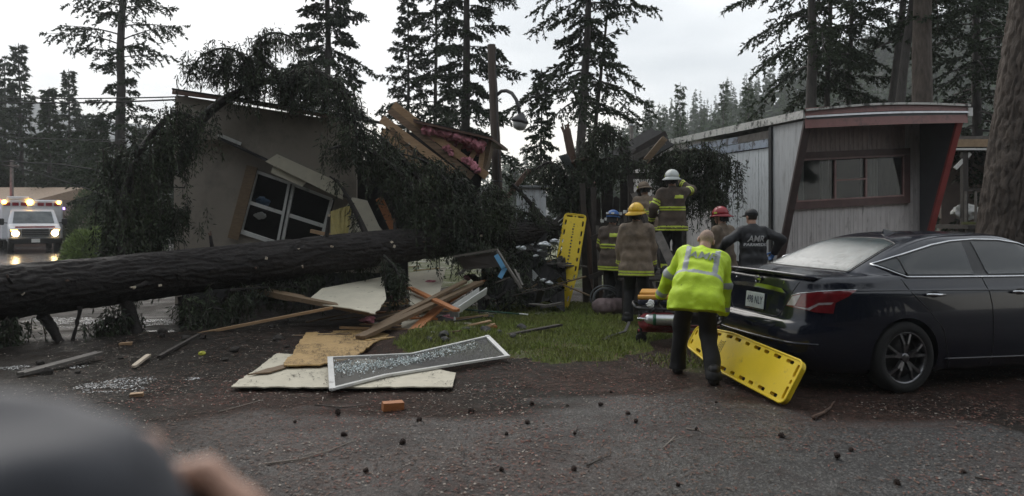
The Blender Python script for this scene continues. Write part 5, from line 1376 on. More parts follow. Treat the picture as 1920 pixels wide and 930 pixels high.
def person(label, loc, yaw, lean=0.05, side=0.0, hip=0.93, feet=((-0.12, 0.0), (0.12, 0.0)), hands=((-0.25, 0.1, 0.8), (0.25, 0.1, 0.8)), head=(0.0, 0.0), twist=0.0, coat=M_COAT, stripe=M_STRIPE_Y,
           stripes='fire', trousers=M_BLACKP, hemdrop=0.16, gloves=M_GLOVE_K, bulk=1.0, hair=M_HAIRD, curl=0.35, scale=1.0, z=0.0, text=None, group=None, elbows=None, cov_pants=True, hmin=0.0135, folds=0.035):
    o = thing('person', label, 'person', (loc[0], loc[1], z), (0, 0, yaw), group)
    o.scale = (scale,) * 3
    V3 = lambda *a: np.array(a, float)
    pel = V3(side * -0.05, -0.06 * math.sin(lean) * 2, hip)
    u = V3(math.sin(side), math.sin(lean) * math.cos(side), math.cos(lean) * math.cos(side)); u /= np.linalg.norm(u)
    r = V3(math.cos(twist), math.sin(twist), 0); r -= u * (r @ u); r /= np.linalg.norm(r)
    f = np.cross(u, r)   # forward
    S = pel + u * 0.50
    shL, shR = S - r * 0.175, S + r * 0.175
    hipL, hipR = pel - V3(math.cos(twist) * 0.095, math.sin(twist) * 0.095, 0), pel + V3(math.cos(twist) * 0.095, math.sin(twist) * 0.095, 0)
    legs = []
    for hp, (fx, fy) in zip((hipL, hipR), feet):
        kn, an = ik(hp, (fx, fy, 0.09), 0.455, 0.44, (0, 1, 0.1)); legs.append((hp, kn, an))
    arms = []
    for k, (sh, hd) in enumerate(zip((shL, shR), hands)):
        pole = elbows[k] if elbows else ((-0.6 if k == 0 else 0.6), -0.5, -0.5)
        el, wr = ik(sh, hd, 0.285, 0.25, pole); arms.append((sh, el, wr))
    hp_, hy_ = head
    nb = S + u * 0.035
    hd_dir = V3(math.sin(side), math.sin(lean * 0.75 + hp_), math.cos(lean * 0.75 + hp_))
    hc = nb + hd_dir * 0.185 + f * 0.02
    hz = hd_dir; hx = V3(math.cos(hy_ + twist), math.sin(hy_ + twist), 0); hx -= hz * (hx @ hz); hx /= np.linalg.norm(hx); hf = np.cross(hz, hx)
    HM = np.stack([hx, hf, hz], 1)    # head frame: right, front, up
    b = bulk
    dn = -(u * 0.25 + np.array([0, 0.0, 0.75])) if lean > 0.4 else -u
    dn = dn / np.linalg.norm(dn)
    jac = [('c', pel + u * 0.40 - r * 0.10 * b, pel + u * 0.40 + r * 0.10 * b, 0.118 * b, 0.118 * b), ('c', pel + u * 0.24 - r * 0.085 * b, pel + u * 0.24 + r * 0.085 * b, 0.122 * b, 0.122 * b),
           ('c', pel + u * 0.08 - r * 0.09 * b, pel + u * 0.08 + r * 0.09 * b, 0.128 * b, 0.128 * b), ('c', pel + dn * 0.10 - r * 0.10 * b, pel + dn * 0.10 + r * 0.10 * b, 0.142 * b, 0.142 * b),
           ('c', pel + dn * 0.26 - r * 0.105 * b, pel + dn * 0.26 + r * 0.105 * b, 0.152 * b, 0.152 * b),
           ('c', S - r * 0.155, S + r * 0.155, 0.078 * b, 0.078 * b), ('c', nb - u * 0.03, nb + u * 0.035, 0.085, 0.074)]
    for sh, el, wr in arms:
        jac += [('c', sh, el, 0.079 * b, 0.066 * b), ('c', el, wr + (wr - el) * -0.04, 0.066 * b, 0.056 * b)]
    hem = pel + dn * hemdrop
    V, Q = sdf_mesh(jac, 0.055, hmin, noise=folds, nf=11, cut=[(hem, dn)], seed=int(abs(loc[0] * 100)) % 97)
    # reflective bands follow the cloth: by height on the torso, by distance along the sleeves
    C = V[Q].mean(1)
    tq = (C - pel) @ u; lat = (C - pel) @ r
    dT = np.min([cap_sdf(C, *q[1:]) for q in jac[:6]], axis=0)
    da = []
    for sh, el, wr in arms:
        d1 = cap_sdf(C, sh, el, 0.079 * b, 0.066 * b); d2 = cap_sdf(C, el, wr, 0.066 * b, 0.056 * b)
        s1 = ((C - sh) @ (el - sh)) / ((el - sh) @ (el - sh)); s2 = ((C - el) @ (wr - el)) / ((wr - el) @ (wr - el))
        da.append((np.minimum(d1, d2), np.where(d1 < d2, np.clip(s1, -1, 1), 1 + np.clip(s2, 0, 2))))
    arm_d = np.minimum(da[0][0], da[1][0]); s = np.where(da[0][0] < da[1][0], da[0][1], da[1][1])
    on_arm = arm_d < dT - 0.004
    mi = np.zeros(len(Q), int)
    if stripes == 'fire':
        lo, hi_ = -hemdrop + 0.015, -hemdrop + 0.085
        mid = (lo + hi_) / 2
        def band(t, a, c_): return (t > a) & (t < c_) & (np.abs(t - (a + c_) / 2) > 0.009)
        mi[(~on_arm) & band(tq, lo, hi_)] = 1
        mi[(~on_arm) & band(tq, 0.20, 0.27)] = 1
        mi[on_arm & (s > 0.52) & (s < 0.80) & (np.abs(s - 0.66) > 0.035)] = 1
        mi[on_arm & (s > 1.72) & (s < 1.96) & (np.abs(s - 1.84) > 0.03)] = 1
        mi[(~on_arm) & (tq > 0.40) & (tq < 0.46) & (lat > 0.03) & (lat < 0.17)] = 1
    elif stripes == 'hem':
        mi[(~on_arm) & (tq > -hemdrop + 0.015) & (tq < -hemdrop + 0.08) & (np.abs(tq + hemdrop - 0.047) > 0.009)] = 1
        mi[on_arm & (s > 1.74) & (s < 1.96) & (np.abs(s - 1.85) > 0.03)] = 1
    elif stripes == 'hivis':
        mi[(~on_arm) & (tq > 0.10) & (tq < 0.155)] = 1
        mi[(~on_arm) & (tq > 0.155) & (tq < 0.53) & (np.abs(np.abs(lat) - 0.145) < 0.026)] = 1
        mi[on_arm & (s > 0.84) & (s < 1.02)] = 1
        mi[on_arm & (s > 1.78) & (s < 1.98)] = 1
    me = fast_mesh('jacket', V, Q, mi)
    jk = link_mesh('jacket', me, [coat, stripe], o, True)
    bvh = BVHTree.FromPolygons([tuple(v) for v in V], [tuple(q) for q in Q])
    # trousers
    tr = [('c', pel + dn * 0.03 - r * 0.05, pel + dn * 0.03 + r * 0.05, 0.105, 0.105)]
    for hp, kn, an in legs:
        tr += [('c', hp, kn, 0.098, 0.082), ('c', kn, an, 0.082, 0.073), ('c', an, an + V3(0, 0.0, -0.03), 0.074, 0.076)]
    V2, Q2 = sdf_mesh(tr, 0.03, hmin, noise=0.035, nf=9, cut=[((0, 0, 0.055), (0, 0, -1.0))])
    mi2 = np.zeros(len(Q2), int)
    if stripes in ('fire', 'hem'):
        zc = V2[Q2].mean(1)[:, 2]; mi2[(zc > 0.16) & (zc < 0.22)] = 1
    link_mesh('trousers', fast_mesh('trousers', V2, Q2, mi2), [trousers, stripe if stripes == 'fire' else trousers], o, True)
    for hp, kn, an in legs:
        V2, Q2 = sdf_mesh([('c', an + V3(0, -0.01, 0.06), an + V3(0, -0.015, -0.035), 0.058, 0.052), ('c', an + V3(0, -0.035, -0.052), an + V3(0.0, 0.135, -0.056), 0.037, 0.034), ('c', an + V3(-0.02, 0.06, -0.052), an + V3(0.02, 0.06, -0.052), 0.035, 0.035)], 0.03, 0.01, cut=[((0, 0, 0.002), (0, 0, -1.0))])
        link_mesh('boot', fast_mesh('boot', V2, Q2), M_BOOT, o, True)
    # body: one continuous figure under the clothes with head, face and neck
    bod = [('c', pel + u * 0.40 - r * 0.09, pel + u * 0.40 + r * 0.09, 0.09, 0.09), ('c', pel + u * 0.2 - r * 0.07, pel + u * 0.2 + r * 0.07, 0.09, 0.09), ('c', pel - r * 0.06, pel + r * 0.06, 0.10, 0.10), ('c', S - r * 0.14, S + r * 0.14, 0.05, 0.05), ('c', nb - u * 0.02, nb + hd_dir * 0.10, 0.062, 0.058)]
    for sh, el, wr in arms: bod += [('c', sh, el, 0.048, 0.04), ('c', el, wr, 0.04, 0.03)]
    for hp, kn, an in legs: bod += [('c', hp, kn, 0.075, 0.055), ('c', kn, an, 0.055, 0.045)]
    hp3 = lambda x, y, zz: hc + hx * x + hf * y + hz * zz
    bod += [('e', hp3(0, -0.005, 0.025), (0.077, 0.095, 0.095), HM), ('e', hp3(0, 0.02, -0.045), (0.058, 0.072, 0.075), HM)]
    bod += [('c', hp3(0, 0.09, 0.0), hp3(0, 0.108, -0.03), 0.010, 0.015), ('c', hp3(-0.03, 0.083, 0.012), hp3(0.03, 0.083, 0.012), 0.012, 0.012), ('c', hp3(-0.022, 0.086, -0.066), hp3(0.022, 0.086, -0.066), 0.009, 0.009)]
    V2, Q2 = sdf_mesh(bod, 0.02, 0.0155)
    C2 = V2[Q2].mean(1) - hc
    hm = np.zeros(len(Q2), int)
    lx, ly, lz = C2 @ hx, C2 @ hf, C2 @ hz
    hm[((lz > 0.055) | ((ly < -0.01) & (lz > -0.045))) & (lz > -0.1) & (np.linalg.norm(C2, axis=1) < 0.2)] = 1
    body = link_mesh('body', fast_mesh('body', V2, Q2, hm), [M_SKIN, hair], o, True)
    for sg in (-1, 1):
        V2, Q2 = sdf_mesh([('e', hp3(sg * 0.079, -0.005, -0.005), (0.013, 0.022, 0.034), HM)], 0.004, 0.006)
        link_mesh('ear', fast_mesh('ear', V2, Q2), M_SKIN, o, True)
        V2, Q2 = sdf_mesh([('e', hp3(sg * 0.03, 0.083, -0.002), (0.012, 0.012, 0.009))], 0.003, 0.0045)
        link_mesh('eye', fast_mesh('eye', V2, Q2), M_BOOT, o, True)
    # gloved hands
    HV, HQ = hand_mesh(curl)
    for k, (sh, el, wr) in enumerate(arms):
        zx = -(wr - el) / np.linalg.norm(wr - el); ref = np.array([1.0, 0, 0]); yv = np.cross(zx, ref); yv /= np.linalg.norm(yv); xv = np.cross(yv, zx)
        W_ = HV.copy()
        if k == 0: W_[:, 0] *= -1
        W_ = wr + W_[:, :1] * xv + W_[:, 1:2] * yv + W_[:, 2:] * zx
        link_mesh('glove', fast_mesh('glove', W_, HQ if k else HQ[:, ::-1]), gloves[k] if isinstance(gloves, (list, tuple)) else gloves, o, True)
    if text:
        for body_, size, up_, mt in text:
            lettering(jk, bvh, pel + u * up_, r, u, f, body_, size, mt)
    o['_head'] = [float(x) for x in hc]
    return o, dict(hc=hc, HM=HM, jk=jk, arms=arms, u=u, r=r, f=f, pel=pel)
def text_mesh(body, size, shear=0.0, bold=0.0, space=1.0):
    cu = bpy.data.curves.new('lettering', 'FONT'); cu.body = body; cu.size = size; cu.align_x = 'CENTER'; cu.align_y = 'CENTER'; cu.shear = shear; cu.offset = bold; cu.space_character = space; cu.resolution_u = 3
    ob = bpy.data.objects.new('lettering', cu); COL.objects.link(ob)
    dg = bpy.context.evaluated_depsgraph_get(); me = bpy.data.meshes.new_from_object(ob.evaluated_get(dg))
    bpy.data.objects.remove(ob); bpy.data.curves.remove(cu)
    return me
def lettering(parent, bvh, c, r, u, f, body, size, m, shear=0.25):
    me = text_mesh(body, size, shear, size * 0.025)
    bm = bmesh.new(); bm.from_mesh(me)
    bmesh.ops.triangulate(bm, faces=bm.faces); bmesh.ops.subdivide_edges(bm, edges=[e for e in bm.edges if e.calc_length() > size * 0.4], cuts=1)
    for v in bm.verts:
        p = Vector(c) + Vector(r) * v.co.x + Vector(u) * v.co.y - Vector(f) * 0.5
        hit = bvh.ray_cast(p, Vector(f), 1.0)
        v.co = (hit[0] + hit[1].normalized() * 0.013 if hit[1].dot(Vector(f)) < 0 else hit[0] - Vector(f) * 0.013) if hit[0] is not None else p + Vector(f) * 0.4
    bm.to_mesh(me); bm.free()
    link_mesh('lettering', me, m, parent)
def helmet(o, info, m, kind, tilt=0.0, yaw=0.0):
    hc, HM = info['hc'], info['HM']
    A = Matrix([list(HM[0]), list(HM[1]), list(HM[2])]) @ Matrix.Rotation(yaw, 3, 'Z') @ Matrix.Rotation(tilt, 3, 'X')
    hcv = Vector(hc)
    T = lambda x, y, z: hcv + A @ Vector((x, y, z))
    mb = MB(); n = 32; rings = 9; vs = []; fs = []
    ax, ay, az = 0.118, 0.142, 0.135
    if kind == 'rescue': ax, ay, az = 0.112, 0.135, 0.12
    if kind == 'cap': ax, ay, az = 0.092, 0.112, 0.095
    z0 = 0.045
    for j in range(rings):
        e = j / (rings - 1) * math.pi / 2 * 0.985
        for k in range(n):
            a = 2 * math.pi * k / n
            w = 1 + (0.05 * max(0, math.cos(4 * a)) * math.sin(e * 2) if kind in ('trad', 'broad') else 0)
            vs.append(T(ax * math.cos(e) * math.cos(a) * w, ay * math.cos(e) * math.sin(a) * w, z0 + az * math.sin(e) ** 0.9))
    for j in range(rings - 1):
        for k in range(n):
            a_ = j * n + k; b_ = j * n + (k + 1) % n; fs.append((a_, b_, b_ + n, a_ + n))
    fs.append(tuple(range((rings - 1) * n, rings * n)))
    mb.add(vs, fs); hm = mb.build('cap' if kind == 'cap' else 'helmet', m, o, smooth=True)
    md = hm.modifiers.new('solid', 'SOLIDIFY'); md.thickness = 0.006; md.offset = -1
    mb = MB(); vs = []; fs = []
    for k in range(n):
        a = 2 * math.pi * k / n; c, s = math.cos(a), math.sin(a)
        if kind == 'trad': ex = 0.024 + 0.055 * max(0, -s) ** 1.5 + 0.02 * max(0, s); dz = -0.02 - 0.03 * max(0, -s)
        elif kind == 'broad': ex = 0.042 + 0.045 * max(0, -s) ** 1.5; dz = -0.035 - 0.02 * max(0, -s)
        elif kind == 'cap': ex = 0.001 + 0.075 * max(0, s) ** 2; dz = -0.012
        else: ex = 0.006 + 0.012 * max(0, s); dz = -0.012
        for rr, zz in ((0.985, 0.012), (1.0, 0.0)):
            vs.append(T(ax * c * rr, ay * s * rr, z0 + zz))
        vs.append(T((ax + ex) * c, (ay + ex) * s, z0 + dz)); vs.append(T((ax + ex) * c * 0.985, (ay + ex) * s * 0.985, z0 + dz - 0.008)); vs.append(T(ax * c * 0.96, ay * s * 0.96, z0 - 0.004))
    for k in range(n):
        for q in range(4):
            a_ = k * 5 + q; b_ = ((k + 1) % n) * 5 + q; fs.append((a_, b_, b_ + 1, a_ + 1))
    mb.add(vs, fs); mb.build('brim' if kind != 'cap' else 'visor', m, hm, smooth=True)
    if kind in ('trad', 'broad'):
        for a in (0, math.pi / 2):      # crossing ridges
            mb = MB(); pts = []
            for i in range(13):
                e = -math.pi * 0.42 + i / 12 * math.pi * 0.84
                x, y = (math.sin(e) * ax, 0) if a else (0, math.sin(e) * ay)
                pts.append(T(x, y, z0 + az * max(0, math.cos(e)) ** 0.9 + 0.001))
            mb.tube(pts, 0.008, n=6); mb.build('ridge', m, hm, smooth=True)
        for sx in (-1, 1):
            mb = MB(); mb.box(T(sx * (ax + 0.004), 0.02, z0 + 0.03), (0.012, 0.05, 0.025), rot=A); mb.build('reflector', M_STRIPE_Y, hm)
    if kind == 'rescue':
        mb = MB(); mb.lathe([(1, -0.012), (1.02, 0), (1, 0.012)], n=n, c=(0, 0, 0)); mb.v = [tuple(T(x * (ax + 0.004), y * (ay + 0.004), z0 + 0.02 + z)) for x, y, z in mb.v]; mb.build('goggle_strap', M_GLOVE_K, hm, smooth=True)
        for sx in (-1, 1):
            mb = MB(); mb.box(T(sx * 0.05, -ay + 0.012, z0 + 0.045), (0.05, 0.02, 0.03), rot=A); mb.build('reflector', M_PAPER, hm)
    if kind != 'cap':
        mb = MB(); mb.tube([T(-0.085, 0.01, 0.05), T(-0.075, 0.03, -0.06), T(0, 0.06, -0.13), T(0.075, 0.03, -0.06), T(0.085, 0.01, 0.05)], 0.008, n=6); mb.build('chin_strap', M_GLOVE_K, hm)
        mb = MB(); ns = 14; vs = []; fs = []     # neck flap
        for i in range(ns + 1):
            a = math.pi * (1.12 + 0.76 * i / ns); c, s = math.cos(a), math.sin(a)
            vs += [T(ax * c * 0.94, ay * s * 0.94, z0), T(ax * c * 0.98, ay * s * 0.92, z0 - 0.12 + 0.01 * math.sin(i * 2))]
        fs = [(2 * i, 2 * i + 2, 2 * i + 3, 2 * i + 1) for i in range(ns)]
        mb.add(vs, fs); mb.build('neck_flap', M_TAR, hm, smooth=True)
    return hm
FG = 'firefighters at the wrecked porch'
M_PRINT_S = mat('print_silver', (0.22, 0.25, 0.22), rough=0.5, noise=0.1)
M_PRINT_W = mat('print_white', (0.42, 0.42, 0.42), rough=0.6, noise=0.1)
# bending paramedic in the bright jacket
pm, inf = person('bald paramedic in lime high visibility jacket bending over the gear', (1.84, 7.02), R(-8), lean=0.88, side=0.22, hip=0.90, feet=((-0.16, 0.26), (0.14, -0.20)), hands=((-0.36, 0.52, 0.70), (0.30, 0.26, 0.52)), head=(-0.15, 0.05),
       coat=M_HIVIS, folds=0.04, stripe=M_STRIPE_S, stripes='hivis', hemdrop=0.20, bulk=1.12, hair=M_HAIR, text=[('AMR', 0.135, 0.36, M_PRINT_S)], gloves=M_GLOVE_K, elbows=((-1, -0.3, 0.1), (1, -0.3, 0.1)), hmin=0.011)
# firefighters
p, i = person('firefighter in plain tan coat and yellow helmet facing the porch', (1.87, 10.6), R(-14), lean=0.06, feet=((-0.13, 0.05), (0.12, -0.06)), hands=((-0.26, 0.10, 0.86), (0.24, 0.14, 0.88)), head=(0.0, -0.35), coat=M_COAT, stripes='hem', hemdrop=0.20, bulk=1.08, group=FG, scale=1.01)
helmet(p, i, M_HY, 'trad', tilt=0.05)
p, i = person('firefighter in brown coat and blue helmet beside the stair pickets', (1.70, 12.05), R(-40), lean=0.05, feet=((-0.13, 0.0), (0.13, 0.0)), hands=((-0.24, 0.18, 0.95), (0.22, 0.20, 0.98)), head=(0.05, 0.1), coat=M_COATD, stripes='fire', hemdrop=0.20, group=FG, scale=0.97)
helmet(p, i, M_HB, 'rescue')
p, i = person('firefighter in white helmet standing high on the porch deck', (2.72, 11.95), R(-6), lean=0.02, feet=((-0.12, 0.0), (0.12, 0.02)), hands=((-0.34, 0.08, 0.96), (0.20, 0.36, 1.62)), head=(0.03, -0.2), coat=M_COATD, stripes='fire', hemdrop=0.15, bulk=1.08, group=FG, z=0.61, gloves=[M_GLOVE_K, M_GLOVE_T], scale=1.0)
helmet(p, i, M_HW, 'broad')
p, i = person('firefighter half hidden by needles with head turned to the porch roof', (2.45, 12.75), R(10), lean=0.25, feet=((-0.12, 0.0), (0.12, 0.0)), hands=((-0.2, 0.30, 1.0), (0.2, 0.3, 0.9)), head=(0.1, 0.0), coat=M_COAT, stripes='fire', hemdrop=0.15, group=FG, z=0.61, scale=0.93)
helmet(p, i, M_COAT, 'trad')
p, i = person('firefighter in red helmet standing by the mobile home wall', (3.38, 11.2), R(38), lean=0.08, feet=((-0.12, 0.0), (0.12, 0.0)), hands=((-0.22, 0.25, 0.92), (0.18, 0.28, 0.98)), head=(0.05, 0.15), coat=M_COAT, stripes='none', hemdrop=0.18, group=FG, scale=0.985)
helmet(p, i, M_HR, 'trad')
p, i = person('paramedic in black lettered jacket and cap reaching across', (3.68, 10.75), R(4), lean=0.05, feet=((-0.12, 0.0), (0.12, 0.0)), hands=((-0.45, 0.18, 1.12), (0.36, 0.05, 1.10)), head=(0.05, 0.25), coat=M_BLACKJ, stripes='none', hemdrop=0.12, gloves=M_GLOVE_B, scale=0.985,
       text=[('AMR', 0.12, 0.38, M_PRINT_W), ('PARAMEDIC', 0.066, 0.29, M_PRINT_W)], elbows=((-1, -0.2, -0.6), (1, -0.4, -0.4)))
helmet(p, i, M_BLACKJ, 'cap')
# onlooker close to the camera, out of focus
p, i = person('blurred bystander in dark grey jacket with one fist raised', (-0.43, 0.30), R(8), lean=0.03, hip=0.928, feet=((-0.12, 0.0), (0.12, 0.0)), hands=((-0.25, 0.12, 0.9), (0.272, 0.05, 1.364)), head=(0.0, 0.0), coat=M_FORE, stripes='none', hemdrop=0.15, gloves=[M_SKIN, M_SKIN], scale=1.0, folds=0.08, curl=0.9, bulk=1.15, elbows=((-0.6, -0.5, -0.5), (0.5, -0.3, -1)))
# ------------------------------------------------------------------ dark sedan
M_PAINT = mat('paint_black_blue', (0.006, 0.008, 0.017), rough=0.2, noise=0.2, nscale=3, coat=0.5, spec=0.35, dirt=(0.014, 0.013, 0.013), dscale=5, dlo=0.6, dhi=0.85)
M_CGLASS = mat('car_glass', (0.010, 0.014, 0.015), rough=0.04, spec=0.7, noise=0.2, nscale=2)
M_RWGLASS = mat('rear_window_wet', (0.035, 0.055, 0.057), rough=0.05, spec=0.55, noise=0.5, nscale=12, bump=0.12, bscale=120)
M_CHROME = mat('chrome', (0.62, 0.63, 0.65), rough=0.12, metal=1.0, noise=0.08)
M_TAILRED = mat('taillight_red', (0.15, 0.007, 0.012), rough=0.12, noise=0.3, nscale=14, coat=1.0)
M_TAILCLR = mat('taillight_clear', (0.36, 0.34, 0.34), rough=0.1, noise=0.25, nscale=20, coat=1.0)
M_TYRE = mat('tyre_rubber', (0.012, 0.012, 0.012), rough=0.85, noise=0.3, bump=0.2)
M_RIM = mat('rim_alloy', (0.22, 0.22, 0.23), rough=0.3, metal=0.9, noise=0.2, dirt=(0.03, 0.03, 0.03), dscale=6, dlo=0.5, dhi=0.7)
M_BLACKTRIM = mat('black_trim', (0.008, 0.008, 0.009), rough=0.4, noise=0.2)
M_PLATE = mat('plate_white', (0.60, 0.64, 0.66), rough=0.4, noise=0.06, dirt=(0.30, 0.40, 0.48), dscale=20, dlo=0.5, dhi=0.8)
M_PLATETXT = mat('plate_navy', (0.02, 0.03, 0.08), rough=0.5, noise=0.1)
CAR_O = Vector((2.37, 7.057, 0)); CAR_YAW = R(15)
def sedan():
    o = thing('sedan', 'wet black blue four door sedan parked by the mobile home', 'car', CAR_O, (0, 0, CAR_YAW))
    inv = chain_matrix(o).inverted()
    rows = [(0.17, 0.30, 4.60, 0.80, 6), (0.20, 0.16, 4.72, 0.86, 6), (0.28, 0.07, 4.79, 0.892, 6), (0.40, 0.015, 4.84, 0.907, 6), (0.52, 0.0, 4.86, 0.915, 6), (0.60, 0.01, 4.86, 0.917, 6), (0.645, 0.03, 4.855, 0.917, 6), (0.66, 0.062, 4.84, 0.917, 6.5),
            (0.72, 0.078, 4.78, 0.915, 6.5), (0.80, 0.088, 4.66, 0.908, 6.5), (0.88, 0.096, 4.44, 0.900, 6.5), (0.935, 0.104, 4.20, 0.892, 6.5), (0.955, 0.108, 4.12, 0.872, 6.5), (1.00, 0.118, 3.92, 0.852, 6.5), (1.035, 0.128, 3.74, 0.838, 6.5), (1.06, 0.15, 3.63, 0.822, 6), (1.075, 0.20, 3.56, 0.806, 6), (1.085, 0.42, 3.51, 0.792, 6), (1.098, 0.58, 3.46, 0.782, 6.5),
            (1.13, 0.68, 3.39, 0.764, 7), (1.18, 0.79, 3.28, 0.735, 7), (1.24, 0.935, 3.15, 0.70, 7), (1.30, 1.08, 3.02, 0.664, 7), (1.35, 1.215, 2.91, 0.632, 6.5), (1.39, 1.345, 2.81, 0.602, 6), (1.42, 1.47, 2.72, 0.57, 5.5), (1.445, 1.61, 2.62, 0.52, 5), (1.462, 1.76, 2.52, 0.44, 4.5), (1.472, 1.93, 2.41, 0.30, 4), (1.475, 2.08, 2.28, 0.12, 3)]
    NR = 200
    def ring(z, xr, xf, w, n):
        a = (xf - xr) / 2; xc = (xf + xr) / 2
        t = np.linspace(0, np.pi / 2, 400); cx, sy = np.cos(t) ** (2 / n), np.sin(t) ** (2 / n)
        x, y = a * cx, w * sy
        s = np.concatenate([[0], np.cumsum(np.hypot(np.diff(x), np.diff(y)))]); s /= s[-1]
        k = NR // 4; u = np.linspace(0, 1, k + 1); qx, qy = np.interp(u, s, x), np.interp(u, s, y)
        X = np.concatenate([qx[:-1], -qx[::-1][:-1], -qx[:-1], qx[::-1][:-1]]); Y = np.concatenate([qy[:-1], qy[::-1][:-1], -qy[:-1], -qy[::-1][:-1]])
        return np.stack([X + xc, Y, np.full(NR, z)], -1)
    # densify rows
    rr = np.array(rows); kz = np.arange(len(rr)); fine = np.linspace(0, len(rr) - 1, (len(rr) - 1) * 3 + 1)
    rf = np.stack([np.interp(fine, kz, rr[:, q]) for q in range(5)], -1)
    rings = np.stack([ring(*q) for q in rf])
    sm = rings.copy()
    for _ in range(2): sm[1:-1] = 0.25 * sm[:-2] + 0.5 * sm[1:-1] + 0.25 * sm[2:]
    nrow = len(rf); V = sm.reshape(-1, 3); i = np.arange(nrow * NR).reshape(nrow, NR)
    Q = np.stack([i[:-1], np.roll(i, -1, 1)[:-1], np.roll(i, -1, 1)[1:], i[1:]], -1).reshape(-1, 4)
    faces = [tuple(q) for q in Q.tolist()] + [tuple(i[0][::-1].tolist()), tuple(i[-1].tolist())]
    me = bpy.data.meshes.new('body'); me.from_pydata(V.tolist(), [], faces)
    bm = bmesh.new(); bm.from_mesh(me); bmesh.ops.recalc_face_normals(bm, faces=bm.faces); bm.to_mesh(me); bm.free()
    body = link_mesh('body', me, [M_PAINT, M_BLACKTRIM], o, True)
    bvh = BVHTree.FromPolygons(V.tolist(), faces)
    # wheel arches
    WC = [(1.05, 1), (1.05, -1), (3.83, 1), (3.83, -1)]
    mb = MB()
    for x, sg in WC: mb.lathe([(0.365, -0.2), (0.365, 0.2)], n=48, c=(x, sg * 0.82, 0.335), rot=Matrix.Rotation(R(90), 3, 'X'), m=0)
    cut = mb.build('cutter', M_BLACKTRIM)
    md = body.modifiers.new('b', 'BOOLEAN'); md.operation = 'DIFFERENCE'; md.object = cut; md.solver = 'EXACT'
    cut.matrix_world = chain_matrix(o); bpy.context.view_layer.update()
    dg = bpy.context.evaluated_depsgraph_get(); nm = bpy.data.meshes.new_from_object(body.evaluated_get(dg))
    body.modifiers.clear(); body.data = nm; bpy.data.objects.remove(cut)
    nm.polygons.foreach_set('use_smooth', [len(p.vertices) == 4 and p.area < 0.02 for p in nm.polygons])
    def hit(p, d):
        h = bvh.ray_cast(Vector(p), Vector(d).normalized(), 12)
        return (h[0], h[1] if h[1].dot(Vector(d)) < 0 else -h[1]) if h[0] is not None else (None, None)
    eye = inv @ Vector((0, 0, CAMH))
    def px_ray(px, py): return eye, ((inv @ P(px, py, 6)) - eye).normalized()
    side_ray = lambda sg: (lambda x, z: ((x, sg * 3, z), (0, -sg, 0)))
    rear_ray = lambda y, z: ((-2, y, z), (1, 0, 0))
    def decal(name, outline, ray, m, off=0.004, par=o, maxlen=0.05, mirror=False):
        bm = bmesh.new(); vs = [bm.verts.new((a, b, 0)) for a, b in outline]; bm.faces.new(vs)
        bmesh.ops.triangulate(bm, faces=bm.faces)
        sc = maxlen
        for _ in range(6):
            es = [e for e in bm.edges if e.calc_length() > sc]
            if not es: break
            bmesh.ops.subdivide_edges(bm, edges=es, cuts=1); bmesh.ops.triangulate(bm, faces=bm.faces)
        bad = []
        for v in bm.verts:
            org, d = ray(v.co.x, v.co.y); h, n = hit(org, d)
            if h is None: bad.append(v); continue
            v.co = h + n * off
            if mirror: v.co.y *= -1
        bmesh.ops.delete(bm, geom=bad, context='VERTS')
        bmesh.ops.recalc_face_normals(bm, faces=bm.faces)
        me = bpy.data.meshes.new(name); bm.to_mesh(me); bm.free()
        return link_mesh(name, me, m, par, True)
    def line(name, pts, ray, r, m, par=o, step=0.04, closed=False, off=0.0, mirror=False):
        if closed: pts = pts + [pts[0]]
        out = []
        for (a, b), (c, d) in zip(pts[:-1], pts[1:]):
            L_ = math.hypot(c - a, d - b); n = max(1, int(L_ / step))
            for k in range(n): out.append((a + (c - a) * k / n, b + (d - b) * k / n))
        out.append(pts[-1]); q = []
        for a, b in out:
            org, dd = ray(a, b); h, nn = hit(org, dd)
            if h is not None:
                h = h + nn * off
                q.append(Vector((h.x, -h.y, h.z)) if mirror else h)
        mb = MB(); mb.tube(q, r, n=6); return mb.build(name, m, par, smooth=True)
    # side windows, pillars, chrome, seams, handles on both sides
    for sg in (-1, 1):
        ray = side_ray(sg)
        full = [(0.875, 1.175), (1.13, 1.062), (1.6, 1.055), (2.2, 1.048), (3.1, 1.04), (3.30, 1.045), (3.12, 1.15), (2.92, 1.275), (2.70, 1.358), (2.45, 1.392), (2.15, 1.40), (1.85, 1.385), (1.6, 1.35), (1.35, 1.295), (1.1, 1.235)]
        gl = decal('window_band', full, ray, M_BLACKTRIM, off=0.004)
        for nm_, pol in (('quarter_window', [(0.93, 1.172), (1.13, 1.085), (1.145, 1.085), (1.145, 1.222), (1.09, 1.215)]), ('rear_door_window', [(1.17, 1.08), (1.93, 1.07), (1.98, 1.375), (1.85, 1.365), (1.6, 1.33), (1.35, 1.277), (1.17, 1.235)]),
                         ('front_door_window', [(2.10, 1.07), (3.15, 1.06), (2.90, 1.25), (2.70, 1.335), (2.45, 1.372), (2.10, 1.378)])):
            decal(nm_, pol, ray, M_CGLASS, off=0.009, par=gl)
        line('window_chrome', full, ray, 0.0105, M_CHROME, gl, closed=True, off=0.006)
        line('quarter_bar', [(1.157, 1.07), (1.157, 1.235)], ray, 0.008, M_BLACKTRIM, gl, off=0.01)
        # rear door outline follows the wheel arch
        line('door_seam', [(1.06, 1.05), (1.13, 0.92), (1.30, 0.76), (1.46, 0.58), (1.53, 0.30), (1.56, 0.22)], ray, 0.0045, M_BLACKTRIM, off=0.0005)
        line('door_seam', [(2.00, 1.05), (2.04, 0.8), (2.05, 0.5), (2.05, 0.22)], ray, 0.0045, M_BLACKTRIM, off=0.0005)
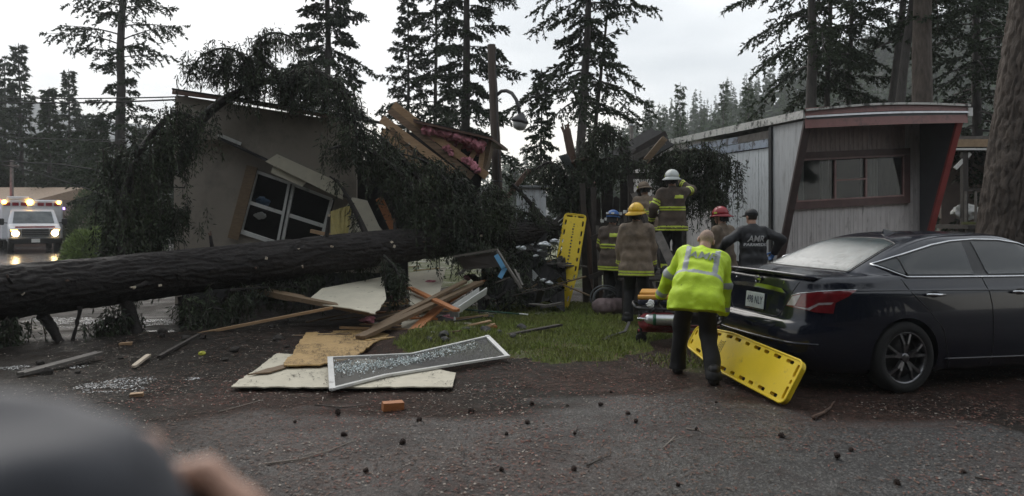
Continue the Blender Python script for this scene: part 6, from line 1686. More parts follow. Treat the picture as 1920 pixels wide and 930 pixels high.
        line('door_seam', [(3.35, 1.0), (3.32, 0.7), (3.28, 0.22)], ray, 0.0045, M_BLACKTRIM, off=0.0005)
        line('sill_crease', [(1.50, 0.30), (2.4, 0.28), (3.4, 0.27)], ray, 0.010, M_PAINT, off=0.0)
        line('side_crease', [(0.55, 0.955), (1.0, 0.95), (1.8, 0.935), (2.8, 0.915), (3.6, 0.88)], ray, 0.007, M_PAINT, off=0.0)
        for hx_ in (1.37, 2.39):
            h, n = hit((hx_, sg * 3, 0.905), (0, -sg, 0)); mb = MB()
            mb.tube([h + Vector((-0.105, 0, 0.004)), h + Vector((-0.09, sg * 0.030, 0.003)), h + Vector((0, sg * 0.040, 0)), h + Vector((0.09, sg * 0.030, -0.003)), h + Vector((0.105, 0, -0.004))], [0.008, 0.014, 0.015, 0.014, 0.008], n=8); mb.build('door_handle', M_CHROME, o, smooth=True)
            mb = MB(); mb.lathe([(0.055, -0.002), (0.055, 0.002)], n=18, c=h + n * 0.002, rot=Matrix.Rotation(R(90), 3, 'X')); mb.v = [(h.x + (x - h.x) * 1.3, y, h.z + (z - h.z) * 0.55) for x, y, z in mb.v]; mb.build('handle_recess', M_BLACKTRIM, o)
        h, n = hit((3.2, sg * 3, 1.06), (0, -sg, 0)); V2, Q2 = sdf_mesh([('e', h + Vector((0, sg * 0.13, 0.03)), (0.07, 0.11, 0.075)), ('c', h, h + Vector((0, sg * 0.1, 0.0)), 0.02, 0.02)], 0.03, 0.015)
        link_mesh('mirror', fast_mesh('mirror', V2, Q2), M_PAINT, o, True)
    # rear window seen from above and behind
    rw_ray = lambda x, y: ((x, y, 3), (0, 0, -1))
    rw = decal('rear_window', [(0.66, -0.60), (0.64, -0.3), (0.64, 0.3), (0.66, 0.60), (1.28, 0.50), (1.38, 0.25), (1.40, 0), (1.38, -0.25), (1.28, -0.50)], rw_ray, M_RWGLASS, off=0.004, maxlen=0.06)
    line('window_seal', [(0.65, -0.62), (0.63, -0.3), (0.63, 0.3), (0.65, 0.62), (1.29, 0.52), (1.40, 0.25), (1.42, 0), (1.40, -0.25), (1.29, -0.52)], rw_ray, 0.008, M_BLACKTRIM, rw, closed=True)
    ws = decal('windshield', [(2.92, -0.50), (2.85, 0), (2.92, 0.50), (3.48, 0.66), (3.55, 0), (3.48, -0.66)], rw_ray, M_CGLASS, off=0.004, maxlen=0.08)
    # boot lid: seam, lip spoiler, chrome strip, emblem, plate, letters
    rl = [(-0.60, 1.05), (-0.52, 0.90), (-0.40, 0.70), (-0.36, 0.675), (0.36, 0.675), (0.40, 0.70), (0.52, 0.90), (0.60, 1.05)]
    line('lid_seam', rl, rear_ray, 0.0045, M_BLACKTRIM, off=0.0005)
    for sg in (-1, 1): line('lid_seam', [(0.17, sg * 0.66), (0.4, sg * 0.68), (0.60, sg * 0.66)], rw_ray, 0.004, M_BLACKTRIM, off=0.0005)
    line('bumper_crease', [(-0.78, 0.47), (0, 0.46), (0.78, 0.47)], rear_ray, 0.012, M_PAINT)
    decal('diffuser', [(-0.62, 0.22), (0.62, 0.22), (0.52, 0.36), (-0.52, 0.36)], rear_ray, M_BLACKTRIM, off=0.006, maxlen=0.1)
    mb = MB(); vs = []; fs = []; n = 24
    for k in range(n + 1):
        y = -0.70 + 1.40 * k / n; b = (abs(y) / 0.70) ** 3
        x0 = 0.105 + 0.10 * b
        for (dx, z) in ((0.0, 1.065), (-0.035, 1.098), (-0.01, 1.108), (0.12, 1.088), (0.13, 1.066)): vs.append((x0 + dx, y, z - 0.02 * b))
    for k in range(n):
        for q in range(5): fs.append((k * 5 + q, k * 5 + (q + 1) % 5, k * 5 + 5 + (q + 1) % 5, k * 5 + 5 + q))
    fs += [(0, 1, 2, 3, 4), tuple(n * 5 + q for q in (4, 3, 2, 1, 0))]
    mb.add(vs, fs); mb.build('spoiler', M_PAINT, o, smooth=True)
    decal('chrome_strip', [(-0.47, 0.905), (-0.40, 0.945), (-0.2, 0.958), (0, 0.962), (0.2, 0.958), (0.40, 0.945), (0.47, 0.905), (0.2, 0.918), (0, 0.921), (-0.2, 0.918)], rear_ray, M_CHROME, off=0.018, maxlen=0.06)
    h, n_ = hit((-2, 0, 1.005), (1, 0, 0)); mb = MB()
    rot = Matrix.Rotation(R(-83), 3, 'Y')
    ringp = [Vector((h.x - 0.012, 0.042 * math.cos(a), 1.005 + 0.042 * math.sin(a))) for a in np.linspace(0, 2 * math.pi, 25)]
    mb.tube(ringp, 0.006, n=6, caps=False); mb.box((h.x - 0.013, 0, 1.005), (0.010, 0.115, 0.018)); mb.build('emblem', M_CHROME, o)
    h, n_ = hit((-2, 0, 0.79), (1, 0, 0)); mb = MB(); mb.box((h.x - 0.012, 0, 0.795), (0.008, 0.305, 0.155), rot=Matrix.Rotation(R(6), 3, 'Y')); pl = mb.build('number_plate', M_PLATE, o, bevel=0.002)
    tm = text_mesh('498 NLY', 0.105, 0, 0.0022, 1.1); link_mesh('lettering', tm, M_PLATETXT, pl)
    for v in tm.vertices: v.co = Vector((h.x - 0.0175 + (v.co.y) * math.tan(R(6)), -v.co.x * 0.62, 0.795 + v.co.y))
    mb = MB(); mb.bar((h.x - 0.016, -0.15, 0.708), (h.x - 0.016, 0.15, 0.708), 0.012, 0.008); mb.build('plate_frame', M_CHROME, o)
    for (y, z, t) in ((0.38, 1.0, 'ALTIMA'), (-0.40, 1.005, 'S'), (-0.36, 0.735, '2.5')):
        tm = text_mesh(t, 0.032, 0, 0.0008); hh, _ = hit((-2, y, z), (1, 0, 0))
        for v in tm.vertices:
            q, nn = hit((-2, y - v.co.x, z + v.co.y), (1, 0, 0)); v.co = q - Vector((0.004, 0, 0))
        link_mesh('badge', tm, M_CHROME, o)
    # tail lights
    for mir in (False, True):
        t0 = decal('tail_light', [(1475, 573), (1486, 554), (1500, 550), (1540, 547), (1606, 544), (1590, 556), (1566, 568), (1562, 588), (1530, 586), (1500, 579)], px_ray, M_TAILRED, off=0.010, maxlen=12, mirror=mir)
        decal('reversing_lens', [(1477, 572), (1487, 556), (1503, 552), (1492, 573)], px_ray, M_TAILCLR, off=0.014, par=t0, maxlen=6, mirror=mir)
        decal('lens_band', [(1488, 574), (1515, 578), (1535, 568), (1562, 567), (1558, 571), (1535, 572), (1518, 582)], px_ray, M_TAILCLR, off=0.014, par=t0, maxlen=8, mirror=mir)
        line('lens_rim', [(1475, 573), (1486, 554), (1500, 550), (1540, 547), (1606, 544)], px_ray, 0.004, M_CHROME, t0, step=8, off=0.010, mirror=mir)
    decal('head_light', [(4.35, 0.72), (4.75, 0.66), (4.72, 0.74), (4.45, 0.82), (4.2, 0.85)], side_ray(-1), M_TAILCLR, off=0.006); decal('head_light', [(4.35, 0.72), (4.75, 0.66), (4.72, 0.74), (4.45, 0.82), (4.2, 0.85)], side_ray(1), M_TAILCLR, off=0.006)
    # aerial fin
    mb = MB(); mb.add([(1.62, -0.02, 1.442), (1.62, 0.02, 1.442), (1.78, 0.012, 1.462), (1.78, -0.012, 1.462), (1.63, 0, 1.50)], [(0, 1, 4), (1, 2, 4), (2, 3, 4), (3, 0, 4), (0, 3, 2, 1)]); mb.build('aerial', M_PAINT, o)
    # wheels
    for x, sg in WC:
        w = thing_part('wheel', o); w.location = (x, sg * 0.80, 0.332)
        rot = Matrix.Rotation(R(90) * -sg, 3, 'X')     # local z -> outward
        mb = MB(); mb.lathe([(0.235, -0.11), (0.29, -0.112), (0.322, -0.095), (0.332, -0.06), (0.332, 0.06), (0.322, 0.09), (0.29, 0.108), (0.235, 0.10), (0.225, 0.06), (0.225, -0.06)], n=48, rot=rot); mb.build('tyre', M_TYRE, w, smooth=True)
        mb = MB(); mb.lathe([(0.218, -0.08), (0.236, 0.07), (0.24, 0.098), (0.232, 0.102), (0.222, 0.085), (0.205, 0.03), (0.20, -0.08)], n=48, rot=rot); mb.build('rim', M_RIM, w, smooth=True)
        mb = MB(); mb.lathe([(0.2, 0.0), (0.2, 0.01), (0.03, 0.012)], n=32, rot=rot); mb.build('brake_disc', M_BLACKTRIM, w)
        for k in range(5):
            for dv in (-0.16, 0.16):
                a = 2 * math.pi * k / 5 + 0.3; mb = MB()
                p0 = Vector((math.cos(a + dv * 0.35) * 0.04, math.sin(a + dv * 0.35) * 0.04, 0.075)); p1 = Vector((math.cos(a + dv) * 0.13, math.sin(a + dv) * 0.13, 0.088)); p2 = Vector((math.cos(a + dv * 1.5) * 0.222, math.sin(a + dv * 1.5) * 0.222, 0.078))
                mb.bar(rot @ p0, rot @ p1, 0.026, 0.03, up=rot @ Vector((0, 0, 1))); mb.bar(rot @ p1, rot @ p2, 0.022, 0.028, up=rot @ Vector((0, 0, 1))); mb.build('spoke', M_RIM, w)
        mb = MB(); mb.lathe([(0.045, 0.06), (0.042, 0.092), (0.03, 0.097)], n=20, rot=rot); mb.build('hub_cap', M_RIM, w, smooth=True)
    mb = MB(); mb.box((2.44, 0, 0.24), (3.9, 1.5, 0.08)); mb.box((1.05, 0, 0.33), (0.1, 1.5, 0.1)); mb.box((3.83, 0, 0.33), (0.1, 1.5, 0.1)); mb.build('underbody', M_BLACKTRIM, o)
    # needles fallen on roof, glass and boot
    rng = np.random.default_rng(3); LV = []; LQ = []; b = 0
    for k in range(620):
        if k % 3 == 0: x, y = rng.uniform(1.5, 2.6), rng.uniform(-0.45, 0.45)
        elif k % 3 == 1: x, y = rng.uniform(0.66, 1.4), rng.uniform(-0.5, 0.5)
        else: x, y = rng.uniform(0.2, 0.62), rng.uniform(-0.65, 0.65)
        h, n = hit((x, y, 3), (0, 0, -1))
        if h is None: continue
        a = rng.uniform(0, 6.28); t = np.array([[math.cos(a), math.sin(a), 0]]); nn = np.array(n); t -= nn * (t @ nn)[:, None]
        s = np.cross(nn, t[0]); L_, W_ = rng.uniform(0.008, 0.03), rng.uniform(0.002, 0.005); p = np.array(h) + nn * 0.007
        LV.append(np.stack([p, p + t[0] * L_ * .5 + s * W_, p + t[0] * L_, p + t[0] * L_ * .5 - s * W_])); LQ.append(np.arange(4)[None] + b); b += 4
    tag(link_mesh('needle_litter', fast_mesh('needle_litter', np.concatenate(LV), np.concatenate(LQ)), M_LITTER, o), kind='stuff')
M_LITTER = mat('needle_litter', (0.075, 0.052, 0.036), rough=0.8, island=0.6)
sedan()

# ------------------------------------------------------------------ ambulance with its lamps on
M_AMBW = mat('ambulance_white', (0.62, 0.63, 0.66), rough=0.3, noise=0.05, coat=0.4)
M_AMBRED = mat('ambulance_red', (0.30, 0.02, 0.025), rough=0.3, noise=0.1)
M_HEADL = mat('headlamp_lit', (1, 0.85, 0.5), emit=(1.0, 0.70, 0.32), estr=28)
M_AMBER = mat('beacon_amber', (1, 0.5, 0.1), emit=(1.0, 0.50, 0.08), estr=7)
M_VIOLET = mat('beacon_violet', (0.5, 0.3, 0.9), emit=(0.55, 0.32, 1.0), estr=2.2)
M_REDLENS = mat('beacon_red_off', (0.20, 0.02, 0.03), rough=0.2, noise=0.2)
M_GRILLE = mat('grille', (0.20, 0.20, 0.21), rough=0.3, metal=0.6, noise=0.2)
def ambulance():
    d = 32.0; c = P(66, 0, d); yaw = math.atan2(c.x, -c.y) + math.pi   # local -y looks back at the lane
    o = thing('ambulance', 'white ambulance with headlights and beacons lit on the wet road', 'ambulance', (c.x, d, 0.012), (0, 0, math.atan2(-c.x, c.y) + R(4)))
    def B(mb, n, m, par=o, **k): return mb.build(n, m, par, **k)
    mb = MB(); mb.box((0, 3.6, 1.52), (2.45, 4.0, 1.86)); B(mb, 'module', M_AMBW, bevel=0.06)
    prof = [(-0.05, 0.55), (-0.12, 0.75), (-0.10, 1.12), (0.75, 1.28), (1.35, 1.95), (1.70, 2.02), (1.70, 0.5), (0.0, 0.5)]
    vs = []; fs = []; n = len(prof)
    for s in (-1, 1):
        for y, z in prof:
            w = 1.0 if z < 1.35 else 0.84
            vs.append((s * w, y, z))
    fs = [tuple(range(n)), tuple(range(2 * n - 1, n - 1, -1))] + [(i, (i + 1) % n, (i + 1) % n + n, i + n) for i in range(n)]
    mb = MB(); mb.add(vs, fs); B(mb, 'cab', M_AMBW, bevel=0.04)
    mb = MB(); mb.prism([(-0.80, 0.83, 1.345), (0.80, 0.83, 1.345), (0.72, 1.29, 1.87), (-0.72, 1.29, 1.87)], (0, -0.03, 0.025)); B(mb, 'windshield', M_AGLASS)
    mb = MB(); mb.box((0, -0.135, 0.93), (1.02, 0.06, 0.34)); gr = B(mb, 'grille', M_BLACKTRIM)
    for k in range(4):
        mb = MB(); mb.box((0, -0.175, 0.80 + 0.085 * k), (1.0, 0.03, 0.035)); B(mb, 'grille_bar', M_GRILLE, gr)
    for s in (-1, 1):
        mb = MB(); mb.box((s * 0.74, -0.13, 0.93), (0.40, 0.05, 0.30)); hl = B(mb, 'head_light_housing', M_GRILLE)
        mb = MB(); mb.lathe([(0.13, 0.0), (0.12, 0.03), (0.06, 0.045)], n=20, c=(s * 0.74, -0.155, 0.90), rot=Matrix.Rotation(R(90), 3, 'X')); B(mb, 'head_light', M_HEADL, hl)
        mb = MB(); mb.box((s * 0.80, -0.162, 1.04), (0.24, 0.02, 0.06)); B(mb, 'turn_light', M_AMBER, hl)
        mb = MB(); mb.box((s * 1.22, 0.95, 1.42), (0.22, 0.12, 0.30)); mi = B(mb, 'mirror', M_BLACKTRIM, bevel=0.03)
        mb = MB(); mb.bar((s * 0.95, 1.0, 1.35), (s * 1.15, 0.95, 1.38), 0.04, 0.04); B(mb, 'mirror_arm', M_BLACKTRIM, mi)
        mb = MB(); mb.box((s * 1.232, 2.6, 1.2), (0.012, 1.6, 0.16)); B(mb, 'stripe', M_AMBRED)
        for y in (0.55, 4.3):
            mb = MB(); mb.lathe([(0.25, -0.12), (0.36, -0.11), (0.38, 0), (0.36, 0.11), (0.22, 0.12)], n=24, c=(s * 0.88, y, 0.38), rot=Matrix.Rotation(R(90), 3, 'Y')); B(mb, 'wheel', M_TYRE, smooth=True)
        mb = MB(); mb.lathe([(0.06, 0), (0.06, 0.08)], n=10, c=(s * 1.24, 1.75, 2.05), rot=Matrix.Rotation(R(90) * s, 3, 'Y')); B(mb, 'side_beacon', M_VIOLET)
    mb = MB(); mb.box((0, -0.17, 0.56), (2.02, 0.22, 0.26)); bp = B(mb, 'bumper', M_BLACKTRIM, bevel=0.03)
    mb = MB(); mb.box((0, -0.29, 0.57), (0.32, 0.015, 0.16)); B(mb, 'number_plate', M_PAPER, bp)
    mb = MB(); mb.box((0, -0.09, 1.18), (1.5, 0.02, 0.07)); B(mb, 'lettering_band', M_AMBRED)
    mb = MB(); mb.box((-0.55, 1.85, 2.52), (0.85, 0.5, 0.16)); B(mb, 'roof_unit', M_AMBW, bevel=0.03)
    for k in range(7):
        x = -0.98 + k * 0.327; mb = MB(); mb.box((x, 1.575, 2.24), (0.25, 0.05, 0.15)); B(mb, 'beacon', M_REDLENS if k != 3 else M_PAPER)
    for x, z, w in ((-1.08, 2.33, 0.20), (-0.10, 2.33, 0.30), (1.05, 2.33, 0.18)):
        mb = MB(); mb.lathe([(w / 2, 0), (w / 2 * 0.9, 0.04), (w / 4, 0.06)], n=14, c=(x, 1.56, z), rot=Matrix.Rotation(R(90), 3, 'X')); B(mb, 'beacon', M_AMBER)
M_AGLASS = mat('ambulance_glass', (0.10, 0.115, 0.12), rough=0.08, noise=0.4, nscale=3)
ambulance()
def fire_engine():
    d = 35.0; c = P(-42, 0, d)
    o = thing('fire_engine', 'red fire engine half in view beside the ambulance', 'fire engine', (c.x, d, 0.012), (0, 0, math.atan2(-c.x, c.y)))
    def B(mb, n, m, **k): return mb.build(n, m, o, **k)
    mb = MB(); mb.box((0, 1.2, 1.1), (2.4, 2.4, 1.2)); B(mb, 'cab', M_AMBRED, bevel=0.05)
    mb = MB(); mb.box((0, 1.25, 2.0), (2.3, 2.3, 0.8)); B(mb, 'cab_top', M_AMBW, bevel=0.08)
    mb = MB(); mb.box((0, 0.08, 1.95), (2.0, 0.06, 0.6)); B(mb, 'windshield', M_AGLASS)
    mb = MB(); mb.box((0, 4.6, 1.5), (2.4, 4.2, 1.9)); B(mb, 'body', M_AMBRED, bevel=0.04)
    mb = MB(); mb.box((0, -0.15, 0.6), (2.4, 0.35, 0.3)); B(mb, 'bumper', M_GRILLE)
    for s in (-1, 1):
        mb = MB(); mb.box((s * 0.9, -0.04, 1.0), (0.4, 0.06, 0.25)); B(mb, 'head_light', M_TAILCLR)
        mb = MB(); mb.box((s * 0.8, 1.0, 2.46), (0.5, 0.3, 0.14)); B(mb, 'beacon', M_REDBEACON)
        for y in (0.9, 5.2):
            mb = MB(); mb.lathe([(0.3, -0.14), (0.45, -0.13), (0.47, 0), (0.45, 0.13), (0.28, 0.14)], n=24, c=(s * 1.05, y, 0.47), rot=Matrix.Rotation(R(90), 3, 'Y')); B(mb, 'wheel', M_TYRE, smooth=True)
M_REDBEACON = mat('beacon_red', (0.8, 0.05, 0.05), emit=(1.0, 0.05, 0.04), estr=6)
fire_engine()
# ------------------------------------------------------------------ spine boards
M_SPINE = mat('board_yellow', (0.78, 0.56, 0.015), rough=0.38, noise=0.06, nscale=5, dirt=(0.36, 0.24, 0.03), dscale=6, dlo=0.60, dhi=0.78)
M_SPRINT = mat('board_print', (0.06, 0.05, 0.03), rough=0.7, noise=0.2)
def spine_board(label, M, foot_w=0.25, printed='end'):
    """backboard: local x across, y along (0 = head end, 1.83 = foot end), z = face. M: 4x4 placement"""
    o = thing('spine_board', label, 'spine board')
    o.matrix_basis = M
    L_, w0, w1, th = 1.83, 0.405, foot_w, 0.045
    def hw(y): return (w0 if y < 1.15 else w0 + (w1 - w0) * (y - 1.15) / (L_ - 1.15)) / 2
    def outline(ins=0.0, rad=0.05):
        pts = []
        ys = [0.0, 0.012, 0.03, 0.06, 0.5, 1.0, 1.15, 1.3, 1.5, L_ - 0.06, L_ - 0.03, L_ - 0.012, L_]
        cut = {0.0: 0.06, 0.012: 0.03, 0.03: 0.012, 0.06: 0.0, L_ - 0.06: 0.0, L_ - 0.03: 0.012, L_ - 0.012: 0.03, L_: 0.06}
        for y in ys: pts.append((hw(y) - cut.get(y, 0), y))
        return pts + [(-x, y) for x, y in reversed(pts)]
    def slot(cx, cy, lx, ly, ang=0.0, n=4):
        """rounded hand hole"""
        r = min(lx, ly) / 2; pts = []
        for (sx, sy, a0) in ((1, 1, 0), (-1, 1, 90), (-1, -1, 180), (1, -1, 270)):
            for k in range(n + 1):
                a = R(a0 + 90 * k / n); pts.append((sx * (lx / 2 - r) + r * math.cos(a), sy * (ly / 2 - r) + r * math.sin(a)))
        ca, sa = math.cos(ang), math.sin(ang)
        return [(cx + x * ca - y * sa, cy + x * sa + y * ca) for x, y in pts]
    holes = []
    for y in (0.17, 0.36, 0.53, 0.68, 0.85, 1.02, 1.18, 1.38, 1.58):
        sl = 0.0 if y < 1.1 else math.atan((w0 - w1) / 2 / (L_ - 1.15))
        for s in (-1, 1): holes.append(slot(s * (hw(y) - 0.042), y, 0.034, 0.105 if y not in (0.53, 0.85) else 0.075, ang=s * sl))
    for s in (-1, 1):
        holes.append(slot(s * 0.105, 0.045, 0.12, 0.034)); holes.append(slot(s * 0.055, L_ - 0.05, 0.06, 0.034))
    holes.append(slot(0, 0.045, 0.04, 0.028))
    pl = [Vector((x, y, 0)) for x, y in outline()]
    mb = panel_mb(pl, [[Vector((x, y, 0)) for x, y in h] for h in holes], (0, 0, th))
    d = mb.build('deck', M_SPINE, o)
    # raised rim
    rim = outline(); pts = [Vector((x, y, th)) for x, y in rim]
    mb = MB(); mb.tube(pts + [pts[0]], 0.010, n=6, caps=False); mb.build('rim', M_SPINE, o, smooth=True)
    rng = random.Random(4)
    mb = MB()
    if printed == 'end':      # small block of worn print near the foot
        for k in range(4):
            y = 1.20 + k * 0.025; x = -0.10
            while x < 0.09:
                w = rng.uniform(0.006, 0.022); mb.box((x + w / 2, y, th + 0.002), (w, 0.010, 0.001)); x += w + 0.006
    else:                      # line of worn capitals along the board
        y = 0.18
        while y < 1.25:
            h = rng.uniform(0.02, 0.05); mb.box((rng.uniform(-0.006, 0.006), y + h / 2, th + 0.002), (0.03, h * 0.7, 0.001)); y += h + (0.12 if rng.random() < 0.15 else 0.018)
    mb.build('print', M_SPRINT, o)
    return o
def frame_m(x, y, z, loc):
    x, y, z = [Vector(v).normalized() for v in (x, y, z)]
    return Matrix(((x.x, y.x, z.x, loc[0]), (x.y, y.y, z.y, loc[1]), (x.z, y.z, z.z, loc[2]), (0, 0, 0, 1)))
def place_board(head, foot, face_hint, loc=None):
    y = (Vector(foot) - Vector(head)).normalized(); z = Vector(face_hint); z = (z - y * z.dot(y)).normalized(); x = y.cross(z)
    return frame_m(x, y, z, loc or head)
hd = P(1080, 403, 13.05); ft = G(1051, 578)
spine_board('yellow spine board standing upright against the dark wreckage', place_board(hd, ft, (-0.25, -1, 0.15)), printed='line')
# board resting on edge against the car bumper, foot end behind the paramedic
A = Vector((2.36, 5.92, 0.012)); Bt = Vector((2.52, 6.10, 0.36))
hd2 = (A + Bt) / 2; ft2 = P(1318, 640, 7.62)
spine_board('yellow spine board propped on its edge behind the sedan', place_board(hd2, ft2, (-0.75, -0.55, 0.45)), printed='end')

# ------------------------------------------------------------------ stretcher with gear
M_ORGPAD = mat('pad_orange', (0.55, 0.26, 0.03), rough=0.6, noise=0.15)
M_REDBAG = mat('bag_red', (0.18, 0.015, 0.02), rough=0.7, noise=0.2)
M_GREENP = mat('cylinder_green', (0.02, 0.10, 0.05), rough=0.35, noise=0.1)
M_SILV = mat('cylinder_silver', (0.55, 0.56, 0.57), rough=0.3, metal=0.7, noise=0.15)
M_NAVY = mat('bag_navy', (0.015, 0.02, 0.05), rough=0.7, noise=0.2)
ST = Vector((2.06, 9.2, 0))
def stretcher():
    o = thing('stretcher', 'wheeled ambulance stretcher with orange pad behind the bending paramedic', 'stretcher', ST, (0, 0, R(-12)))
    def B(mb, n, m, par=o, **k): return mb.build(n, m, par, **k)
    for s in (-1, 1):
        mb = MB(); mb.tube([(-0.42, s * 0.26, 0.46), (0.0, s * 0.27, 0.45), (1.5, s * 0.27, 0.45)], 0.02, n=8); B(mb, 'side_rail', M_DARKMETAL, smooth=True)
        mb = MB(); mb.tube([(-0.40, s * 0.24, 0.17), (1.45, s * 0.24, 0.17)], 0.018, n=8); B(mb, 'lower_rail', M_REDBAG, smooth=True)
        for x in (-0.38, 1.4):
            mb = MB(); mb.tube([(x, s * 0.25, 0.45), (x + 0.02, s * 0.25, 0.10)], 0.018, n=8); B(mb, 'leg', M_DARKMETAL)
            mb = MB(); mb.lathe([(0.045, -0.02), (0.07, -0.016), (0.07, 0.016), (0.045, 0.02)], n=18, c=(x + 0.02, s * 0.25, 0.072), rot=Matrix.Rotation(R(90), 3, 'X')); B(mb, 'wheel', M_TYRE, smooth=True)
    mb = MB(); mb.box((0.55, 0, 0.53), (1.9, 0.50, 0.07)); B(mb, 'mattress', M_NAVY, bevel=0.02)
    mb = MB(); mb.tube([(-0.40, -0.27, 0.60), (-0.1, -0.275, 0.605), (0.35, -0.27, 0.60)], 0.032, n=10); B(mb, 'side_guard', M_ORGPAD, smooth=True)
    mb = MB(); mb.box((0.0, 0.02, 0.625), (0.75, 0.42, 0.09), jitter=0.012); B(mb, 'pad', M_ORGPAD, bevel=0.015)
    mb = MB(); mb.tube([(-0.42, -0.25, 0.46), (-0.47, -0.1, 0.5), (-0.47, 0.1, 0.5), (-0.42, 0.25, 0.46)], 0.018, n=8); B(mb, 'end_handle', M_DARKMETAL, smooth=True)
stretcher()
def oxygen():
    c = ST + Vector((-0.12, -0.36, 0.335)); o = thing('oxygen_cylinder', 'silver oxygen cylinder with green bands slung on the stretcher', 'cylinder', c, (0, 0, R(-10)))
    ry = Matrix.Rotation(R(90), 3, 'Y')
    mb = MB(); mb.lathe([(0.03, -0.27), (0.066, -0.24), (0.07, -0.20), (0.07, 0.22), (0.055, 0.27), (0.025, 0.30)], n=24, rot=ry); mb.build('tank', M_SILV, o, smooth=True)
    for x in (-0.15, 0.13):
        mb = MB(); mb.lathe([(0.072, x - 0.02), (0.075, x), (0.072, x + 0.02)], n=24, rot=ry); mb.build('band', M_GREENP, o, smooth=True)
    mb = MB(); mb.lathe([(0.022, -0.36), (0.03, -0.33), (0.02, -0.27)], n=12, rot=ry); mb.box((-0.34, 0, 0.035), (0.03, 0.03, 0.06)); mb.build('valve', M_CHROME, o)
    mb = MB(); mb.box((0.02, 0.10, -0.02), (0.5, 0.10, 0.05)); mb.build('cradle', M_DARKMETAL, o)
oxygen()
def soft_bag(name, label, c, size, m, seed, cat='bag', strap=M_GLOVE_K):
    o = thing(name, label, cat, c)
    V, Q = sdf_mesh([('c', (-size[0] * .35, 0, size[2] * .5), (size[0] * .35, 0, size[2] * .5), size[2] * .5, size[2] * .5), ('c', (-size[0] * .3, -size[1] * .25, size[2] * .4), (size[0] * .3, size[1] * .25, size[2] * .4), size[2] * .4, size[2] * .4)], 0.05, 0.014, noise=0.05, nf=9, seed=seed)
    link_mesh('sack', fast_mesh('sack', V, Q), m, o, True)
    mb = MB(); mb.tube([(-size[0] * .3, 0, size[2] * .85), (-size[0] * .1, -.02, size[2] * 1.25), (size[0] * .1, .02, size[2] * 1.25), (size[0] * .3, 0, size[2] * .85)], 0.012, n=6); mb.build('strap', strap, o, smooth=True)
    return o
soft_bag('medical_bag', 'red medical bag on the lower rail of the stretcher', ST + Vector((-0.20, -0.22, 0.19)), (0.4, 0.25, 0.22), M_REDBAG, 4)
soft_bag('medical_bag', 'dark blue kit bag lying on the stretcher pad', ST + Vector((0.28, -0.05, 0.665)), (0.34, 0.25, 0.16), M_NAVY, 9)
crumpled('bandage_pack', 'small white bandage pack wedged under the orange rail', 'pack', ST + Vector((-0.31, -0.30, 0.53)), (0.05, 0.03, 0.045), M_PAPER, 7)
soft_bag('gear_sack', 'grey red gear sack heaped by the firefighter in plain coat', G(1150, 590) + Vector((0, 0.1, 0)), (0.6, 0.3, 0.26), mat('sack_grey', (0.14, 0.10, 0.10), rough=0.85, noise=0.4, nscale=9), 12)
def hose():
    c = G(1135, 585); mb = MB(); pts = []
    for k in range(60):
        a = k / 60 * 2 * math.pi * 2.6; r = 0.27 - 0.0016 * k
        pts.append((r * math.cos(a), 0.06 * math.sin(a * 0.5), 0.24 + r * 0.82 * math.sin(a)))
    mb.tube(pts, 0.012, n=6); tag(mb.build('hose_coil', mat('hose_grey', (0.13, 0.14, 0.15), rough=0.5, noise=0.2), None, smooth=True, loc=c), 'coiled grey hose standing in the grass by the gear sack', 'hose')
    mb = MB(); q = [G(1132, 640), G(1145, 634), G(1158, 634), G(1172, 628), G(1180, 622)]
    mb.bar(q[0] + Vector((0, 0, .02)), q[1] + Vector((0, 0, .03)), 0.05, 0.01); mb.bar(q[1] + Vector((0, 0, .03)), q[3] + Vector((0, 0, .05)), 0.05, 0.012); mb.bar(q[3] + Vector((0, 0, .05)), q[4] + Vector((0, 0, .14)), 0.04, 0.012)
    tag(mb.build('webbing_strap', M_GLOVE_K, None), 'black webbing strap dropped on the lawn edge', 'strap')
hose()

# ------------------------------------------------------------------ debris in front of the crushed house
def slab(name, label, pts, z, th, m, cat='panel', tilt=None, group=None):
    """thin sheet: pixel outline lying at height z (or per-corner heights)"""
    zs = z if isinstance(z, (list, tuple)) else [z] * len(pts)
    w0 = [G(x, y, zz) for (x, y), zz in zip(pts, zs)]; w = []; rj = random.Random(int(pts[0][0] + pts[0][1]))
    for i in range(len(w0)):
        a, b = w0[i], w0[(i + 1) % len(w0)]; L_ = (b - a).length; n = max(1, int(L_ / 0.07)); torn = rj.random() < 0.55 or L_ < 0.5
        for k in range(n):
            q = a.lerp(b, k / n)
            if k: q = q + Vector((rj.uniform(-1, 1), rj.uniform(-1, 1), 0)) * (0.018 if torn else 0.002)
            w.append(q)
    c = sum(w, Vector()) / len(w)
    mb = panel_mb([p - c for p in w], [], (0, 0, th))
    return tag(mb.build(name, m, None, loc=c), label, cat, group)
slab('wall_panel', 'large cream wall panel lying flat under the bent screen door', [(433, 727), (612, 728), (848, 727), (855, 701), (800, 690), (700, 676), (520, 664)], 0.035, 0.012, M_CREAM)
slab('plywood_sheet', 'yellow plywood sheet strewn with needles on the cream panel', [(532, 687), (600, 686), (664, 672), (700, 644), (762, 616), (640, 621), (574, 625)], 0.075, 0.014, M_OSB)
slab('veneer_strip', 'torn reddish veneer strip at the plywood corner', [(464, 704), (500, 693), (540, 684), (536, 690), (505, 700)], 0.06, 0.012, M_BROWN)
slab('wall_panel', 'cream board jammed under the middle of the trunk', [(572, 568), (604, 542), (718, 520), (724, 560), (704, 590), (660, 580)], [0.42, 0.55, 0.62, 0.48, 0.36, 0.4], 0.012, M_CREAM)
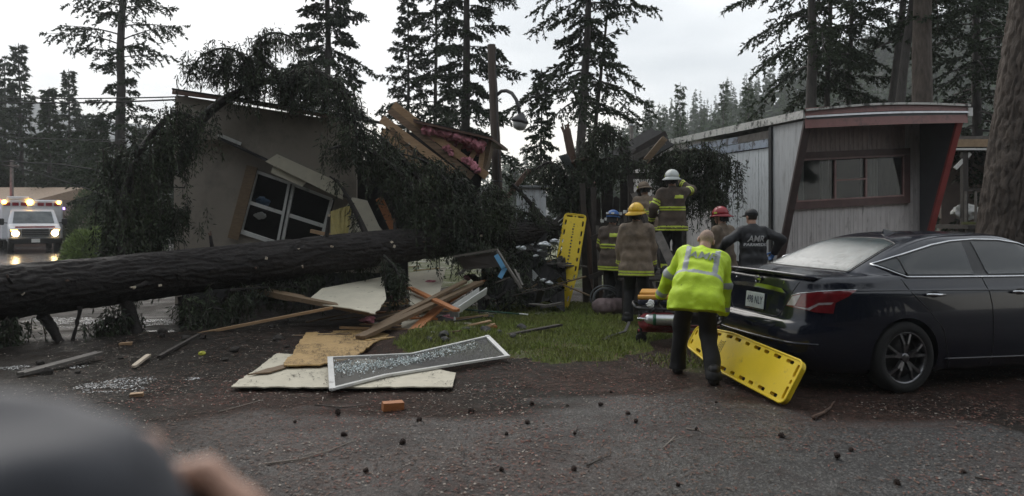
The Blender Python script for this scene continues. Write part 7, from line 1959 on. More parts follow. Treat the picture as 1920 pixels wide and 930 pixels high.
slab('wall_panel', 'small cream board standing beside the green sprig', [(766, 512), (836, 504), (824, 552), (790, 577), (768, 572)], [0.6, 0.62, 0.42, 0.3, 0.32], 0.012, M_CREAM)
slab('wall_panel', 'narrow cream panel beneath the orange plank', [(752, 606), (790, 580), (830, 570), (800, 600), (760, 628)], [0.1, 0.2, 0.26, 0.16, 0.06], 0.012, M_CREAM)
slab('wall_panel', 'white board leaning behind the trunk by the shrub', [(186, 484), (222, 452), (229, 446), (226, 464), (208, 484)], [0.9, 1.2, 1.26, 1.1, 0.9], 0.02, M_WHITE)
def plank(label, a, b, w, h, m, up=(0, 0, 1), rag=0.04, name='plank'):
    return board(name, label, G(*a), G(*b), w, h, m, up=up, rag=rag, group='loose planks on the debris heap')
plank('long brown plank sloping across the debris heap', (676, 632, 0.12), (898, 530, 0.56), 0.15, 0.045, M_BROWN)
plank('darker plank lying behind the long brown one', (700, 616, 0.16), (872, 528, 0.6), 0.10, 0.04, M_BROWN)
plank('wide orange plank with a clean cut end', (758, 636, 0.05), (846, 556, 0.36), 0.15, 0.03, M_ORANGE, rag=0.02)
plank('short orange plank crossing the long brown one', (768, 540, 0.5), (856, 582, 0.34), 0.10, 0.035, M_ORANGE, rag=0.02)
plank('thin orange stick rising to the blue taped frame', (842, 566, 0.34), (926, 514, 0.62), 0.055, 0.03, M_ORANGE)
plank('pale plank running from the stump to the trunk', (362, 628, 0.06), (622, 577, 0.4), 0.07, 0.035, M_FRESH)
plank('flat batten lying behind the plywood sheet', (440, 633, 0.05), (655, 627, 0.09), 0.05, 0.02, M_BROWN)
plank('narrow batten under the long brown plank', (642, 614, 0.12), (760, 618, 0.10), 0.04, 0.03, M_FRESH)
plank('yellow batten at the plywood edge', (690, 638, 0.09), (764, 630, 0.07), 0.06, 0.02, M_OSB)
plank('heavy broken beam poking out below the trunk', (462, 540, 0.55), (560, 560, 0.46), 0.20, 0.08, M_BROWN)
plank('splintered beam slanting under the trunk towards the heap', (540, 556, 0.50), (694, 586, 0.34), 0.14, 0.06, M_BROWN)
plank('orange splinter beside the plain coated firefighter board', (966, 492, 0.75), (984, 500, 0.72), 0.05, 0.03, M_ORANGE)
plank('grey stick tucked behind the orange planks', (862, 512, 0.7), (930, 470, 1.0), 0.04, 0.03, M_GREYWOOD)
plank('dark stick lying across the churned soil', (300, 668, 0.04), (372, 628, 0.10), 0.04, 0.03, M_DARKWOOD)
plank('pale broken stick beside the limb stub', (252, 686, 0.03), (278, 666, 0.05), 0.05, 0.025, M_PALEWOOD)
plank('long white weathered plank below the trunk butt', (42, 700, 0.03), (184, 662, 0.08), 0.12, 0.03, M_GREYWOOD)
plank('bare grey slat lying by the puddle', (286, 640, 0.04), (332, 632, 0.04), 0.05, 0.02, M_GREYWOOD)
for lab, px, py, sz, rz, m in (('orange wood block lying alone on the lane', 737, 768, (0.17, 0.09, 0.065), 0.35, M_ORANGE), ('orange wood block on the lawn edge', 921, 618, (0.16, 0.07, 0.04), 0.7, M_ORANGE), ('pale wood chip by the lane puddle', 257, 743, (0.11, 0.05, 0.03), 0.3, M_FRESH), ('pale chip near the white plank', 236, 652, (0.14, 0.05, 0.03), 0.2, M_FRESH), ('small chip under the gutter', 812, 643, (0.07, 0.05, 0.02), 0.3, M_PAPER)):
    p = G(px, py); mb = MB(); mb.box((0, 0, sz[2] / 2), sz, rot=Matrix.Rotation(rz, 3, 'Z'), jitter=0.006); tag(mb.build('wood_block', m, None, loc=(p.x, p.y, gz(p.x, p.y))), lab, 'wood block', 'wood blocks on the ground')
M_SCREEN = None
def screen_mat():
    m = bpy.data.materials.new('insect_mesh'); m.use_nodes = True
    nt = m.node_tree; N = nt.nodes.new; L = nt.links.new; b = nt.nodes['Principled BSDF']; out = nt.nodes['Material Output']
    b.inputs['Roughness'].default_value = 0.6
    tc = N('ShaderNodeTexCoord'); nz = N('ShaderNodeTexNoise'); nz.inputs['Scale'].default_value = 5; nz.inputs['Detail'].default_value = 6; L(tc.outputs['Object'], nz.inputs['Vector'])
    r = N('ShaderNodeValToRGB'); r.color_ramp.elements[0].color = (0.014, 0.015, 0.016, 1); r.color_ramp.elements[1].color = (0.05, 0.052, 0.055, 1); L(nz.outputs[0], r.inputs[0]); L(r.outputs[0], b.inputs['Base Color'])
    t = N('ShaderNodeBsdfTransparent'); x = N('ShaderNodeMixShader'); x.inputs[0].default_value = 0.72; L(t.outputs[0], x.inputs[1]); L(b.outputs[0], x.inputs[2]); L(x.outputs[0], out.inputs['Surface'])
    return m
def screen_door():
    k = dict(tl=G(619, 671, .14), tm=G(772, 664, .09), tr=G(914, 631, .20), br=G(951, 668, .06), bm=G(722, 704, .07), bl=G(623, 729, .07))
    c = sum(k.values(), Vector()) / 6
    o = thing('screen_door', 'bent white framed screen door covered in shattered glass', 'screen door', c)
    k = {a: v - c for a, v in k.items()}
    w = {'frame': 0.05}
    for a, b in (('tl', 'tm'), ('tm', 'tr'), ('tr', 'br'), ('br', 'bm'), ('bm', 'bl'), ('bl', 'tl')):
        mb = MB(); d = (k[b] - k[a]).normalized() * 0.02; mb.bar(k[a] - d, k[b] + d, 0.055 if a in ('bl', 'tr') else 0.042, 0.022); mb.build('frame_rail', M_WHITE, o)
    n = 14; vs = []; fs = []
    top = lambda t: k['tl'].lerp(k['tm'], t * 2) if t < .5 else k['tm'].lerp(k['tr'], t * 2 - 1)
    bot = lambda t: k['bl'].lerp(k['bm'], t * 3.3) if t < .303 else k['bm'].lerp(k['br'], (t - .303) / .697)
    for i in range(n + 1):
        for j in range(6):
            vs.append(top(i / n).lerp(bot(i / n), j / 5) + Vector((0, 0, 0.006 - 0.02 * math.sin(math.pi * j / 5) + 0.006 * math.sin(i * 1.7 + j))))
    fs = [(i * 6 + j, i * 6 + j + 1, i * 6 + j + 7, i * 6 + j + 6) for i in range(n) for j in range(5)]
    mb = MB(); mb.add(vs, fs); mb.build('mesh_screen', screen_mat(), o, smooth=True)
    # shattered safety glass lying in the sagging mesh
    rng = np.random.default_rng(8); P_ = []
    for _ in range(2600):
        t = rng.uniform(0.02, 0.9); v = np.clip(0.36 + 0.16 * math.sin(t * 5) * (1 - t) + rng.normal() * 0.13 - 0.16 * t, 0.05, 0.9)
        if t > 0.6 and rng.uniform() < 0.5: continue
        q = top(t).lerp(bot(t), v); P_.append((q.x, q.y, q.z - 0.004 + rng.uniform(0, 0.012)))
    P_ = np.array(P_); m = len(P_); tv = rng.normal(size=(m, 3)) * np.array([1, 1, 0.35]); tv /= np.linalg.norm(tv, axis=1, keepdims=True)
    V, Q = kites(P_, tv, rng.uniform(0.008, 0.026, m), rng.uniform(0.004, 0.010, m), rng)
    tag(link_mesh('glass_shards', fast_mesh('glass_shards', V, Q), mat('glass_shards', (0.62, 0.68, 0.68), rough=0.12, island=0.5, spec=0.8), o), kind='stuff')
screen_door()
def gutter():
    a, b = G(852, 582, 0.28), G(906, 546, 0.46); c = (a + b) / 2; d = (b - a).normalized()
    o = thing('gutter_length', 'broken white gutter length on the debris heap', 'gutter', c)
    x = d.cross(Vector((0, 0, 1))).normalized(); u = x.cross(d); L_ = (b - a).length / 2
    prof = [(-0.07, 0.06), (-0.07, -0.03), (-0.03, -0.055), (0.05, -0.055), (0.065, 0.0), (0.075, 0.06), (0.06, 0.065)]
    vs = [d * s * L_ + x * p + u * q for s in (-1, 1) for p, q in prof]; n = len(prof)
    mb = MB(); mb.add(vs, [(i, i + 1, i + 1 + n, i + n) for i in range(n - 1)]); g = mb.build('trough', M_WHITE, o); md = g.modifiers.new('s', 'SOLIDIFY'); md.thickness = 0.005
    mb = MB(); mb.bar(-d * L_ * 1.02 + x * -0.06 + u * -0.03, -d * L_ * 1.02 + x * 0.07 + u * -0.03, 0.05, 0.12, up=u); mb.build('end_cap', M_METAL, o)
    mb = MB(); mb.tube([-d * L_ + u * -0.05, -d * L_ * 1.1 + u * -0.12 + x * 0.02, -d * L_ * 1.08 + u * -0.2], 0.014, n=6); mb.build('bracket', M_WHITE, o)
gutter()
def broom():
    a, b = G(868, 580, 0.18), G(990, 590, 0.06); o = thing('broom', 'broom with green handle and white tip lying on rubble', 'broom', a)
    d = b - a
    mb = MB(); mb.tube([Vector(), d * 0.86], 0.012, n=8); mb.build('handle', mat('handle_green', (0.02, 0.08, 0.05), rough=0.4, noise=0.2), o, smooth=True)
    mb = MB(); mb.tube([d * 0.86, d], 0.014, n=8); mb.build('grip', M_PAPER, o, smooth=True)
    mb = MB(); mb.box((-0.03, 0, 0), (0.06, 0.22, 0.05)); mb.build('head', M_WHITE, o)
    mb = MB()
    for k in range(24): mb.bar((-0.06, -0.10 + k * 0.0087, 0), (-0.15 + 0.01 * (k % 3), -0.11 + k * 0.0095, -0.01), 0.004, 0.02)
    mb.build('bristles', M_PAPER, o)
broom()
def frame_piece():
    q = [P(851, 481, 10.9), P(930, 468, 10.7), P(978, 541, 10.3)]; c = q[1]
    o = thing('cabinet_frame', 'broken cabinet frame with blue tape propped on the heap', 'cabinet frame', c)
    mb = MB(); mb.bar(q[0] - c, q[1] - c, 0.03, 0.03); mb.build('top_rail', M_GREYWOOD, o)
    mb = MB(); mb.bar(Vector((0.01, 0, 0)), q[2] - c, 0.03, 0.035); mb.build('side_rail', M_GREYWOOD, o)
    mb = MB(); mb.prism([P(856, 484, 10.95) - c, P(928, 472, 10.75) - c, P(938, 500, 10.7) - c, P(872, 506, 10.95) - c], (0, 0.015, 0)); mb.build('back_panel', M_DARKWOOD, o)
    for (x0, y0, x1, y1) in ((930, 478, 944, 502), (947, 502, 937, 521)):
        mb = MB(); mb.bar(P(x0, y0, 10.6) - c, P(x1, y1, 10.55) - c, 0.015, 0.07, up=(1, 0, 0)); mb.build('blue_tape', mat('tape_blue', (0.10, 0.30, 0.52), rough=0.5, noise=0.15), o)
    for (x0, y0, x1, y1) in ((965, 505, 980, 535), (972, 512, 976, 542), (930, 530, 955, 520)):
        mb = MB(); mb.bar(P(x0, y0, 10.5) - c, P(x1, y1, 10.3) - c, 0.03, 0.015); mb.build('slat', M_GREYWOOD, o)
frame_piece()
# splinters and battens thrown over the heap
rs = random.Random(515)
for k in range(44):
    px = rs.gauss(760, 95); py = rs.uniform(500, 636); px = min(960, max(520, px)); z = max(0.03, (640 - py) / 140 * 0.5 * rs.uniform(0.4, 1.1))
    a = G(px, py, z); ang = rs.choice([0.9, 0.7, 0.5, 2.4, -0.2, 0.1]) + rs.uniform(-.3, .3); L_ = rs.uniform(0.25, 1.1)
    b = a + Vector((math.cos(ang) * L_, math.sin(ang) * L_ * 0.8, rs.uniform(-0.05, 0.22) * L_)); b.z = max(0.03, b.z)
    m = rs.choice([M_FRESH, M_FRESH, M_ORANGE, M_BROWN, M_BROWN, M_CREAM, M_DARKWOOD, M_OSB])
    board('splinter', {M_FRESH: 'pale', M_ORANGE: 'orange', M_BROWN: 'brown', M_CREAM: 'cream painted', M_DARKWOOD: 'blackened', M_OSB: 'yellow plywood'}[m] + ' splintered batten thrown over the heap before the trunk', a, b, rs.uniform(0.02, 0.09), rs.uniform(0.012, 0.03), m, rag=0.05, group='splintered battens on the debris heap')
for k, (px, py, z) in enumerate(((742, 560, 0.35), (806, 530, 0.5), (690, 600, 0.15), (878, 520, 0.55), (840, 596, 0.12))):
    crumpled('insulation_tuft', 'torn tuft of pink insulation caught in the debris heap', 'insulation', G(px, py, z), (0.10, 0.07, 0.05), M_PINK, 500 + k)['group'] = 'insulation tufts in the heap'
# rubble stones and scraps
M_CLOD = mat('clod_black', (0.022, 0.018, 0.015), rough=0.9, noise=0.4)
M_STONE = mat('stone_grey', (0.06, 0.058, 0.055), rough=0.85, noise=0.35, nscale=8, bump=0.5, bscale=20)
def stone(px, py, s, seed, lab, m=None):
    rng = np.random.default_rng(seed); bm = bmesh.new(); bmesh.ops.create_icosphere(bm, subdivisions=2, radius=1)
    sc = Vector((rng.uniform(0.8, 1.3), rng.uniform(0.8, 1.2), rng.uniform(0.55, 0.9))) * s
    for v in bm.verts:
        k = 1 + 0.35 * (vnoise(np.array(v.co)[None] * 1.6 + seed, seed)[0] - 0.5) * 2
        v.co = Vector((v.co.x * sc.x, v.co.y * sc.y, v.co.z * sc.z)) * k
    me = bpy.data.meshes.new('stone'); bm.to_mesh(me); bm.free()
    p = G(px, py); return tag(link_mesh('stone', me, m or M_STONE, None, False, (p.x, p.y, gz(p.x, p.y) + s * 0.35)), lab, 'stone', 'stones and clods by the debris heap')
for k in range(26):
    rnd = random.Random(300 + k)
    stone(rnd.uniform(800, 985), rnd.uniform(575, 655), rnd.uniform(0.03, 0.09), 300 + k, 'dark stone or clod lying where the debris meets the lawn')
stone(832, 612, 0.15, 41, 'largest grey stone beside the wide orange plank')
for k in range(22):
    rnd = random.Random(400 + k)
    stone(rnd.uniform(60, 640), rnd.uniform(600, 705), rnd.uniform(0.025, 0.07), 400 + k, 'clod of black soil thrown up below the fallen trunk', M_CLOD)
# tangled heap behind the lawn: splinters, twisted metal, sacking
rnd = random.Random(77)
for k in range(34):
    px = rnd.uniform(890, 1060); py = rnd.uniform(455, 575); d = 13.2 - 1.4 * (py - 455) / 120 + rnd.uniform(-.2, .2)
    a = P(px, py, d); b = a + Vector((rnd.uniform(-.6, .6), rnd.uniform(-.25, .25), rnd.uniform(-.25, .3)))
    b.z = max(0.04, b.z); a.z = max(0.04, a.z)
    m = rnd.choice([M_DARKWOOD, M_DARKWOOD, M_TAR, M_BROWN, M_GREYWOOD])
    board('broken_board', {M_DARKWOOD: 'dark', M_TAR: 'black', M_BROWN: 'brown', M_GREYWOOD: 'grey'}[m] + ' splintered board tangled in the heap beside the upright board', a, b, rnd.uniform(.04, .14), rnd.uniform(.015, .04), m, rag=0.04, group='splintered boards in the tangled heap')
for k, (px, py, d, w, a) in enumerate(((985, 478, 12.7, .8, .3), (1025, 500, 12.6, .7, -.4), (950, 525, 12.3, .9, .2), (1015, 545, 12.3, .8, -.2), (930, 548, 12.0, .6, .5))):
    c = P(px, py, d); c.z = max(c.z, 0.12); mb = MB(); n = 7; vs = []
    rnd2 = random.Random(60 + k)
    for i in range(n):
        for j in range(n):
            vs.append(((i / 6 - .5) * w, (j / 6 - .5) * w * .7 * math.cos(.7) + rnd2.uniform(-.03, .03), (j / 6 - .5) * w * .5 + a * (i / 6 - .5) * w + 0.10 * math.sin(i * 1.3 + j + k) + rnd2.uniform(-.03, .03)))
    mb.add(vs, [(i * n + j, i * n + j + 1, i * n + j + n + 1, i * n + j + n) for i in range(n - 1) for j in range(n - 1)])
    o = mb.build('roofing_felt', M_TAR, None, loc=c); md = o.modifiers.new('s', 'SOLIDIFY'); md.thickness = 0.006
    tag(o, 'torn sheet of black roofing felt in the heap behind the lawn', 'felt', 'black felt sheets in the heap')
q = thing('broken_bough', 'snapped fir bough lying over the dark heap beside the upright board', 'branch', P(985, 520, 12.4))
bough(q, [(890, 545, 11.9), (930, 500, 12.2), (985, 470, 12.5), (1040, 480, 12.7)], 70, 0.15, 0.6, 151, r0=0.05, spread=0.3, name='limb', zmin=0.03)
bough(q, [(930, 560, 11.8), (980, 530, 12.2), (1035, 530, 12.4)], 50, 0.15, 0.45, 152, r0=0.03, spread=0.3, name='limb', zmin=0.03)
for k, (px, py, d, s) in enumerate(((978, 465, 12.3, .09), (1022, 458, 12.3, .11), (1040, 452, 12.4, .08), (1012, 470, 12.3, .05), (1005, 480, 12.2, .05), (1030, 530, 11.9, .07), (1018, 525, 11.9, .05))):
    crumpled('foil_scrap', 'crumpled pale foil glinting in the dark heap', 'foil', P(px, py, d), (s, s * .5, s * .45), M_METAL, 80 + k)['group'] = 'foil scraps in the heap'
plank('thin red stick lying on the lawn behind the rubble', (984, 577, 0.03), (1016, 570, 0.05), 0.03, 0.02, M_SNAG)
def ringpiece():
    c = G(1024, 566); mb = MB(); mb.tube([c + Vector((0.17 * math.cos(a), 0.14 * math.sin(a), 0.03)) for a in np.linspace(0, 6.28, 25)], 0.012, n=6, caps=False)
    tag(mb.build('wire_hoop', M_SNAG, None), 'rusty wire hoop on the lawn below the upright board', 'hoop')
ringpiece()
for k, (x0, y0, x1, y1) in enumerate(((1002, 455, 1060, 405), (1018, 452, 1058, 415))):
    board('metal_rod', ['upper bare metal rod slanting behind the upright board', 'lower bare metal rod slanting behind the upright board'][k], P(x0, y0, 12.9), P(x1, y1, 13.3), 0.015, 0.015, M_METAL, cat='rod', group='rods in the heap')
stone(379, 668, 0.04, 90, 'small yellow ball on the black soil', mat('ball_yellow', (0.5, 0.5, 0.05), rough=0.5, noise=0.2))['category'] = 'ball'
# ------------------------------------------------------------------ lawn blades, litter, cones, twigs
def flat_scatter(name, label, n, region, lmin, lmax, wmin, wmax, m, seed, lift=0.006, tilt=0.15, keep=None, cat='litter'):
    rng = np.random.default_rng(seed)
    y = rng.uniform(region[2], region[3], n) if len(region) == 4 else None
    x = rng.uniform(region[0], region[1], n)
    if keep is not None:
        k = keep(x, y, rng); x, y = x[k], y[k]
    z = ground_height(x, y) + lift
    a = rng.uniform(0, 2 * np.pi, len(x)); t = np.stack([np.cos(a), np.sin(a), rng.uniform(-0.02, tilt, len(x))], -1); t /= np.linalg.norm(t, axis=1, keepdims=True)
    s = np.cross(np.array([0, 0, 1.0]), t) ; s[:, 2] += rng.uniform(-0.3, 0.3, len(x)); s /= np.linalg.norm(s, axis=1, keepdims=True)
    Ln = rng.uniform(lmin, lmax, len(x))[:, None]; Wd = rng.uniform(wmin, wmax, len(x))[:, None]
    p = np.stack([x, y, z], -1)
    V = np.stack([p, p + t * Ln * .5 + s * Wd, p + t * Ln, p + t * Ln * .5 - s * Wd], 1).reshape(-1, 3)
    return tag(link_mesh(name, fast_mesh(name, V, np.arange(len(V)).reshape(-1, 4)), m), label, cat, kind='stuff')
frustum = lambda x, y: np.abs(x) < y * 0.76 + 0.3
def patchy(fr, th, seed, pw=1.0):
    return lambda x, y, rng: frustum(x, y) & (fbm(np.stack([x * fr, y * fr, 0 * x], -1), 3, seed) + rng.normal(size=len(x)) * 0.05 > th)
M_NB = mat('litter_brown', (0.10, 0.055, 0.038), rough=0.8, island=0.7)
M_NR = mat('litter_red', (0.15, 0.052, 0.038), rough=0.8, island=0.6)
M_CHIP = mat('litter_pale', (0.23, 0.20, 0.17), rough=0.8, island=0.7)
M_DK = mat('litter_dark', (0.020, 0.016, 0.013), rough=0.8, island=0.6)
flat_scatter('needle_litter', 'brown needles strewn over the wet lane', 30000, (-5, 5.5, 2.2, 9.5), 0.02, 0.06, 0.003, 0.007, M_NB, 1, keep=patchy(1.3, 0.37, 4))
flat_scatter('needle_litter', 'reddish needles drifted along the lane edge', 24000, (-3.5, 6.0, 3.0, 9.0), 0.015, 0.05, 0.0025, 0.006, M_NR, 2, keep=patchy(1.6, 0.465, 14))
flat_scatter('bark_chips', 'pale chips and grit on the asphalt', 20000, (-5, 6, 2.2, 9.5), 0.008, 0.03, 0.003, 0.009, M_CHIP, 3, keep=patchy(1.1, 0.40, 24))
flat_scatter('twig_litter', 'dark twig bits scattered over ground and soil', 14000, (-8, 7, 2.4, 13.0), 0.02, 0.10, 0.002, 0.006, M_DK, 4, keep=patchy(1.1, 0.42, 34), tilt=0.3)
flat_scatter('bark_chips', 'torn bark and pale splinters on the black soil', 5200, (-8, 0.2, 6.2, 11.0), 0.01, 0.07, 0.002, 0.009, M_CHIP, 5, keep=patchy(1.2, 0.45, 44), tilt=0.25)
flat_scatter('needle_litter', 'green needle sprigs shed on the soil and boards', 7000, (-6, 2, 5.6, 12.5), 0.015, 0.05, 0.002, 0.006, M_NEEDLE_NEARFALL, 6, keep=patchy(1.1, 0.44, 54), tilt=0.5)
M_HAIL = mat('slush_white', (0.34, 0.355, 0.365), rough=0.4, island=0.6)
for k, (px, py, rx, ry, n, lab) in enumerate(((215, 608, 1.0, 0.55, 5200, 'white slush and glass crumbs under the fallen trunk'), (222, 722, 0.36, 0.34, 1300, 'white slush patch at the lane edge'), (365, 711, 0.2, 0.06, 260, 'small slush streak before the cream panel'), (110, 600, 0.5, 0.3, 1200, 'slush below the butt of the trunk'), (75, 690, 0.5, 0.12, 700, 'slush along the weathered plank'))):
    c = G(px, py)
    flat_scatter('slush', lab, n, (c.x - rx, c.x + rx, c.y - ry, c.y + ry), 0.008, 0.028, 0.003, 0.010, M_HAIL, 90 + k, tilt=0.2, lift=0.008, cat='slush',
                 keep=lambda x, y, rng, c=c, rx=rx, ry=ry: (((x - c.x) / rx) ** 2 + ((y - c.y) / ry) ** 2 + rng.normal(size=len(x)) * .15 < 0.95) & (fbm(np.stack([x * 5, y * 5, 0 * x], -1), 3, 7) > 0.41))
def litter_on(name, label, poly, z, n, seed):
    rng = np.random.default_rng(seed); w = [G(x, y, z) for x, y in poly]; xs = [p.x for p in w]; ys = [p.y for p in w]
    x = rng.uniform(min(xs), max(xs), n); y = rng.uniform(min(ys), max(ys), n); k = inside(x, y, [(p.x, p.y) for p in w]); x, y = x[k], y[k]
    cl = fbm(np.stack([x * 3, y * 3, 0 * x], -1), 2, seed) > 0.34; x, y = x[cl], y[cl]
    a = rng.uniform(0, 6.28, len(x)); t = np.stack([np.cos(a), np.sin(a), 0 * a], -1); s = np.stack([-np.sin(a), np.cos(a), 0 * a], -1)
    p = np.stack([x, y, np.full(len(x), z + 0.022)], -1); Ln = rng.uniform(0.015, 0.07, len(x))[:, None]; Wd = rng.uniform(0.002, 0.006, len(x))[:, None]
    V = np.stack([p, p + t * Ln * .5 + s * Wd, p + t * Ln, p + t * Ln * .5 - s * Wd], 1).reshape(-1, 3)
    tag(link_mesh(name, fast_mesh(name, V, np.arange(len(V)).reshape(-1, 4)), M_DK), label, 'litter', kind='stuff')
litter_on('needle_litter', 'dark needles and bark bits on the cream panel', [(433, 727), (612, 728), (848, 727), (855, 701), (800, 690), (700, 676), (520, 664)], 0.035, 900, 71)
litter_on('needle_litter', 'dark needles and bark bits on the plywood', [(532, 687), (600, 686), (664, 672), (700, 644), (762, 616), (640, 621), (574, 625)], 0.077, 2600, 72)
def lawn():
    rng = np.random.default_rng(9); n = 60000
    x = rng.uniform(-1.6, 2.7, n); y = rng.uniform(7.5, 13.8, n)
    gx = x + 0.5 * (vnoise(np.stack([x * 2, y * 2, x * 0], -1), 4) - 0.5); gy = y + 0.6 * (vnoise(np.stack([x * 2, y * 2, x * 0 + 7], -1), 6) - 0.5)
    ins = inside(gx, gy, GRASS) | (rng.uniform(size=n) < 0.7 * np.exp(-(((x - 2.0) / 0.5) ** 2 + ((y - 7.6) / 0.6) ** 2)))
    den = fbm(np.stack([x * 1.6, y * 1.6, 0 * x], -1), 3, 3) + rng.normal(size=n) * 0.06
    k = ins & (den > 0.36); x, y = x[k], y[k]; n = len(x)
    z = ground_height(x, y); h = rng.uniform(0.025, 0.075, n) * (0.7 + 0.6 * vnoise(np.stack([x * 3, y * 3, 0 * x], -1), 8)); a = rng.uniform(0, 6.28, n); w = rng.uniform(0.003, 0.006, n)
    p = np.stack([x, y, z - 0.004], -1); s = np.stack([np.cos(a), np.sin(a), 0 * a], -1) * w[:, None]; l = np.stack([-np.sin(a) * rng.uniform(-1, 1, n), np.cos(a) * rng.uniform(-1, 1, n), 0 * a], -1)
    V = np.stack([p - s, p + s, p + s * .6 + np.stack([0 * h, 0 * h, h * .6], -1) + l * (h * .25)[:, None], p + np.stack([0 * h, 0 * h, h], -1) + l * (h * .8)[:, None]], 1).reshape(-1, 3)
    tag(link_mesh('grass', fast_mesh('grass', V, np.arange(4 * n).reshape(-1, 4)), mat('grass_blades', (0.18, 0.24, 0.045), rough=0.6, island=0.45, col2=(0.20, 0.205, 0.06), nscale=1.4)), 'short green lawn grass between the wreck and the lane', 'grass', kind='stuff')
lawn()
def cone_mesh():
    mb = MB(); n = 9
    prof = [(0.004, 0.0), (0.018, 0.006), (0.024, 0.018), (0.023, 0.030), (0.017, 0.044), (0.008, 0.056), (0.002, 0.06)]
    mb.lathe(prof, n=n)
    for j in range(6):
        for k in range(8):
            a = (k + 0.5 * (j % 2)) / 8 * 6.283; r = (0.018, 0.024, 0.024, 0.019, 0.013, 0.007)[j]; z = 0.006 + j * 0.009
            c, s = math.cos(a), math.sin(a); mb.add([(c * r - s * .008, s * r + c * .008, z), (c * r + s * .008, s * r - c * .008, z), (c * (r + .011), s * (r + .011), z + .008)], [(0, 1, 2)])
    me = bpy.data.meshes.new('pine_cone'); me.from_pydata(mb.v, [], mb.f); me.materials.append(mat('cone_brown', (0.035, 0.020, 0.015), rough=0.8, island=0.4)); return me
CONE = cone_mesh()
cones = [(1018, 768), (1046, 780), (884, 790), (1284, 806), (1045, 820), (780, 790), (655, 816), (1218, 795), (1330, 755), (700, 868), (1120, 765), (1072, 888), (945, 885), (908, 815), (1268, 905), (1520, 862), (1610, 828), (1205, 780), (1128, 718), (1010, 815), (745, 835), (560, 790), (630, 775), (1470, 808), (1645, 905), (1810, 880), (1400, 835), (1180, 868), (860, 742), (1245, 728), (1062, 742), (935, 905), (1350, 890), (520, 842), (840, 880), (1560, 790), (1700, 850)]
rc = random.Random(5)
cones = [(x + rc.gauss(0, 22), y + rc.gauss(0, 8)) for x, y in cones[:26]]
for k, (px, py) in enumerate(cones):
    p = G(px, py); o = bpy.data.objects.new('pine_cone', CONE); COL.objects.link(o); rnd = random.Random(k)
    s = rnd.uniform(0.4, 0.85); o.location = (p.x, p.y, gz(p.x, p.y) + 0.022 * s); o.rotation_euler = (R(rnd.uniform(70, 110)), rnd.uniform(-.3, .3), rnd.uniform(0, 6.28)); o.scale = (s * rnd.uniform(.8, 1.2), s, s * rnd.uniform(.8, 1.3))
    tag(o, 'dark fallen pine cone lying on the wet lane', 'pine cone', 'pine cones on the lane')
def twig(label, pts, r, m=M_TWIG, forks=2, seed=0):
    w = [G(x, y) for x, y in pts]; w = [Vector((p.x, p.y, gz(p.x, p.y) + r + 0.003)) for p in w]; c = w[0]
    mb = MB(); mb.tube([p - c for p in w], [r * (1 - 0.6 * i / (len(w) - 1)) for i in range(len(w))], n=6); rnd = random.Random(seed)
    for k in range(forks):
        i = rnd.randrange(1, len(w)); q = w[i] - c; d = Vector((rnd.uniform(-1, 1), rnd.uniform(-1, 1), 0.15)) * rnd.uniform(0.06, 0.16); mb.tube([q, q + d * .6 + Vector((0, 0, 0.01)), q + d], [r * .5, r * .4, r * .2], n=5)
    tag(mb.build('twig', m, None, smooth=True, loc=c), label, 'twig', 'twigs on the lane')
twig('long pale twig with catkins lying on the lane', [(500, 872), (560, 864), (610, 850), (640, 838), (668, 826)], 0.006, M_CHIP, 4, 1)
twig('forked yellowish twig in the middle of the lane', [(1244, 842), (1256, 830), (1268, 818)], 0.006, M_CHIP, 3, 2)
twig('straight dark twig near the lane corner', [(1828, 898), (1850, 902), (1868, 905)], 0.007, M_TWIG, 0, 3)
twig('thin twig before the cream panel', [(410, 774), (450, 763), (490, 752)], 0.005, M_CHIP, 1, 4)
twig('reddish broken limb beside the propped spine board', [(1525, 788), (1545, 778), (1558, 768)], 0.018, M_SNAG, 2, 5)
twig('curved bleached twig below the bending paramedic', [(1286, 805), (1310, 808), (1326, 816)], 0.005, M_CHIP, 1, 6)
twig('thin dark twig crossing the lane edge', [(590, 760), (640, 766), (690, 762)], 0.006, M_TWIG, 2, 7)
twig('short dark twig under the paramedic', [(1100, 875), (1130, 862), (1146, 855)], 0.005, M_TWIG, 1, 8)
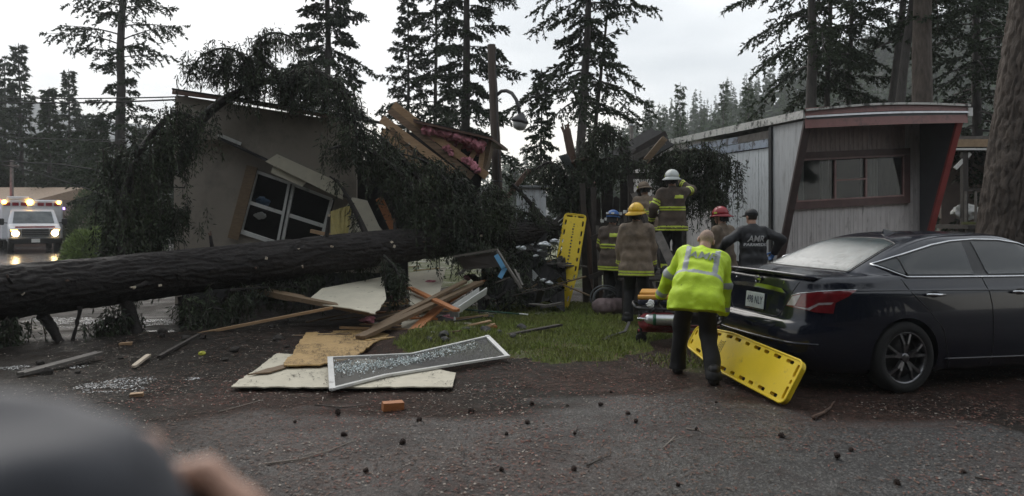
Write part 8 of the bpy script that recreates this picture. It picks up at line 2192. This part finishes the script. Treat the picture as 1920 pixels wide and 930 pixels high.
# round shrub by the road
def shrub(label, px, py, rx, rz, seed, m=M_BUSH):
    p = G(px, py); o = thing('shrub', label, 'shrub', p); rng = np.random.default_rng(seed); n = int(6500 * max(1, rx))
    d = rng.normal(size=(n, 3)); d /= np.linalg.norm(d, axis=1, keepdims=True); d[:, 2] = np.abs(d[:, 2])
    lump = 0.75 + 0.5 * fbm(d * 2.2 + seed, 2, seed)
    rr = rng.uniform(0.5, 1, n) ** 0.5 * lump
    q = d * rr[:, None] * np.array([rx, rx * .8, rz]); t = d + rng.normal(size=(n, 3)) * 0.5 + np.array([0, 0, 0.5]); t /= np.linalg.norm(t, axis=1, keepdims=True)
    V, Q = kites(q, t, rng.uniform(0.08, 0.2, n), rng.uniform(0.015, 0.03, n), rng); link_mesh('foliage', fast_mesh('foliage', V, Q), m, o)
    mb = MB()
    for k in range(7): a = k / 7 * 6.28; mb.tube([(0, 0, 0), (0.3 * rx * math.cos(a), 0.3 * rx * math.sin(a), rz * .5), (0.6 * rx * math.cos(a), .5 * rx * math.sin(a), rz * .8)], [0.03, 0.02, 0.008], n=5)
    mb.build('stems', M_TWIG, o)
shrub('round bright green shrub beside the road and ambulance', 170, 490, 0.95, 1.35, 3)
M_MIDGREEN = mat('leaf_midgreen', (0.055, 0.085, 0.028), rough=0.7, island=0.4)
shrub('tall mid green broadleaf bush behind the ambulance', 186, 469, 1.9, 3.6, 15, M_MIDGREEN)
shrub('broad green bush between ambulance and drooping bough', 235, 474, 2.0, 3.0, 16, M_MIDGREEN)
shrub('low yellowish tuft at the foot of the green shrub', 140, 486, 0.35, 0.3, 5)
# dark wood behind the photographer and to both sides, mirrored in the car
def back_wood():
    rng = np.random.default_rng(40); sp = []
    for _ in range(300):
        a = rng.uniform(R(195), R(345)); r = rng.uniform(11, 26); sp.append((math.cos(a) * r, math.sin(a) * r, 0))
    far_wood('forest', 'dark conifer wood standing around the yard', sp, 41, M_NEEDLE_BG, 11, 19)
back_wood()
# ------------------------------------------------------------------ mist
def haze():
    mb = MB(); mb.box((60, 260, 39), (1500, 1100, 82)); o = mb.build('haze', [])
    m = bpy.data.materials.new('haze_air'); m.use_nodes = True; nt = m.node_tree
    nt.nodes.remove(nt.nodes['Principled BSDF']); v = nt.nodes.new('ShaderNodeVolumePrincipled')
    v.inputs['Color'].default_value = (0.86, 0.9, 0.93, 1); v.inputs['Density'].default_value = 0.0009; v.inputs['Anisotropy'].default_value = 0.2
    nt.links.new(v.outputs[0], nt.nodes['Material Output'].inputs['Volume'])
    o.data.materials.append(m); o.display_type = 'WIRE'
    tag(o, 'thin damp mist over the yard and hillside', 'haze', kind='stuff')
haze()
